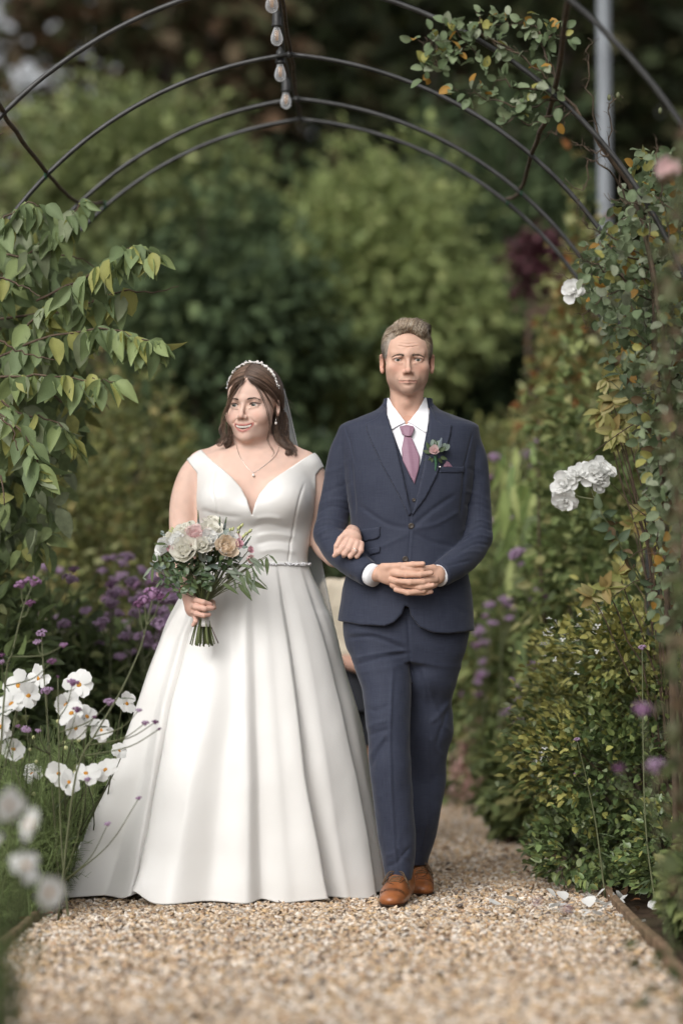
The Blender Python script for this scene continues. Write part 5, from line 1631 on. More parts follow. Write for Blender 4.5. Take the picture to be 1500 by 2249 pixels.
    # cut the cuffs flat
    for (u, v_, Y, du, dv) in ((812, 1264, 7.437, 0.80, 0.50), (964, 1264, 7.437, -0.80, 0.50)):
        o = P(u, v_, Y); n = np.array([du * .72, -0.62, -dv * .55]); n /= np.linalg.norm(n)
        sl, X, Yv, Zv = T.region(o - 0.07, o + 0.07)
        pl = (X - o[0]) * n[0] + (Yv - o[1]) * n[1] + (Zv - o[2]) * n[2]
        SL.D[sl] = np.maximum(SL.D[sl], pl)
    kk = 0.012
    w = np.clip(0.5 + 0.5 * (J.D - SL.D) / kk, 0, 1)
    # sleeves stay separate from the trunk below the armhole (crisp valley), blended above it
    zsh = P(750, 1010, YM)[2]
    zz = T.ax[2][None, None, :]
    soft = np.clip((zz - zsh) / 0.05, 0, 1)
    blend = SL.D * w + J.D * (1 - w) - kk * w * (1 - w)
    JD = np.where(soft > 0, blend * soft + np.minimum(J.D, SL.D) * (1 - soft), np.minimum(J.D, SL.D))
    opening = np.maximum(PL([(836, 862), (850, 905), (866, 963), (882, 1032), (899, 1112), (906, 1128), (913, 1100), (930, 1030), (942, 945), (944, 905), (956, 862)]), front - 0.02)
    hem = T.poly([(600, 1500), (600, 1362), (740, 1362), (790, 1372), (846, 1375), (866, 1367), (882, 1350), (890, 1331), (898, 1334), (903, 1352), (922, 1377), (950, 1389), (985, 1392), (1041, 1385), (1200, 1385), (1200, 1500)], 7.47)
    jd = np.maximum(np.maximum(JD, -opening), -hem)
    Jm = T.copy(); Jm.D = jd
    jv, jq = Jm.mesh()
    jv = relax(jv, jq, 1, 0.4)
    Yf = 7.47
    jl = [([(899, 1130), (902, 1160), (896, 1230), (890, 1335)], Yf, 2.2, -0.004), ([(903, 1135), (906, 1160), (901, 1230), (894, 1333)], Yf, 3, 0.003),
          ([(905, 1158), (950, 1120), (1000, 1085)], Yf, 9, -0.006), ([(905, 1163), (960, 1150), (1010, 1120)], Yf, 8, 0.004), ([(900, 1162), (850, 1150), (790, 1110)], Yf, 9, -0.005),
          ([(905, 1170), (950, 1190), (1000, 1200)], Yf, 9, -0.004), ([(898, 1172), (850, 1195), (800, 1215)], Yf, 8, 0.003),
          ([(770, 1010), (776, 1080), (778, 1130)], Yf, 6, -0.007), ([(1024, 1010), (1018, 1080), (1012, 1130)], Yf, 6, -0.007),
          ([(758, 932), (770, 975), (777, 1010)], Yf, 3, -0.004), ([(1040, 945), (1030, 985), (1022, 1020)], Yf, 3, -0.004),
          ([(815, 1290), (870, 1310), (890, 1325)], Yf, 10, -0.004), ([(960, 1290), (1000, 1330), (1030, 1350)], Yf, 12, -0.004),
          # elbow folds, viewer's left sleeve
          ([(692, 1150), (720, 1138), (765, 1150)], 7.57, 5, 0.006), ([(690, 1162), (722, 1152), (768, 1165)], 7.57, 5, -0.008), ([(694, 1176), (728, 1162), (772, 1178)], 7.55, 5, 0.007),
          ([(698, 1125), (730, 1112), (772, 1122)], 7.58, 6, -0.006), ([(700, 1108), (735, 1096), (772, 1100)], 7.58, 7, 0.005), ([(705, 1085), (740, 1070), (772, 1060)], 7.58, 8, -0.004),
          ([(712, 1035), (740, 1030), (768, 1010)], 7.58, 8, 0.003), ([(702, 1190), (735, 1180), (760, 1190)], 7.53, 5, -0.006), ([(715, 1212), (745, 1205), (775, 1215)], 7.50, 6, 0.004),
          # viewer's right sleeve
          ([(1080, 1150), (1050, 1142), (1012, 1168)], 7.57, 5, 0.007), ([(1082, 1165), (1052, 1158), (1014, 1182)], 7.57, 5, -0.009), ([(1080, 1180), (1050, 1176), (1012, 1198)], 7.55, 5, 0.007),
          ([(1074, 1196), (1045, 1194), (1008, 1212)], 7.53, 5, -0.007), ([(1062, 1212), (1030, 1212), (995, 1228)], 7.5, 6, 0.005), ([(1078, 1120), (1050, 1108), (1018, 1110)], 7.58, 7, -0.006),
          ([(1076, 1100), (1048, 1085), (1020, 1080)], 7.58, 8, 0.005), ([(1068, 1050), (1045, 1035), (1026, 1030)], 7.58, 9, -0.004), ([(1035, 1230), (1005, 1238), (980, 1244)], 7.47, 5, -0.004)]
    jv = creases(jv, jq, [(p, y, w * 0.6, h * (0.42 if y > 7.49 else .6)) for p, y, w, h in jl])
    n = vnormals(jv, jq)
    jv = jv + n * (0.0015 * noise3(jv, 16) + 0.0009 * noise3(jv, 34))[:, None]
    jacket = build('jacket', jv, jq, M_SUIT, MAN)
    # lapels and collar, one shell each
    for nm, px in (('lapel', [(850, 876), (842, 894), (826, 915), (803, 926), (808, 948), (816, 968), (843, 1026), (880, 1094), (898, 1136), (905, 1128), (899, 1112), (882, 1032), (866, 963), (850, 905)]),
                   ('lapel', [(943, 878), (950, 894), (960, 918), (975, 932), (992, 930), (989, 950), (984, 969), (956, 1049), (932, 1098), (902, 1138), (906, 1128), (913, 1100), (930, 1030), (942, 945), (944, 905)])):
        Lp = T.copy()
        Lp.D = np.maximum(np.maximum(np.maximum(JD - 0.0065, -(JD + 0.003)), PL(px)), front)
        v_, q_ = Lp.mesh()
        v_ = relax(v_, q_, 1, 0.4)
        edge = [(px[3:9], Yf, 3.0, 0.0025)]
        v_ = creases(v_, q_, edge)
        lp = build('lapel', v_, q_, M_SUITD, MAN)
        part_of(lp, jacket); lp.matrix_parent_inverse = Matrix.Identity(4)
    def shell(nm, px, o0, o1, mat, parent, D=JD, ck=None):
        Lp = T.copy(); Lp.D = np.maximum(np.maximum(np.maximum(D - o1, -(D - o0)), PL(px)), front)
        v_, q_ = Lp.mesh(); v_ = relax(v_, q_, 1, 0.5)
        if ck: v_ = creases(v_, q_, ck)
        o = build(nm, v_, q_, mat, MAN)
        o.parent = parent; o.matrix_parent_inverse = Matrix.Identity(4)
        return o
    shell('pocket_flap', [(790, 1163), (836, 1157), (834, 1178), (829, 1184), (800, 1189)], -0.003, 0.0060, M_SUITD, jacket)
    shell('pocket_flap', [(806, 1206), (835, 1200), (834, 1214), (812, 1220)], -0.003, 0.0060, M_SUITD, jacket)
    shell('breast_pocket', [(966, 1025), (1021, 1022), (1020, 1037), (962, 1040)], -0.003, 0.0032, M_SUITD, jacket)
    shell('pocket_square', [(971, 1026), (981, 1011), (985, 1013), (996, 1025)], -0.003, 0.0044, M_TIE, jacket)
    # shirt collar and tie
    Cl = Vol(P(838, 960, 7.7), P(955, 862, 7.45), 0.0022)
    Cl.add(loft(px_rows([(866, 852, 936, .060, 7.640), (880, 850, 939, .063, 7.640), (905, 846, 944, .070, 7.638)], 16)), 0)
    tr = Cl.copy(); tr.D = np.full_like(Cl.D, 0.5)
    tr.add(loft(px_rows([(886, 852, 940, .058, 7.650), (900, 838, 956, .068, 7.645), (910, 815, 980, .076, 7.64), (919, 793, 1003, .084, 7.638), (930, 764, 1032, .092, 7.635), (945, 756, 1042, .102, 7.63), (1000, 760, 1036, .122, 7.62)])), 0)
    tr.D -= 0.0075
    w = np.clip(0.5 + 0.5 * (Cl.D - tr.D) / 0.02, 0, 1)
    Cl.D = Cl.D + (tr.D - Cl.D) * w - 0.02 * w * (1 - w)
    Cl.D = np.maximum(Cl.D, -(Cl.D + 0.006))
    back = Cl.ax[1][None, :, None] - 7.64
    Cl.D = np.maximum(Cl.D, -np.maximum(Cl.poly([(845, 850), (853, 868), (866, 893), (886, 922), (892, 930), (900, 924), (918, 899), (934, 868), (942, 850)], 7.56), back))
    Cl.D = np.maximum(Cl.D, Cl.poly([(840, 850), (851, 868), (848, 906), (860, 946), (878, 935), (893, 928), (905, 933), (937, 955), (943, 906), (937, 868), (950, 850)], 7.56))
    cv, cq = biggest(*Cl.mesh()); cv = relax(cv, cq, 1, .5)
    build('shirt_collar', cv, cq, M_SHIRT, MAN)
    TD = T.D
    def tiepart(px, o1, ck=None):
        Lp = Vol(P(860, 1075, 7.6), P(950, 920, 7.42), 0.002)
        # same trunk, finer
        Lp.add(loft(px_rows([(886, 852, 940, .058, 7.650), (900, 838, 956, .068, 7.645), (910, 815, 980, .076, 7.64), (919, 793, 1003, .084, 7.638), (930, 764, 1032, .092, 7.635), (945, 756, 1042, .102, 7.63), (1000, 760, 1036, .122, 7.62), (1060, 768, 1030, .134, 7.615), (1120, 778, 1018, .136, 7.61)])), 0)
        D = Lp.D
        pd = Lp.poly(px, 7.49)
        Lp.D = np.maximum(smax(D - o1, pd, 0.004), Lp.ax[1][None, :, None] - 7.6)
        v_, q_ = Lp.mesh()
        if ck: v_ = creases(v_, q_, ck)
        return v_, q_
    mb = MB()
    v_, q_ = tiepart([(877, 935), (893, 931), (908, 934), (911, 940), (905, 955), (902, 958), (889, 957), (883, 952)], 0.019, [([(884, 940), (890, 955)], 7.5, 3, -0.002), ([(900, 936), (898, 956)], 7.5, 3, 0.0015)])
    mb.add(v_, q_)
    v_, q_ = tiepart([(888, 956), (903, 957), (911, 975), (922, 1003), (920, 1030), (910, 1064), (884, 1012), (882, 985)], 0.0125, [([(893, 960), (898, 1000), (906, 1050)], 7.48, 6, 0.002)])
    mb.add(v_, q_)
    mb.build('tie', M_TIE, MAN)
    # shirt cuffs
    for (a, b, r) in (((803, 1256, 7.452), (824, 1266, 7.425), .0335), ((975, 1258, 7.452), (960, 1266, 7.430), .033)):
        a, b = P(*a), P(*b)
        pth = smooth_path([a - (b - a), a, b], 6)
        v_, q_, t_ = tube(pth, [r * 1.04] * 6, 20, True)
        v_[:, 2] = pth[3][2] + (v_[:, 2] - pth[3][2]) * 1.0
        build('shirt_cuff', v_, [q_, t_], M_SHIRT, MAN)
    # buttons
    def button(u, v_, Y, r, parent):
        a, qd = lathe([(1e-4, 0.0035), (r * .55, 0.0032), (r * .8, 0.0042), (r, 0.003), (r, 0), (1e-4, 0)], 14)
        a = a @ np.array(Euler((math.pi / 2, 0, 0)).to_matrix()).T
        o = build('button', a + P(u, v_, Y), qd, M_BUTTON, MAN)
        o.parent = parent; o.matrix_parent_inverse = Matrix.Identity(4)
    def surf_y(D, u, v_):
        """front depth of a field at a pixel"""
        for _ in range(2):
            p = P(u, v_, 7.47)
        i = int(round((p[0] - T.lo[0]) / T.h)); k = int(round((p[2] - T.lo[2]) / T.h))
        ln = D[i, :, k]; j = int(np.argmax(ln < 0))
        return float(T.ax[1][j])
    button(903, 1155, surf_y(JD, 903, 1155) - 0.001, 0.0095, jacket)
    button(890, 1228, surf_y(JD, 890, 1228) - 0.001, 0.0095, jacket)
    button(909, 1098, surf_y(TD, 909, 1098) - 0.008, 0.006, wc)
    for du in (0, 8, 16):
        button(772 + du, 1262 + du * 0.55, 7.452 - du * .0012, 0.0055, jacket)
    man.JD, man.T, man.surf_y = JD, T, surf_y

    # --- trousers
    Tr = Vol((P(735, 1400, YM)[0], 7.34, P(800, 1945, 7.5)[2]), (P(1050, 1400, YM)[0], 7.95, P(800, 1335, YM)[2]), 0.0042)
    Tr.add(loft(px_rows([(1335, 765, 1015, .125, 7.61), (1385, 757, 1026, .128, 7.61), (1425, 765, 1018, .12, 7.61), (1455, 790, 1000, .105, 7.61)], 16)), 0)
    legF = loft(px_rows([(1360, 757, 905, .100, 7.60), (1443, 771, 904, .098, 7.58), (1514, 794, 903, .088, 7.54), (1598, 805, 901, .075, 7.50), (1692, 811, 902, .068, 7.49),
                         (1776, 820, 908, .064, 7.50), (1857, 833, 913, .062, 7.515), (1931, 846, 905, .066, 7.53)]))
    legR = loft(px_rows([(1360, 880, 1030, .100, 7.61), (1443, 885, 1017, .098, 7.615), (1500, 888, 1003, .090, 7.62), (1545, 888, 993, .080, 7.65), (1600, 888, 996, .078, 7.665), (1622, 888, 993, .077, 7.672), (1655, 887, 983, .072, 7.69),
                         (1714, 885, 979, .067, 7.72), (1792, 880, 967, .065, 7.73), (1854, 876, 953, .062, 7.77), (1899, 880, 938, .060, 7.80)]))
    FD = Tr.copy(); FD.D = np.full_like(Tr.D, 0.5); FD.add(legF, 0)
    Tr.add(legR, 0.03)
    a, b = Tr.D, FD.D
    kz = np.clip((Tr.ax[2] - P(800, 1470, YM)[2]) / 0.06, 0.02, 1)[None, None, :] * 0.03
    w = np.clip(0.5 + 0.5 * (a - b) / kz, 0, 1)
    Tr.D = a + (b - a) * w - kz * w * (1 - w)
    v_, q_ = Tr.mesh(); v_ = relax(v_, q_, 1, .4)
    Yt = 7.48
    tl = [([(862, 1470), (856, 1600), (858, 1720), (866, 1850), (872, 1925)], Yt, 4.5, 0.009),                     # pressed crease
          ([(760, 1402), (820, 1400), (893, 1428)], Yt, 6, -0.007), ([(765, 1390), (820, 1390), (890, 1412)], Yt, 6, 0.005),
          ([(775, 1462), (840, 1445), (898, 1436)], Yt, 6, -0.008), ([(770, 1448), (838, 1434), (897, 1428)], Yt, 5, 0.005), ([(782, 1478), (840, 1470), (890, 1460)], Yt, 8, 0.004),
          ([(800, 1555), (830, 1560), (860, 1545)], Yt, 8, -0.005), ([(806, 1600), (825, 1590), (850, 1582)], Yt, 6, 0.005), ([(808, 1615), (828, 1608), (856, 1600)], Yt, 6, -0.006),
          ([(812, 1690), (832, 1650), (852, 1622)], Yt, 8, -0.006), ([(812, 1665), (830, 1635), (848, 1610)], Yt, 7, 0.005),
          ([(874, 1840), (880, 1868), (900, 1890)], Yt, 6, 0.006), ([(870, 1862), (880, 1880), (900, 1862)], Yt, 5, -0.007), ([(850, 1905), (870, 1895), (884, 1882)], Yt, 6, -0.006), ([(846, 1880), (866, 1872), (878, 1860)], Yt, 6, 0.004),
          ([(893, 1340), (898, 1400), (900, 1432), (903, 1520)], Yt, 3, -0.006),
          ([(990, 1540), (965, 1570), (945, 1590)], 7.55, 7, 0.006), ([(992, 1612), (965, 1580), (940, 1500), (925, 1460)], 7.55, 7, 0.007), ([(984, 1560), (970, 1600), (960, 1640)], 7.55, 6, -0.005),
          ([(975, 1665), (955, 1640), (945, 1620)], 7.6, 7, 0.005), ([(930, 1480), (938, 1650), (938, 1800), (925, 1880)], 7.6, 5, 0.005)]
    v_ = creases(v_, q_, [(p, y, w * 0.75, h * 0.6) for p, y, w, h in tl])
    n = vnormals(v_, q_)
    v_ = v_ + n * (0.0028 * noise3(v_, 14) + 0.0012 * noise3(v_, 36))[:, None]
    build('trousers', v_, q_, M_SUIT, MAN)

    # --- shoes: tan lace-ups
    def shoe(toe, ankle, w):
        """toe/ankle: ground points (x,y); builds sole, upper, laces."""
        toe = np.array(toe); an = np.array(ankle)
        d = toe - an; L = np.linalg.norm(d); d /= L
        s = np.array([-d[1], d[0]])
        pt = lambda a, b, z: np.array([*(an + d * a * 1.0 + s * b), z])
        heel = -0.075; nose = L
        V = Vol(pt(heel - 0.03, 0, 0) - [0.09, 0.09, 0.01], pt(nose + 0.03, 0, 0) + [0.09, 0.09, 0.16], 0.003)
        V.lo = V.lo
        lo = np.minimum(pt(heel - .04, 0, 0), pt(nose + .04, 0, 0)) - [0.07, 0.07, 0.005]
        hi = np.maximum(pt(heel - .04, 0, 0), pt(nose + .04, 0, 0)) + [0.07, 0.07, 0.15]
        V = Vol(lo, hi, 0.0028)
        Rz = np.array([[s[0], d[0], 0], [s[1], d[1], 0], [0, 0, 1.0]])
        def e(c, r, k, op='u'): V.add(ell(c, r, Rz), k, op)
        e(pt(nose - 0.050, 0, 0.030), (w * .44, 0.056, 0.026), 0)
        e(pt(nose - 0.11, 0, 0.040), (w * .52, 0.07, 0.036), 0.02)
        e(pt(0.0, 0, 0.05), (w * .40, 0.075, 0.045), 0.02)
        V.add(cone(pt(0.035, 0, 0.085), pt(0.115, 0, 0.055), 0.030, 0.026), 0.02)
        V.add(cone(pt(-0.015, 0, 0.06), pt(-0.012, 0, 0.125), 0.042, 0.037), 0.015)
        up = V.copy()
        zz = V.ax[2][None, None, :]
        up.D = np.maximum(V.D, 0.017 - zz)
        # raised edges of the toe cap and of the facings
        for aa, hw, zz0 in ((nose - 0.062, 0.040, 0.0), (nose - 0.10, 0.044, 0.0)):
            break
            ring = [pt(aa - 0.012 * (t * t), t * hw * 1.15, 0.018 + 0.052 * math.sqrt(max(0, 1 - t * t))) for t in np.linspace(-1, 1, 15)]
            for r_ in range(14):
                up.add(cone(ring[r_], ring[r_ + 1], 0.0035, 0.0035), 0.003, 'u') if False else None
        v1, q1 = up.mesh()
        # toe cap seam, brogue lines
        u_ = build('upper', v1, q1, M_SHOE, None)
        so = V.copy(0.004)
        so.D = np.maximum(np.maximum(so.D, zz - 0.018), 0.002 - zz)
        gap = pt(0.02, 0, 0)
        X, Y = V.ax[0][:, None, None] - gap[0], V.ax[1][None, :, None] - gap[1]
        al = X * d[0] + Y * d[1]
        so.D = np.maximum(so.D, -np.maximum(np.abs(al - 0.02) - 0.028, zz - 0.009))
        v2, q2 = so.mesh()
        s_ = build('sole', v2, q2, M_SOLE, None)
        def topz(a_, b_):
            w_ = pt(a_, b_, 0)
            ii = int(round((w_[0] - V.lo[0]) / V.h)); jj = int(round((w_[1] - V.lo[1]) / V.h))
            ln = V.D[np.clip(ii, 0, V.D.shape[0] - 1), np.clip(jj, 0, V.D.shape[1] - 1)]
            k_ = np.where(ln < 0)[0]
            return float(V.ax[2][k_[-1]]) + V.h * .5 if len(k_) else 0.02
        sm_ = MB()
        for a0, bow, bw in ((nose - .052, .012, .036), (nose - .058, .012, .037), (nose - .100, -.02, .042)):
            pth = [pt(a0 + bow * (1 - (b / bw) ** 2), b, topz(a0 + bow * (1 - (b / bw) ** 2), b) + .0004) for b in np.linspace(-bw, bw, 17)]
            add_tube(sm_, pth, .0011, 4)
        for sg in (-1, 1):
            pth = [pt(a0, sg * b, topz(a0, sg * b) + .0004) for a0, b in ((.07, .027), (.09, .025), (.11, .023), (.13, .018), (.142, .008), (.145, 0))]
            add_tube(sm_, smooth_path(pth, 14), .0011, 4)
        m_ = sm_.build('seams', M_SOLE, None)
        lc = MB()
        for i in range(5):
            a = 0.078 + i * 0.0125
            pth = [pt(a + .004 * (1 - abs(b) / .018), b, topz(a + .004 * (1 - abs(b) / .018), b) + .001) for b in (-.018, -.012, -.006, 0, .006, .012, .018)]
            add_tube(lc, smooth_path(pth, 9), 0.0019, 5)
        for sg in (-1, 1):
            pth = [pt(0.078, 0, 0.106), pt(0.095, sg * 0.022, 0.104), pt(0.112, sg * 0.036, 0.078), pt(0.095, sg * 0.040, 0.068), pt(0.080, sg * 0.014, 0.102)]
            add_tube(lc, smooth_path(pth, 16), 0.0014, 5)
            pth = [pt(0.078, 0, 0.106), pt(0.09, sg * 0.028, 0.092), pt(0.098, sg * 0.042, 0.055)]
            add_tube(lc, smooth_path(pth, 10), 0.0014, 5)
        l_ = lc.build('laces', M_LACE, None)
        root = bpy.data.objects.new('shoe', None); COL.objects.link(root)
        root.parent = MAN; root.matrix_parent_inverse = Matrix.Translation([-a for a in MAN['_origin']])
        for o in (u_, s_, l_, m_): o.parent = root
    a = P(856, 1985, 7.34); shoe((a[0], 7.33), (P(880, 1935, 7.55)[0], 7.545), 0.090)
    a = P(922, 1960, 7.66); shoe((a[0] + 0.012, 7.655), (P(915, 1900, 7.82)[0], 7.845), 0.088)
man()
# ------------------------------------------------------------------ the bride
YB = 7.72
BRIDE = thing('person', (P(556, 1960, 7.82)[0], 7.82, 0.0), 'person in white satin off-shoulder wedding gown with pearl headband, holding a bouquet', 'person', 'couple walking arm in arm')
M_SATIN = material('white_satin', (0.68, 0.665, 0.64), rough=0.33, spec=0.5, sheen=0.12, bump=(9, 0.10, 0.02))
M_SATINB = material('white_satin_bodice', (0.68, 0.665, 0.64), rough=0.35, spec=0.5, sheen=0.1, bump=(22, 0.10, 0.008))
M_PEARL = material('pearl', (0.74, 0.71, 0.67), rough=0.15, spec=0.6)
M_CRYSTAL = material('crystal', (0.70, 0.70, 0.72), rough=0.12, spec=0.9)
M_SILVER = material('silver', (0.62, 0.60, 0.57), rough=0.22, metal=1.0)
M_VEIL = material('veil_tulle', (0.82, 0.83, 0.86), rough=0.9, spec=0.1)
_nt = M_VEIL.node_tree
_tr = _nt.nodes.new('ShaderNodeBsdfTransparent'); _mx = _nt.nodes.new('ShaderNodeMixShader'); _mx.inputs[0].default_value = 0.7
_nt.links.new(_tr.outputs[0], _mx.inputs[1]); _nt.links.new(_nt.nodes['Principled BSDF'].outputs[0], _mx.inputs[2])
_nt.links.new(_mx.outputs[0], _nt.nodes['Material Output'].inputs['Surface'])

def bride():
    F = Frame(P(557, 893, YB - 0.01), yaw=-19, pitch=1.0, roll=0, scale=1.04)
    TOR = loft(px_rows([(962, 508, 612, .055, 7.745), (978, 498, 622, .062, 7.74), (990, 470, 648, .070, 7.735), (1003, 440, 676, .080, 7.73), (1020, 428, 690, .092, 7.725), (1050, 430, 688, .104, 7.722), (1090, 431, 688, .112, 7.72), (1140, 434, 684, .114, 7.72),
                        (1185, 440, 677, .112, 7.72), (1241, 444, 673, .110, 7.72), (1300, 425, 695, .13, 7.725), (1400, 400, 715, .15, 7.73)], 60))
    def fields(V, head=True):
        V.add(TOR, 0)
        for u in (494, 619):
            V.add(ell(P(u, 1098, 7.655), (0.082, 0.088, 0.078)), 0.022)
        # shoulders and arms
        limb(V, [(441, 1022, 7.735, .045), (420, 1052, 7.735, .0455), (405, 1100, 7.73, .0450), (401, 1150, 7.725, .0430), (402, 1195, 7.705, .040), (408, 1250, 7.60, .034), (413, 1300, 7.482, .0245), (420, 1320, 7.452, .024)], 0.025)
        limb(V, [(674, 1028, 7.735, .045), (690, 1058, 7.745, .0455), (700, 1110, 7.755, .044), (702, 1165, 7.755, .042), (712, 1196, 7.735, .040), (735, 1222, 7.68, .036)], 0.025)
        # neck, trapezius, collarbones
        V.add(cone(F.pt((0, 26, -50)), P(560, 1000, 7.750), 0.049, 0.060), 0.03)
        for sx, u in ((-1, 455), (1, 665)):
            V.add(cone(P(559 + sx * 34, 972, 7.76), P(u, 1012, 7.755), 0.03, 0.034), 0.03)
            V.add(cone(P(559 + sx * 14, 1006, 7.668), P(559 + sx * 80, 998, 7.70), 0.007, 0.008), 0.02)
        if head:
            a = head_base(V, F, soft=1.0, smile=True)
            a(F.cone((0, -22, -90), (0, 0, -135), 28, 40), 22)             # soft under the chin
            for sx in (-1, 1):
                a(F.ell((sx * 39, -58, -36), (24, 20, 20)), 20)             # cheeks lifted by the smile
                a(F.ell((sx * 31.5, -68, 0), (15.2, 14.4, 14.4)), 3)
                a(F.ell((sx * 31.5, -84, -1.2), (14.5, 13, 4.2)), 1.5, 's')
                a(F.cone((sx * 20, -83, -11), (sx * 42, -74, -9), 2.2, 2.0), 5)
                a(F.cone((sx * 17, -90, -38), (sx * 35, -76, -56), 1.4, 1.4), 8, 's')
                a(F.ell((sx * 77, 10, -6), (6, 15, 26), (8, 0, sx * 26)), 5)
                a(F.ell((sx * 82, -2, -4), (6, 9, 15), (8, 0, sx * 26)), 4, 's')
                # lips round an open smile
                a(F.cone((sx * 31, -72, -57), (sx * 13, -86, -63), 2.4, 3.6), 3)
                a(F.cone((sx * 13, -86, -62), (0, -90, -61.5), 3.2, 3.0), 3)
                a(F.cone((sx * 31, -72, -58), (sx * 16, -82, -76), 2.4, 4.0), 3)
                a(F.cone((sx * 16, -82, -76), (0, -87, -81.5), 4.0, 4.6), 3)
                a(F.cone((sx * 29, -76, -59), (sx * 15, -84, -68.5), 1.6, 4.4), 1.0, 's')
                a(F.cone((sx * 29, -82, -59), (sx * 15, -91, -68.5), 1.6, 4.4), 1.0, 's')
                a(F.cone((sx * 15, -84, -68.5), (0, -87, -71), 4.4, 5.6), 1.0, 's')
                a(F.cone((sx * 15, -92, -68.5), (0, -95, -71), 4.4, 5.6), 1.0, 's')
    HV = F.box((-95, -125, -165), (95, 125, 145), 0.0019)
    fields(HV)
    BV = Vol((P(362, 1100, YB)[0], 7.42, P(500, 1345, YB)[2]), (P(775, 1100, YB)[0], 7.90, P(500, 930, YB)[2]), 0.0032)
    fields(BV)
    z0 = P(500, 985, YB)[2]
    # shallow furrow of the cleavage
    BV.add(cone(P(556, 1066, 7.565), P(555, 1140, 7.555), 0.004, 0.006), 0.012, 's')
    hv, hq = HV.mesh(); bv, bq = BV.mesh()
    ctr = P(559, 985, 7.745)
    incyl = lambda v, r: np.hypot(v[:, 0] - ctr[0], v[:, 1] - ctr[1]) < r
    hc_, bc_ = hv[hq].mean(1), bv[bq].mean(1)
    hq = hq[(hc_[:, 2] > z0 - 0.003) & (incyl(hc_, 0.088) | (hc_[:, 2] > P(559, 955, YB)[2]))]
    bq = bq[(bc_[:, 2] < z0) | ~incyl(bc_, 0.086)]
    bq = bq[bv[bq].mean(1)[:, 2] < P(559, 950, YB)[2]]
    def compact(v, q):
        u = np.unique(q); m = np.full(len(v), -1); m[u] = np.arange(len(u))
        return v[u], m[q]
    hv, hq = compact(hv, hq); bv, bq = compact(bv, bq)
    # --- hands
    Z3 = lambda x, y, Y: P(x / 4.412 + 300, y / 4.412 + 1100, Y)
    Z4 = lambda x, y, Y: P(x / 3.488 + 680, y / 3.488 + 900, Y)
    def hand(lo, hi, prims):
        V = Vol(lo, hi, 0.0016)
        for pr, k in prims: V.add(pr, k)
        return V.mesh()
    def chain(pts, r, k, f):
        out = []
        for i in range(len(pts) - 1):
            out.append((cone(f(*pts[i]), f(*pts[i + 1]), r[i], r[i + 1]), k if i == 0 else 0.003))
        return out
    pr = [(cone(P(412, 1296, 7.487), P(419, 1318, 7.452), .0245, .024), 0), (ell(Z3(528, 1010, 7.432), (0.021, 0.026, 0.036)), 0.014)]
    pr += chain([(535, 945, 7.432), (575, 965, 7.398), (650, 985, 7.388), (712, 1002, 7.398)], [.0105, .0092, .0084, .0070], 0.006, Z3)
    pr += chain([(535, 1010, 7.428), (575, 1030, 7.392), (660, 1048, 7.384), (732, 1042, 7.396)], [.0110, .0096, .0086, .0072], 0.004, Z3)
    pr += chain([(540, 1065, 7.43), (580, 1095, 7.394), (650, 1112, 7.388), (702, 1104, 7.398)], [.0105, .0090, .0080, .0068], 0.004, Z3)
    pr += chain([(550, 1095, 7.435), (572, 1135, 7.41), (572, 1170, 7.40), (548, 1205, 7.402)], [.0098, .0080, .0072, .0060], 0.004, Z3)
    pr += chain([(560, 930, 7.46), (660, 955, 7.462), (735, 990, 7.455), (750, 1035, 7.44)], [.012, .0105, .0092, .0075], 0.006, Z3)
    v1, q1 = hand(P(395, 1385, 7.53), P(485, 1285, 7.36), pr)
    pr = [(cone(Z4(330, 935, 7.60), Z4(335, 955, 7.487), .024, .0235), 0), (ell(Z4(325, 985, 7.462), (0.031, 0.020, 0.030), np.array(Euler((0.4, 0.5, 0)).to_matrix())), 0.014)]
    pr += chain([(290, 945, 7.46), (238, 990, 7.444), (208, 1045, 7.437), (200, 1088, 7.440)], [.013, .0102, .0090, .0072], 0.008, Z4)
    pr += chain([(290, 1005, 7.448), (262, 1050, 7.432), (222, 1092, 7.432), (190, 1118, 7.440)], [.0125, .0100, .0088, .0070], 0.006, Z4)
    pr += chain([(325, 1018, 7.444), (300, 1066, 7.428), (268, 1104, 7.430), (262, 1118, 7.448)], [.0125, .0102, .0090, .0075], 0.004, Z4)
    pr += chain([(360, 1028, 7.444), (345, 1080, 7.428), (312, 1120, 7.432), (312, 1130, 7.452)], [.0120, .0098, .0086, .0072], 0.004, Z4)
    pr += chain([(392, 1030, 7.450), (392, 1078, 7.434), (362, 1122, 7.436), (360, 1132, 7.456)], [.0112, .0090, .0080, .0066], 0.004, Z4)
    v2, q2 = hand(P(722, 1245, 7.60), P(815, 1140, 7.39), pr)
    hand_pt = Z4
    # --- skin colour
    def paint(v):
        L = F.inv(v)
        x, y, z = L[:, 0], L[:, 1], L[:, 2]; ax = np.abs(x)
        c = np.tile(np.array([0.63, 0.435, 0.355]), (len(v), 1))
        def blend(w, col):
            nonlocal c
            c = c + np.clip(w, 0, 1)[:, None] * (np.array(col) - c)
        fr = (y < -40) & (z > -110)
        g = lambda cx, cy, sx, sy: np.exp(-((ax - cx) / sx) ** 2 - ((z - cy) / sy) ** 2)
        blend(0.32 * g(44, -34, 18, 15) * fr, (0.60, 0.27, 0.21))
        blend(0.25 * g(0, -36, 12, 10) * fr, (0.60, 0.30, 0.24))
        lip = (ax < 32) & fr
        up = np.exp(-((z + 62.5 - 0.0055 * ax ** 2) / 3.6) ** 2); lw = np.exp(-((z + 81 - 0.022 * ax ** 2) / 4.6) ** 2)
        blend(0.85 * np.maximum(up, lw) * lip * (y < -72), (0.40, 0.10, 0.09))
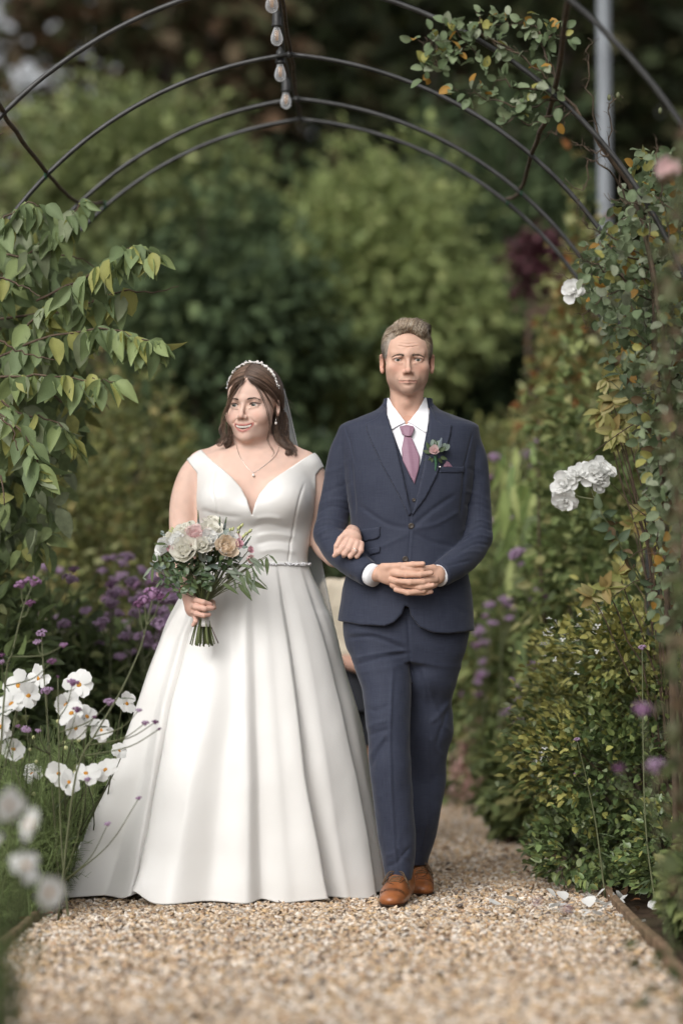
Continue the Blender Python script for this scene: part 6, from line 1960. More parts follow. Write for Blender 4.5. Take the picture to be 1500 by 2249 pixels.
        blend(0.9 * np.exp(-((z + 70 - 0.011 * ax ** 2) / 5.0) ** 2) * (ax < 27) * fr * (y > -84), (0.10, 0.02, 0.02))
        # make-up round the eyes
        e = np.exp(-((ax - 32) / 13) ** 4 - ((z - 5.5 - 0.010 * (ax - 30)) / 4.2) ** 2)
        blend(0.9 * e * fr, (0.06, 0.03, 0.022))
        blend(0.45 * g(33, 9, 14, 5) * fr, (0.36, 0.19, 0.13))
        blend(0.35 * np.exp(-((ax - 32) / 13) ** 4 - ((z + 6) / 2.2) ** 2) * fr, (0.20, 0.10, 0.08))
        c *= (1 + 0.05 * noise3(v, 70))[:, None]
        return c
    ch = np.tile([0.58, 0.36, 0.285], (len(v1), 1)) * (1 + 0.06 * noise3(v1, 90))[:, None]
    ch2 = np.tile([0.60, 0.385, 0.305], (len(v2), 1)) * (1 + 0.06 * noise3(v2, 90))[:, None]
    for tx, ty in ((712, 1000), (735, 1040), (702, 1102)):
        w = np.exp(-(np.linalg.norm((v1 - Z3(tx, ty, 7.392)) * [1, .5, 1], axis=1) / 0.006) ** 2)
        ch += 0.6 * w[:, None] * (np.array([0.62, 0.36, 0.30]) - ch)
    vv = [hv, bv, v1, v2]; qq = []; n = 0
    for v, q in ((hv, hq), (bv, bq), (v1, q1), (v2, q2)):
        qq.append(q + n); n += len(v)
    build('body', np.concatenate(vv), np.concatenate(qq), M_SKIN, BRIDE, True, np.concatenate([paint(hv), paint(bv), ch, ch2]))
    eyes(F, BRIDE, (0.06, 0.065, 0.05), yaw=4)
    # teeth
    mb = MB()
    for k in range(-6, 7):
        w = 6.4 if abs(k) < 2 else 5.8
        a = k * 0.150
        cx, cy = 33 * math.sin(a), -61 - 27 * math.cos(a)
        hh = 5.6 - 0.18 * abs(k)
        b, qd = uvsphere(1.0, 8, 6)
        b = b * [w * 0.55, 2.2, hh] @ np.array(Euler((0, 0, a)).to_matrix()).T + [cx, cy, -67 + 0.13 * k * k]
        mb.add(F.pts(b), qd)
    mb.build('teeth', M_TEETH, BRIDE)
    rng = np.random.default_rng(11)
    mb = MB()
    for sx in (-1, 1):
        brow(mb, F, HV, 150, [(sx * 14, 16), (sx * 26, 19.5), (sx * 40, 20), (sx * 51, 13)], 1.5, 0.0007, [(0.035, 0.02, 0.014), (0.05, 0.03, 0.02)], rng)
        brow(mb, F, HV, 140, [(sx * 18, 0.5), (sx * 24, 4.5), (sx * 33, 6), (sx * 42, 4.5), (sx * 50, 3)], 0.7, 0.0009, [(0.012, 0.008, 0.006)], rng)
    mb.build('eyebrows', M_HAIR, BRIDE)

    # --- hair: parted in the middle, half up, curls on the shoulders
    dark = [(0.085, 0.050, 0.034), (0.14, 0.085, 0.057), (0.05, 0.03, 0.02), (0.22, 0.14, 0.095)]
    H = F.box((-105, -115, -110), (105, 135, 150), 0.0028)
    H.add(F.ell((0, 17, 46), (82, 99, 87)), 0)
    H.add(F.ell((0, 70, 0), (66, 48, 70)), 0.03)
    H.add(F.ell((0, -92, 4), (61, 66, 84)), 0.010, 's')
    H.add(F.ell((0, -70, -60), (120, 92, 74)), 0.008, 's')
    H.add(F.cone((0, -80, 112), (0, 10, 140), 2.5, 2.0), 0.006, 's')
    for sx in (-1, 1):
        H.add(F.ell((sx * 84, 6, -8), (16, 22, 30)), 0.004, 's')
    v, q = H.mesh()
    c = np.tile([0.08, 0.048, 0.033], (len(v), 1)) * (1 + 0.3 * noise3(F.inv(v) * [1, .3, .3], 0.4))[:, None]
    part = np.exp(-(F.inv(v)[:, 0] / 2.2) ** 2) * (F.inv(v)[:, 1] < 5)
    c = c + 0.6 * part[:, None] * (np.array([0.40, 0.26, 0.2]) - c)
    build('hair', v, q, M_HAIR, BRIDE, True, c)
    mb = MB()
    C, Rr = np.array([0, 17, 46]), np.array([83, 100, 88])
    def edir(p):
        d = (np.asarray(p, float) - C) / Rr
        return d / np.linalg.norm(d)
    for _ in range(1500):                                    # from the parting, down and back
        sx = rng.choice([-1, 1])
        y0 = rng.uniform(-97, 60)
        p0 = edir((sx * 2.0, y0, 150 - 0.0035 * (y0 - 17) ** 2))
        t = max((y0 + 78) / 138, 0)
        p1 = edir((sx * (70 - 8 * t), -30 + 70 * t + rng.normal() * 5, 62 + 10 * t))
        p2 = edir((sx * (70 - 14 * t), 48 + 25 * t + rng.normal() * 5, 8 + rng.normal() * 8))
        k = 1.0 + rng.uniform(0.0, 0.025)
        ss = np.linspace(0, 1, 12)[:, None]
        d = (1 - ss) ** 2 * p0 + 2 * ss * (1 - ss) * p1 * 1.15 + ss ** 2 * p2
        d /= np.linalg.norm(d, axis=1)[:, None]
        strands(mb, [push_out(H, F, C + d * Rr * k, rng.uniform(0.2, 1.6))], 0.0009, 0.0006, dark, rng)
    mb.build('hair_strands', M_HAIR, BRIDE)
    mb = MB()
    px = lambda pts: [P(u, v_, Y) for u, v_, Y in pts]
    yf = 7.625
    lk = [([(544, 830, 7.62), (572, 846, 7.62), (600, 868, 7.65), (616, 896, 7.68)], 46, 0.009, 0.2, 0), ([(536, 830, 7.62), (516, 846, 7.63), (504, 876, 7.65), (497, 912, 7.67)], 40, 0.007, 0.2, 0),
         # (path, strands, spread m, twist, curl)
        ([(540, 828, yf), (524, 850, 7.62), (508, 880, 7.625), (497, 915, 7.645), (494, 940, 7.65), (486, 965, 7.65), (478, 974, 7.65)], 8, 0.0035, 0.6, 0.002),
        ([(536, 828, yf), (516, 852, 7.635), (501, 890, 7.655), (490, 925, 7.67), (492, 955, 7.67), (480, 970, 7.665), (474, 962, 7.66)], 15, 0.006, 1.0, 0.005),
        ([(547, 829, yf), (566, 852, 7.615), (580, 880, 7.61), (589, 910, 7.61), (593, 938, 7.62), (588, 966, 7.63), (598, 985, 7.63), (602, 996, 7.63), (594, 1008, 7.63)], 7, 0.0035, 0.5, 0.0015),
        ([(552, 836, 7.63), (580, 862, 7.63), (598, 892, 7.65), (608, 915, 7.665), (612, 925, 7.67)], 7, 0.003, 0.3, 0),
        ([(500, 930, 7.72), (505, 955, 7.70), (503, 972, 7.69), (495, 978, 7.685), (508, 968, 7.68), (514, 962, 7.70)], 40, 0.008, 0.8, 0.005),
        ([(494, 920, 7.72), (486, 945, 7.70), (494, 962, 7.68), (482, 975, 7.68), (477, 968, 7.67)], 32, 0.008, 1.2, 0.005),
        # right side curls behind the ear and on the shoulder
        ([(612, 905, 7.74), (606, 935, 7.72), (612, 962, 7.70), (628, 980, 7.69), (643, 990, 7.685), (646, 1000, 7.68), (638, 1012, 7.675)], 55, 0.008, 0.7, 0.005),
        ([(620, 900, 7.76), (616, 935, 7.74), (622, 962, 7.72), (636, 980, 7.70), (632, 998, 7.68), (628, 1006, 7.68), (637, 1010, 7.675)], 50, 0.009, 0.9, 0.006),
        ([(626, 905, 7.78), (628, 940, 7.76), (630, 965, 7.74), (644, 985, 7.72), (648, 998, 7.70)], 40, 0.009, 1.0, 0.005),
        ([(606, 915, 7.73), (603, 940, 7.71), (608, 960, 7.70), (620, 975, 7.69), (632, 985, 7.685)], 60, 0.008, 0.6, 0.003)]
    for pth, n, spr, tw, cu in lk:
        q_ = smooth_path(px(pth), 3 * len(pth))
        for V_, of in ((HV, 2.0), (H, 2.0)):
            q_ = push_out(V_, F, F.inv(q_), of)
        lock(mb, q_, int(n * 1.7), spr * 1.15, 0.00055, dark, rng, tw, cu)
    # loose wisps
    for _ in range(36):
        sx = rng.choice([-1, 1])
        p0 = F.pt((sx * 70, rng.uniform(10, 60), rng.uniform(-30, 80)))
        d = np.array([sx * 0.02, 0.0, -0.01]) + rng.normal(0, 0.012, 3)
        strands(mb, [smooth_path([p0, p0 + d, p0 + d * 1.6 + [0, 0, -0.02]], 7)], 0.0003, 0.00015, dark, rng)
    mb.build('hair_locks', M_HAIR, BRIDE)

    # --- headband of pearls
    hb = MB(); hc = MB()
    ph = np.radians(np.linspace(-80, 84, 60))
    arc = np.stack([85.5 * np.sin(ph), -6 - 10 * np.cos(ph), 44 + 93.5 * np.cos(ph)], 1)
    add_tube(hb, push_out(H, F, arc, 1.2), 0.0016, 6)
    band = hb.build('headband', M_SILVER, BRIDE)
    for i in range(58):
        p = arc[i % 60] + rng.normal(0, 1.6, 3)
        r = rng.choice([0.0021, 0.0028, 0.0034, 0.0042, 0.0050], p=[.3, .25, .2, .15, .1])
        w = push_out(H, F, p[None], r * 1000 + 0.8)[0]
        b, qd = uvsphere(r, 10, 6)
        hc.add(b + w, qd)
    pl = hc.build('pearls', M_PEARL, None); pl.parent = band
    hc = MB()
    iv, if_ = ico()
    for i in range(70):
        p = arc[rng.integers(60)] + rng.normal(0, 2.2, 3)
        w = push_out(H, F, p[None], 2.4)[0]
        hc.add(iv * 0.0017 + w, if_)
    cr = hc.build('crystals', M_CRYSTAL, None, False); cr.parent = band

    # --- jewellery
    def bsurf(V, u, v_, yhi=7.5):
        p = P(u, v_, 7.62)
        i = int(round((p[0] - V.lo[0]) / V.h)); k = int(round((p[2] - V.lo[2]) / V.h))
        ln = V.D[i, :, k]
        j = int(np.argmax(ln < 0))
        a, b = ln[max(j - 1, 0)], ln[j]
        return float(V.ax[1][j]) - V.h * float(-b / (a - b + 1e-9))
    ck = [(518, 968), (521, 985), (527, 1002), (537, 1019), (548, 1032), (556.7, 1038), (566, 1033), (580, 1023), (595, 1011), (607, 997), (613, 982)]
    cps = []
    for u, v_ in smooth_path([(a, b, 0) for a, b in ck], 40)[:, :2]:
        V = HV if v_ < 983 else BV
        cps.append(P(u, v_, bsurf(V, u, v_) - 0.0012))
    mb = MB(); add_tube(mb, cps, 0.0006, 5)
    neck = mb.build('necklace', M_SILVER, BRIDE)
    b, qd = uvsphere(1, 12, 8)
    pc = P(556.7, 1043.5, bsurf(BV, 556.7, 1043) - 0.005)
    o = build('pendant', b * [0.0042, 0.0042, 0.0052] + pc, qd, M_PEARL); o.parent = neck
    er = P(606, 929, 7.655)
    mb = MB(); add_tube(mb, [P(606, 914, 7.665), P(606.3, 920, 7.658), er + [0, 0, 0.004]], 0.0007, 5)
    e = mb.build('earring', M_SILVER, BRIDE)
    o = build('pearl', b * [0.0040, 0.0040, 0.0050] + er, qd, M_PEARL); o.parent = e
    # ring on the hand that rests on his sleeve
    a = np.linspace(0, 2 * math.pi, 15)
    rc, ax_ = Z4(346, 1079, 7.429), Z4(346, 1079, 7.429) - Z4(358, 1040, 7.439)
    Rm = rot_to(ax_)
    mb = MB(); add_tube(mb, np.array([rc + 0.0108 * (math.cos(t) * Rm[:, 0] + math.sin(t) * Rm[:, 2]) for t in a]), 0.0011, 6)
    rg = mb.build('ring', M_SILVER, BRIDE)
    o = build('stone', iv * 0.0021 + Z4(352, 1080, 7.4165), if_, M_CRYSTAL, None, False); o.parent = rg
    # bracelet at the bouquet hand
    mb = MB(); w0, w1 = P(412, 1297, 7.485), P(416, 1308, 7.468)
    Rm = rot_to(w1 - w0)
    add_tube(mb, np.array([w0 + 0.026 * (math.cos(t) * Rm[:, 0] + math.sin(t) * Rm[:, 2]) for t in np.linspace(0, 2 * math.pi, 25)]), 0.0016, 6)
    mb.build('bracelet', material('rose_gold', (0.60, 0.33, 0.24), 0.25, metal=1.0), BRIDE)

    # --- bodice: a shell over the trunk, cut by the neckline
    B = Vol(BV.lo, BV.lo + [(n - 1) * BV.h for n in BV.D.shape], BV.h)
    B.add(TOR, 0)
    for u in (494, 619):
        B.add(ell(P(u, 1098, 7.655), (0.082, 0.088, 0.078)), 0.045)
    B.add(ell(P(556, 1118, 7.64), (0.10, 0.075, 0.05)), 0.04)
    # caps of the off-shoulder straps wrap the tops of the arms
    B.add(cone(P(441, 1022, 7.735), P(420, 1052, 7.735), .045, .047), 0.025)
    B.add(cone(P(674, 1028, 7.735), P(690, 1058, 7.745), .045, .046), 0.025)
    for sx, u in ((-1, 455), (1, 665)):
        B.add(cone(P(559 + sx * 34, 972, 7.76), P(u, 1012, 7.755), 0.03, 0.034), 0.03)
    D = B.D - 0.0055
    m1 = B.poly([(436, 981), (450, 996), (466, 1011), (488, 1029), (510, 1049), (531, 1073), (545, 1100), (555, 1135), (563, 1105), (571, 1086), (590, 1062), (612, 1044), (638, 1025), (665, 1004), (690, 986),
                 (722, 1011), (702, 1026), (692, 1040), (692, 1083), (686, 1140), (678, 1180), (677, 1247), (440, 1247), (438, 1180), (431, 1120), (430, 1060), (430, 1036), (404, 1004)], 7.62)
    D = np.maximum(D, m1)
    front_back = B.ax[1][None, :, None]
    backcut = np.maximum(B.poly([(445, 940), (446, 1000), (556, 1090), (668, 1000), (670, 940)], 7.82), 7.75 - front_back)
    D = np.maximum(D, -backcut)
    B.D = np.maximum(D, -(B.D + 0.012))
    v, q = B.mesh(); v = relax(v, q, 2, 0.5)
    Yd = 7.6
    v = creases(v, q, [([(470, 1035), (468, 1080), (480, 1150), (478, 1240)], Yd, 2.5, -0.003), ([(668, 1060), (655, 1110), (638, 1190), (632, 1240)], Yd, 2.5, -0.003),
                       ([(560, 1140), (590, 1136), (620, 1140)], Yd, 5, 0.003), ([(550, 1160), (590, 1152), (640, 1162)], Yd, 6, -0.0035), ([(560, 1178), (600, 1172), (650, 1178)], Yd, 6, 0.0035),
                       ([(560, 1196), (600, 1188), (640, 1192)], Yd, 6, -0.0035), ([(570, 1212), (610, 1206), (650, 1212)], Yd, 6, 0.003), ([(440, 1120), (480, 1132), (530, 1138)], Yd, 6, -0.003)])
    bod = build('bodice', v, q, M_SATINB, BRIDE)
    # sheer panel at the bottom of the V
    # --- skirt
    rows = np.array([(1236, 441, 676, 7.72, .112), (1248, 438, 679, 7.72, .118), (1270, 428, 688, 7.722, .132), (1300, 406, 703, 7.726, .155), (1335, 385, 717, 7.73, .178), (1370, 367, 731, 7.735, .198),
                     (1480, 326, 757, 7.75, .250), (1570, 294, 786, 7.765, .285), (1660, 261, 806, 7.78, .318), (1780, 212, 823, 7.80, .355), (1900, 152, 841, 7.815, .385), (1962, 98, 850, 7.825, .395)], float)
    NR, NT = 190, 560
    R_ = smooth_path(rows, NR)
    vk = np.array([1240, 1400, 1550, 1700, 1850, 1985])
    lines = [  # u at vk, depth offset at the hem (m, towards the viewer)
        ([442, 330, 285, 232, 165, 105], -0.00), ([448, 350, 300, 250, 188, 135], -0.035), ([456, 372, 318, 272, 218, 182], 0.035), ([466, 392, 345, 310, 262, 232], -0.055), ([474, 405, 365, 342, 318, 300], -0.03),
        ([480, 418, 384, 362, 340, 312], -0.12), ([496, 432, 402, 384, 362, 334], 0.075), ([515, 480, 470, 440, 420, 400], 0.060), ([530, 520, 522, 505, 490, 480], 0.012),
        ([545, 548, 552, 556, 556, 552], 0.032), ([556, 566, 573, 581, 585, 592], -0.012), ([580, 598, 612, 625, 636, 650], 0.012), ([604, 630, 652, 667, 692, 714], 0.040),
        ([612, 642, 664, 682, 706, 727], -0.045), ([634, 674, 702, 724, 746, 768], 0.010), ([655, 704, 742, 772, 794, 808], 0.030), ([664, 716, 755, 786, 808, 822], -0.030), ([672, 728, 772, 802, 828, 846], 0.0)]
    LU = np.array([l[0] for l in lines], float); LO = np.array([l[1] for l in lines])
    V = np.zeros((NR, NT, 3))
    for i, (v_, uL, uR, cy, ry) in enumerate(R_):
        a, b = P(uL, v_, cy), P(uR, v_, cy)
        cx, rx, z = (a[0] + b[0]) / 2, (b[0] - a[0]) / 2, (a[2] + b[2]) / 2
        th = np.linspace(0, 2 * math.pi, NT, endpoint=False)
        x, y = cx + rx * np.cos(th), cy - ry * np.sin(th) * np.where(np.sin(th) > 0, 1.0, 1.15)
        grow = np.clip((v_ - 1238) / 600, 0, 1) ** 0.75
        uu = np.array([np.interp(v_, vk, l) for l in LU])
        ux = (uL + uR) / 2 + (uR - uL) / 2 * np.cos(th) * 0.995
        o = np.argsort(uu); us, os_ = uu[o], LO[o]
        k = np.clip(np.searchsorted(us, ux) - 1, 0, len(us) - 2)
        t = np.clip((ux - us[k]) / (us[k + 1] - us[k] + 1e-6), 0, 1)
        t = t * t * (3 - 2 * t)
        off = (os_[k] + (os_[k + 1] - os_[k]) * t) * grow * (0.55 + 0.45 * np.clip((v_ - 1500) / 450, 0, 1))
        off = np.where(np.sin(th) > 0, off * np.clip(np.sin(th) * 5, 0, 1), 0.03 * grow * np.sin(13 * th) * np.clip(-np.sin(th) * 5, 0, 1))
        nx, ny = np.cos(th) / rx, -np.sin(th) / ry
        nl = np.hypot(nx, ny)
        V[i, :, 0] = x + off * nx / nl
        V[i, :, 1] = y + off * ny / nl
        V[i, :, 2] = z
        # the hem rides on the gravel, lifts where the front panel swings out
        if v_ > 1850:
            s = ((v_ - 1850) / 112) ** 2
            lift = 0.045 * np.exp(-((ux - 335) / 30) ** 2) + 0.014 * np.exp(-((ux - 590) / 25) ** 2) + 0.006 * (1 + np.sin(th * 9))
            V[i, :, 2] += s * lift * (np.sin(th) > 0) + 0.006 * s
            V[i, :, 1] -= s * 0.012 * (np.sin(th) > 0)
    Vf = V.reshape(-1, 3)
    i = np.arange(NR - 1)[:, None] * NT; j = np.arange(NT)[None]; k = (j + 1) % NT
    q = np.stack([i + j, i + NT + j, i + NT + k, i + k], -1).reshape(-1, 4)
    Vf = relax(Vf, q, 2, 0.5) if False else Vf
    Yd = 7.5
    Vf = creases(Vf, q, [([(516, 1600), (470, 1690), (400, 1800), (340, 1915), (326, 1950)], Yd, 13, 0.042), ([(530, 1640), (505, 1720), (460, 1820), (420, 1920)], Yd, 26, -0.030), ([(470, 1640), (420, 1720), (360, 1820), (322, 1890)], Yd, 12, -0.022), ([(583, 1880), (590, 1930), (600, 1975)], 7.45, 12, 0.026), ([(570, 1890), (573, 1945), (566, 1985)], 7.45, 11, -0.022),
                         ([(640, 1900), (655, 1940), (668, 1980)], 7.45, 14, 0.016), ([(520, 1900), (512, 1945), (505, 1985)], 7.45, 16, 0.012), ([(222, 1915), (245, 1880), (262, 1830)], 7.6, 9, 0.012), ([(240, 1940), (262, 1905), (285, 1860)], 7.6, 12, -0.012),
                         ([(345, 1700), (330, 1650), (322, 1600)], 7.6, 10, 0.007), ([(300, 1760), (310, 1720), (312, 1680)], 7.6, 8, -0.007)])
    n = vnormals(Vf, q)
    Vf = Vf + n * (0.0035 * noise3(Vf * [1, 1, .6], 9) + 0.0012 * noise3(Vf * [1, 1, .6], 22))[:, None]
    skirt = build('skirt', Vf, q, M_SATIN, BRIDE)
    sm = skirt.modifiers.new('thickness', 'SOLIDIFY'); sm.thickness = 0.003; sm.offset = -1
    # --- jewelled belt
    mb = MB()
    bb = MB()
    th = np.linspace(0, 2 * math.pi, 80)
    c0 = P(558.5, 1241, 7.72); rx = (P(677, 1241, 7.72) - P(440, 1241, 7.72))[0] / 2
    add_tube(bb, np.stack([c0[0] + (rx + 0.006) * np.cos(th), 7.72 - 0.1225 * np.sin(th), np.full(80, c0[2])], 1), 0.0022, 6)
    belt = bb.build('belt', M_SILVER, BRIDE)
    for _ in range(420):
        t = rng.uniform(0, math.pi * 1.0)
        r = rng.choice([0.0016, 0.0022, 0.0030])
        mb.add(iv * r + [c0[0] + (rx + 0.008) * math.cos(t), 7.72 - 0.1245 * math.sin(t), c0[2] + rng.normal() * 0.0022], if_)
    o = mb.build('crystals', M_CRYSTAL, None, False); o.parent = belt
    # --- veil falling behind the shoulders
    NRv, NTv = 60, 60
    s = np.linspace(0, 1, NRv); t = np.linspace(-1, 1, NTv)
    Sg, Tg = np.meshgrid(s, t, indexing='ij')
    top = F.pt((8, 92, 60))
    w = 0.030 + 0.19 * Sg ** 0.9
    X = top[0] + 0.028 + 0.020 * Sg + Tg * w + 0.012 * np.sin(Tg * 17) * (0.3 + Sg)
    Y = top[1] + 0.02 + 0.10 * Sg - 0.05 * Tg ** 2 * (1 - Sg * .5) + 0.018 * np.cos(Tg * 17 + 2 * Sg)
    Zz = top[2] - 0.95 * Sg
    i = np.arange(NRv - 1)[:, None] * NTv; j = np.arange(NTv - 1)[None]
    q = np.stack([i + j, i + NTv + j, i + NTv + j + 1, i + j + 1], -1).reshape(-1, 4)
    build('veil', np.stack([X, Y, Zz], -1).reshape(-1, 3), q, M_VEIL, BRIDE)
    bride.F, bride.BV, bride.Z3, bride.Z4 = F, BV, Z3, Z4
bride()
# ------------------------------------------------------------------ bouquet
def bouquet():
    rng = np.random.default_rng(101)
    Z = bride.Z3
    Yc = 7.43
    base = Z(655, 1225, Yc)
    t = thing('bouquet', base, 'hand-tied bouquet of white and peach roses with trailing eucalyptus', 'bouquet')
    neckp = Z(655, 1000, Yc)
    # stems below and above the binding
    mb = MB()
    for k in range(34):
        a = rng.uniform(0, 2 * math.pi); r = .011 * math.sqrt(rng.random())
        n = neckp + [r * math.cos(a), r * math.sin(a), 0]
        lo = Z(640, 1225, Yc) + [2.3 * r * math.cos(a), 2.0 * r * math.sin(a), 0]
        e = Z(637, 1400, Yc) + [3.6 * r * math.cos(a), 2.8 * r * math.sin(a), rng.normal(0, .003)]
        up = neckp + np.array([(math.cos(a) * r) * 5 + rng.normal(0, .01), math.sin(a) * r * 4, .075 + rng.normal(0, .01)])
        add_tube(mb, smooth_path([e, lo, n, up], 14), .0021, 5, np.array([0.10, 0.12, 0.04]) * rng.uniform(.6, 1.4))
    add_tube(mb, [Z(725, 1225, Yc), Z(760, 1310, Yc - .01), Z(793, 1383, Yc - .012)], .0017, 5, (0.07, 0.035, 0.03))
    mb.build('stems', material('cut_stems', attr=True, rough=.55), t)
    # ribbon
    p0, p1 = Z(655, 1035, Yc), Z(652, 1222, Yc)
    pr = smooth_path([p0, (p0 + p1) / 2, p1], 12)
    v, q, tt = tube(pr, .0175 + .0009 * np.sin(np.arange(12) * 2.2), 18, True)
    build('ribbon', v, [q, tt], M_SATINB, t)
    # flowers
    def Zp(x, y, dy): return Z(x, y, Yc + dy)
    ctr = Z(655, 640, Yc + .03)
    FL = [(480, 490, -.060, 29, M_PETALC, 'rose'), (855, 465, -.060, 25, M_PETALA, 'rose'), (720, 300, -.01, 19, M_PETALC, 'lisianthus'), (705, 392, -.045, 18, M_PETALW, 'lisianthus'), (580, 355, -.03, 20, M_PETALB, 'lisianthus'), (455, 325, -.01, 17, M_PETALC, 'lisianthus'),
          (730, 220, .03, 15, M_PETALC, 'lisianthus'), (285, 460, -.02, 20, M_PETALW, 'rose'), (345, 475, -.045, 11, M_PETALP, 'spray_rose'), (975, 425, -.04, 13, M_PETALP, 'spray_rose'), (1085, 480, -.01, 10, M_PETALP, 'spray_rose'), (1075, 570, -.03, 13, M_PETALB, 'spray_rose'),
          (235, 705, -.02, 9, M_PETALB, 'spray_rose'), (965, 365, -.01, 11, M_PETALB, 'spray_rose'), (915, 385, -.035, 14, M_PETALW, 'lisianthus'), (720, 480, -.055, 6, M_PETALA, 'spray_rose'), (330, 370, .0, 13, M_PETALC, 'lisianthus'), (640, 300, .02, 15, M_PETALC, 'lisianthus'), (830, 330, .02, 14, M_PETALW, 'lisianthus'), (215, 545, -.01, 10, M_PETALW, 'lisianthus'), (400, 400, -.035, 15, M_PETALW, 'lisianthus'), (640, 440, -.062, 15, M_PETALC, 'lisianthus'), (530, 280, .0, 14, M_PETALC, 'lisianthus'), (810, 400, -.045, 13, M_PETALW, 'lisianthus')]
    mg = MB()
    for x, y, dy, rp, m, nm in FL:
        p = Zp(x, y, dy); ax = (p - ctr) * [1.1, 1, .9] + np.array([0, -.055, .012])
        r = rp * Yc / FPX * (1.15 if nm != 'lisianthus' else 1.32)
        lay = ((3, .58, 86), (4, .66, 80), (5, .78, 70), (6, .92, 54), (7, 1.0, 34)) if nm == 'rose' else (((3, .6, 84), (5, .75, 66), (6, .98, 44), (6, 1.05, 22)) if nm == 'lisianthus' else ((3, .6, 84), (4, .75, 70), (5, .95, 48)))
        rose(t, p, r, ax, m, rng, nm, layers=lay)
        add_tube(mg, smooth_path([p, (p + neckp) / 2 + [0, .02, 0], neckp], 8), .0016, 4)
    for x, y in ((930, 275), (990, 262), (1020, 238), (1060, 320), (1100, 292), (900, 285), (350, 275), (470, 235), (560, 275), (330, 300), (1035, 345), (610, 400), (770, 250), (985, 310), (500, 240)):
        p = Zp(x, y, rng.uniform(-.01, .02)); a, q = lathe([(1e-4, -1), (.42, -.8), (.62, -.2), (.55, .4), (.30, .9), (.34, 1.0), (1e-4, .95)], 8)
        d = (p - ctr) + np.array([0, -.01, .03]); Rm = rot_to(d); R3 = np.stack([Rm[:, 0], Rm[:, 2], Rm[:, 1]], 1)
        build('bud', (a * .0080) @ R3.T + p, q, bpy.data.materials.get('bouquet_bud') or material('bouquet_bud', (0.42, 0.44, 0.20), .6), t)
        add_tube(mg, smooth_path([p, (p + neckp) / 2 + [0, .02, 0], neckp], 8), .0013, 4)
    # veronica spikes
    mv = material('veronica', attr=True, rough=.7)
    for x0, y0, x1, y1 in ((602, 300, 596, 88), (800, 320, 808, 150), (840, 310, 872, 155), (530, 290, 512, 200), (1030, 455, 1112, 340)):
        a, b = Zp(x0, y0, 0), Zp(x1, y1, 0)
        ms = MB(); iv, f = ico()
        L = np.linalg.norm(b - a)
        add_tube(ms, [a, b], [.0022, .0008], 5, (0.12, 0.16, 0.08))
        for k in range(110):
            s = k / 110; an = k * 2.4
            rr = .0052 * (1 - s * .85)
            ms.add(iv * (.0017 * (1 - .5 * s)) + a + (b - a) * s + [rr * math.cos(an), rr * math.sin(an), 0], f, np.array([0.16, 0.19, 0.20]) * (1.3 if k % 3 == 0 else .7) if s < .6 else (0.09, 0.13, 0.06))
        ms.build('veronica_spike', mv, t)
    # foliage: grey eucalyptus discs, glossy sprigs, long willow leaves
    gre = [(0.20, 0.25, 0.23), (0.16, 0.21, 0.18), (0.25, 0.29, 0.26)]; grn = [(0.065, 0.10, 0.045), (0.05, 0.08, 0.04), (0.09, 0.125, 0.055)]
    up = lambda: (rng.normal(0, .4), -1, rng.normal(.3, .3))
    for x, y, s in ((640, 540, .036), (745, 640, .042), (600, 480, .022), (870, 300, .025), (820, 345, .022), (285, 560, .020), (150, 610, .017), (210, 670, .024), (250, 640, .024), (330, 570, .022), (300, 775, .026), (390, 750, .024), (420, 770, .020), (980, 520, .020), (1000, 560, .018), (940, 540, .020), (250, 300, .012), (265, 330, .012), (240, 320, .010), (730, 750, .026), (1050, 450, .018), (700, 560, .03)):
        p = Zp(x, y, rng.uniform(-.065, -.03)); d = (p - ctr) * [1, .3, 1] + rng.normal(0, .02, 3)
        put_leaf(t, leaf_data('round', gre[rng.integers(3)]), p - d / np.linalg.norm(d) * s * .5, d, s, rng, .5, up())
    for sx, sy, dx, dy_, n in ((560, 560, -120, 120, 9), (600, 560, 30, 220, 9), (520, 620, -220, 130, 10), (640, 620, 60, 200, 9), (480, 640, -160, 200, 9), (560, 720, -60, 160, 8), (440, 700, -200, 60, 8), (700, 700, -20, 120, 6), (430, 530, 40, -60, 6), (760, 540, 120, 80, 6), (420, 600, -240, -10, 9), (480, 800, -80, 90, 6)):
        for k in range(n):
            s = (k + 1) / n
            p = Zp(sx + dx * s, sy + dy_ * s, -.055 + rng.normal(0, .008))
            sd = (-1) ** k
            d = np.array([dx / 900. + sd * -dy_ / 400., -.15, -dy_ / 900. - sd * dx / 400.]) + rng.normal(0, .08, 3)
            put_leaf(t, leaf_data('round' if k % 2 else 'ovate', grn[rng.integers(3)], M_LEAF_GLOSS), p, d, rng.uniform(.018, .028), rng, .5, up())
    W = [((830, 560), (1020, 700)), ((860, 680), (1040, 705)), ((830, 800), (990, 895)), ((1000, 700), (1065, 880)), ((1040, 720), (1190, 915)), ((1070, 660), (1110, 880)), ((1120, 640), (1180, 780)), ((1140, 600), (1205, 720)), ((1120, 545), (1240, 680)), ((1200, 560), (1240, 640)), ((1260, 545), (1268, 720)),
         ((1275, 520), (1378, 605)), ((1080, 760), (1260, 865)), ((1140, 740), (1290, 832)), ((980, 800), (1125, 960)), ((1130, 680), (1150, 800)), ((1000, 620), (1130, 645)), ((940, 760), (970, 870)), ((150, 640), (60, 740)), ((160, 650), (142, 790)), ((290, 420), (165, 412)), ((300, 440), (240, 450)), ((60, 745), (95, 765)), ((320, 880), (255, 970)), ((240, 780), (170, 850)), ((900, 700), (1030, 790)), ((1050, 820), (1100, 930)), ((1090, 560), (1230, 640))]
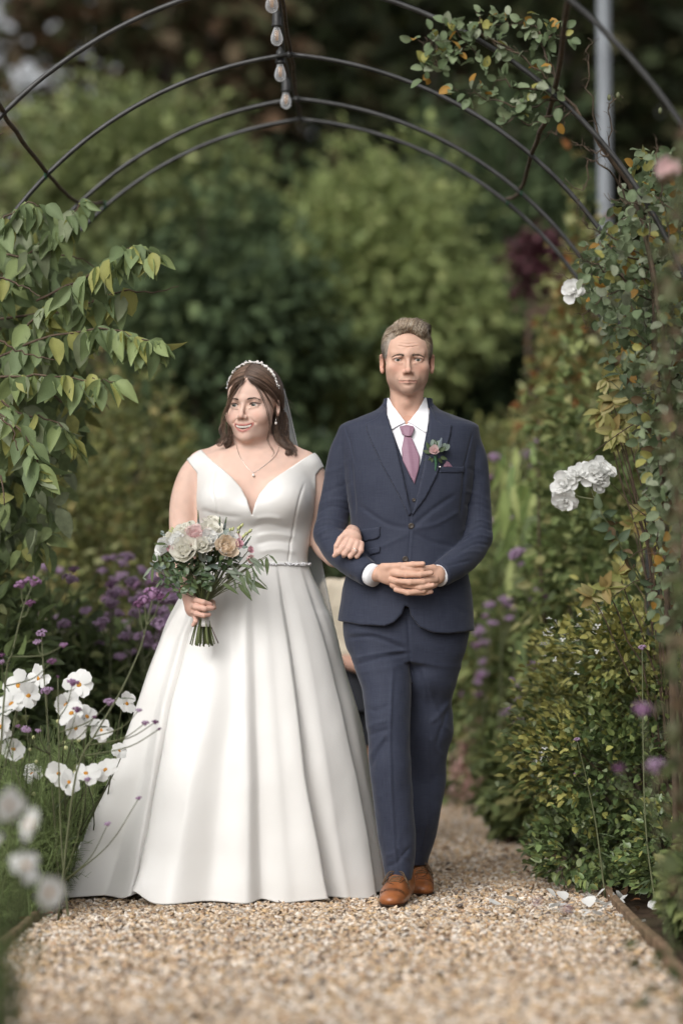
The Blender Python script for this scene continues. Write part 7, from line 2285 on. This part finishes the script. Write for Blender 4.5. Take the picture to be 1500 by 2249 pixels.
    for (x0, y0), (x1, y1) in W:
        a, b = Zp(x0, y0, -.05), Zp(x1, y1, -.065)
        L = np.linalg.norm(b - a)
        put_leaf(t, leaf_data('lance', [(0.13, 0.17, 0.09), (0.09, 0.12, 0.05), (0.20, 0.24, 0.18)][rng.integers(3)]), a, b - a, L, rng, .4, (rng.normal(0, .5), -1, .5))
        add_tube(mg, smooth_path([a, (a + neckp) / 2 + [0, -.01, .01], neckp], 8), .0010, 4)
    mg.build('flower_stalks', M_STEM, t)
    # inner fill so that no daylight shows through the head
    n = 260
    p = ctr + rng.normal(0, 1, (n, 3)) * [.045, .025, .022] + [0, -.01, .012]
    v, f, c = leaves_mesh(p, p - ctr + rng.normal(0, .02, (n, 3)), rng.uniform(.018, .03, n), leaf_tpl('ovate'), mix_cols(grn, [1, 1, 1], n, rng), rng)
    o = build('inner_leaves', v, f, M_LEAF, t, True, c); o['kind'] = 'stuff'
bouquet()

# ------------------------------------------------------------------ buttonhole
def buttonhole():
    rng = np.random.default_rng(111)
    y0 = man.surf_y(man.JD, 955, 995) - .016
    Zf = lambda x, y, dy=0: P(x / 3.488 + 680, y / 3.488 + 900, y0 + dy)
    t = thing('buttonhole', Zf(965, 470), 'pale pink rose buttonhole with green sprigs pinned to the navy lapel', 'flower')
    rose(t, Zf(958, 318, -.008), .019, (-.1, -1, .45), M_PETALB, rng, 'rose', layers=((3, .58, 86), (4, .7, 76), (5, .85, 60), (6, 1.0, 40)))
    mb = MB(); add_tube(mb, smooth_path([Zf(962, 350), Zf(968, 410), Zf(962, 475)], 8), [.006, .006, .0055, .0048, .004, .0034, .0028, .002], 7); mb.build('stem', material('green_tape', (0.03, 0.10, 0.05), .6), t)
    for x, y, s, k in ((905, 270, .020, 0), (895, 320, .018, 0), (900, 375, .017, 0), (930, 385, .018, 0), (945, 250, .020, 1), (985, 270, .022, 1), (1060, 275, .020, 1), (1050, 245, .014, 1), (1020, 300, .018, 0), (1030, 370, .016, 0), (1075, 250, .012, 1), (1000, 390, .014, 0), (965, 240, .018, 0)):
        p = Zf(x, y, rng.uniform(-.004, .004)); c = Zf(965, 350)
        d = p - c
        put_leaf(t, leaf_data('ovate' if k == 0 else 'round', (0.07, 0.10, 0.045) if k == 0 else (0.20, 0.25, 0.21)), p - d * .45, d, s * 1.45, rng, .3, (0, -1, .2))
    ms = MB(); iv, f = ico()
    for k in range(50):
        s = k / 50; a = Zf(1000, 280, -.004) + (Zf(1010, 215, -.004) - Zf(1000, 280, -.004)) * s
        ms.add(iv * .0016 + a + [.004 * (1 - .6 * s) * math.cos(2.4 * k), .003 * math.sin(2.4 * k), 0], f, (0.22, 0.26, 0.30))
    ms.build('veronica_spike', bpy.data.materials['veronica'], t)
    a, q = uvsphere(.0028, 10, 6); build('pin', a + Zf(998, 437, -.002), q, M_PEARL, t)
buttonhole()

# ------------------------------------------------------------------ the child further back
def child():
    Y = 9.6
    t = thing('person', (P(795, 1858, Y)[0], Y, 0), 'small person in a cream top and dark shorts, mostly hidden behind the couple', 'person')
    F = Frame(P(800, 1195, Y), 0, 2, 0, .86)
    V = F.box((-100, -120, -130), (100, 120, 140), .004)
    V.add(F.cone((0, 20, -50), (0, 25, -150), 42, 44), 0)
    a = head_base(V, F, soft=.6)
    for sx in (-1, 1):
        a(F.ell((sx * 31.5, -68, 0), (15, 14.4, 14.4)), 3); a(F.ell((sx * 31.5, -84, -1), (14, 12, 4.6)), 1.5, 's'); a(F.ell((sx * 77, 10, -6), (6, 15, 26), (8, 0, sx * 26)), 5)
        a(F.cone((sx * 18, -80, -66), (0, -90, -65), 2.5, 4), 3)
    hv, hq = V.mesh()
    B = Vol((P(690, 1400, Y)[0], Y - .25, 0.0), (P(905, 1400, Y)[0], Y + .2, 1.12), .006)
    B.add(loft([(.55, F.o[0], Y, .13, .09), (.75, F.o[0], Y, .125, .085), (.95, F.o[0], Y, .14, .085), (1.03, F.o[0], Y, .12, .07), (1.08, F.o[0], Y, .05, .05)]), 0)
    limb(B, [(728, 1295, Y, .04), (722, 1370, Y, .036), (738, 1420, Y - .03, .03), (765, 1455, Y - .09, .027), (785, 1465, Y - .14, .024)], .02)
    for k in range(4):
        B.add(cone(P(782, 1455 + 6 * k, Y - .14), P(800, 1462 + 6 * k, Y - .17), .008, .007), .004)
    B.add(cone(P(780, 1448, Y - .14), P(792, 1440, Y - .165), .008, .007), .004)
    limb(B, [(872, 1295, Y, .04), (880, 1370, Y, .036), (868, 1420, Y - .03, .03), (842, 1455, Y - .09, .027), (818, 1465, Y - .14, .024)], .02)
    for u in (768, 832):
        limb(B, [(u, 1520, Y, .065), (u, 1690, Y, .045), (u, 1830, Y, .032)], .02)
        B.add(ell(P(u, 1846, Y - .06), (.038, .10, .035)), .02)
    bv, bq = B.mesh()
    build('body', np.concatenate([hv, bv]), np.concatenate([hq, bq + len(hv)]), M_SKIN, t, True, np.tile([.55, .33, .25], (len(hv) + len(bv), 1)))
    eyes(F, t, (.08, .06, .04))
    S = B.copy(.009)
    zz = B.ax[2][None, None, :]
    S.D = np.maximum(np.maximum(S.D, .74 - zz), zz - 1.062)
    fore = np.maximum(P(700, 1400, Y)[2] - zz, 0 * zz) 
    S.D = np.maximum(S.D, np.where((B.ax[1][None, :, None] < Y - .095), .05, -.5))
    v, q = S.mesh(); build('top', v, q, material('cream_cotton', (.62, .54, .42), .85), t)
    S = B.copy(.012)
    S.D = np.maximum(np.maximum(S.D, zz - .745), .40 - zz)
    S.D = np.maximum(S.D, np.where((B.ax[1][None, :, None] < Y - .105), .05, -.5))
    v, q = S.mesh(); build('shorts', v, q, material('dark_cloth', (.02, .022, .03), .8), t)
    H = F.box((-105, -115, -70), (105, 130, 150), .005)
    H.add(F.ell((0, 17, 46), (81, 99, 87)), 0); H.add(F.ell((0, -92, 10), (66, 64, 72)), .008, 's'); H.add(F.ell((0, -60, -60), (120, 90, 66)), .008, 's')
    v, q = H.mesh(); build('hair', v, q, M_HAIR, t, True, np.tile([.10, .06, .035], (len(v), 1)) * (1 + .3 * noise3(v, 200))[:, None])
child()
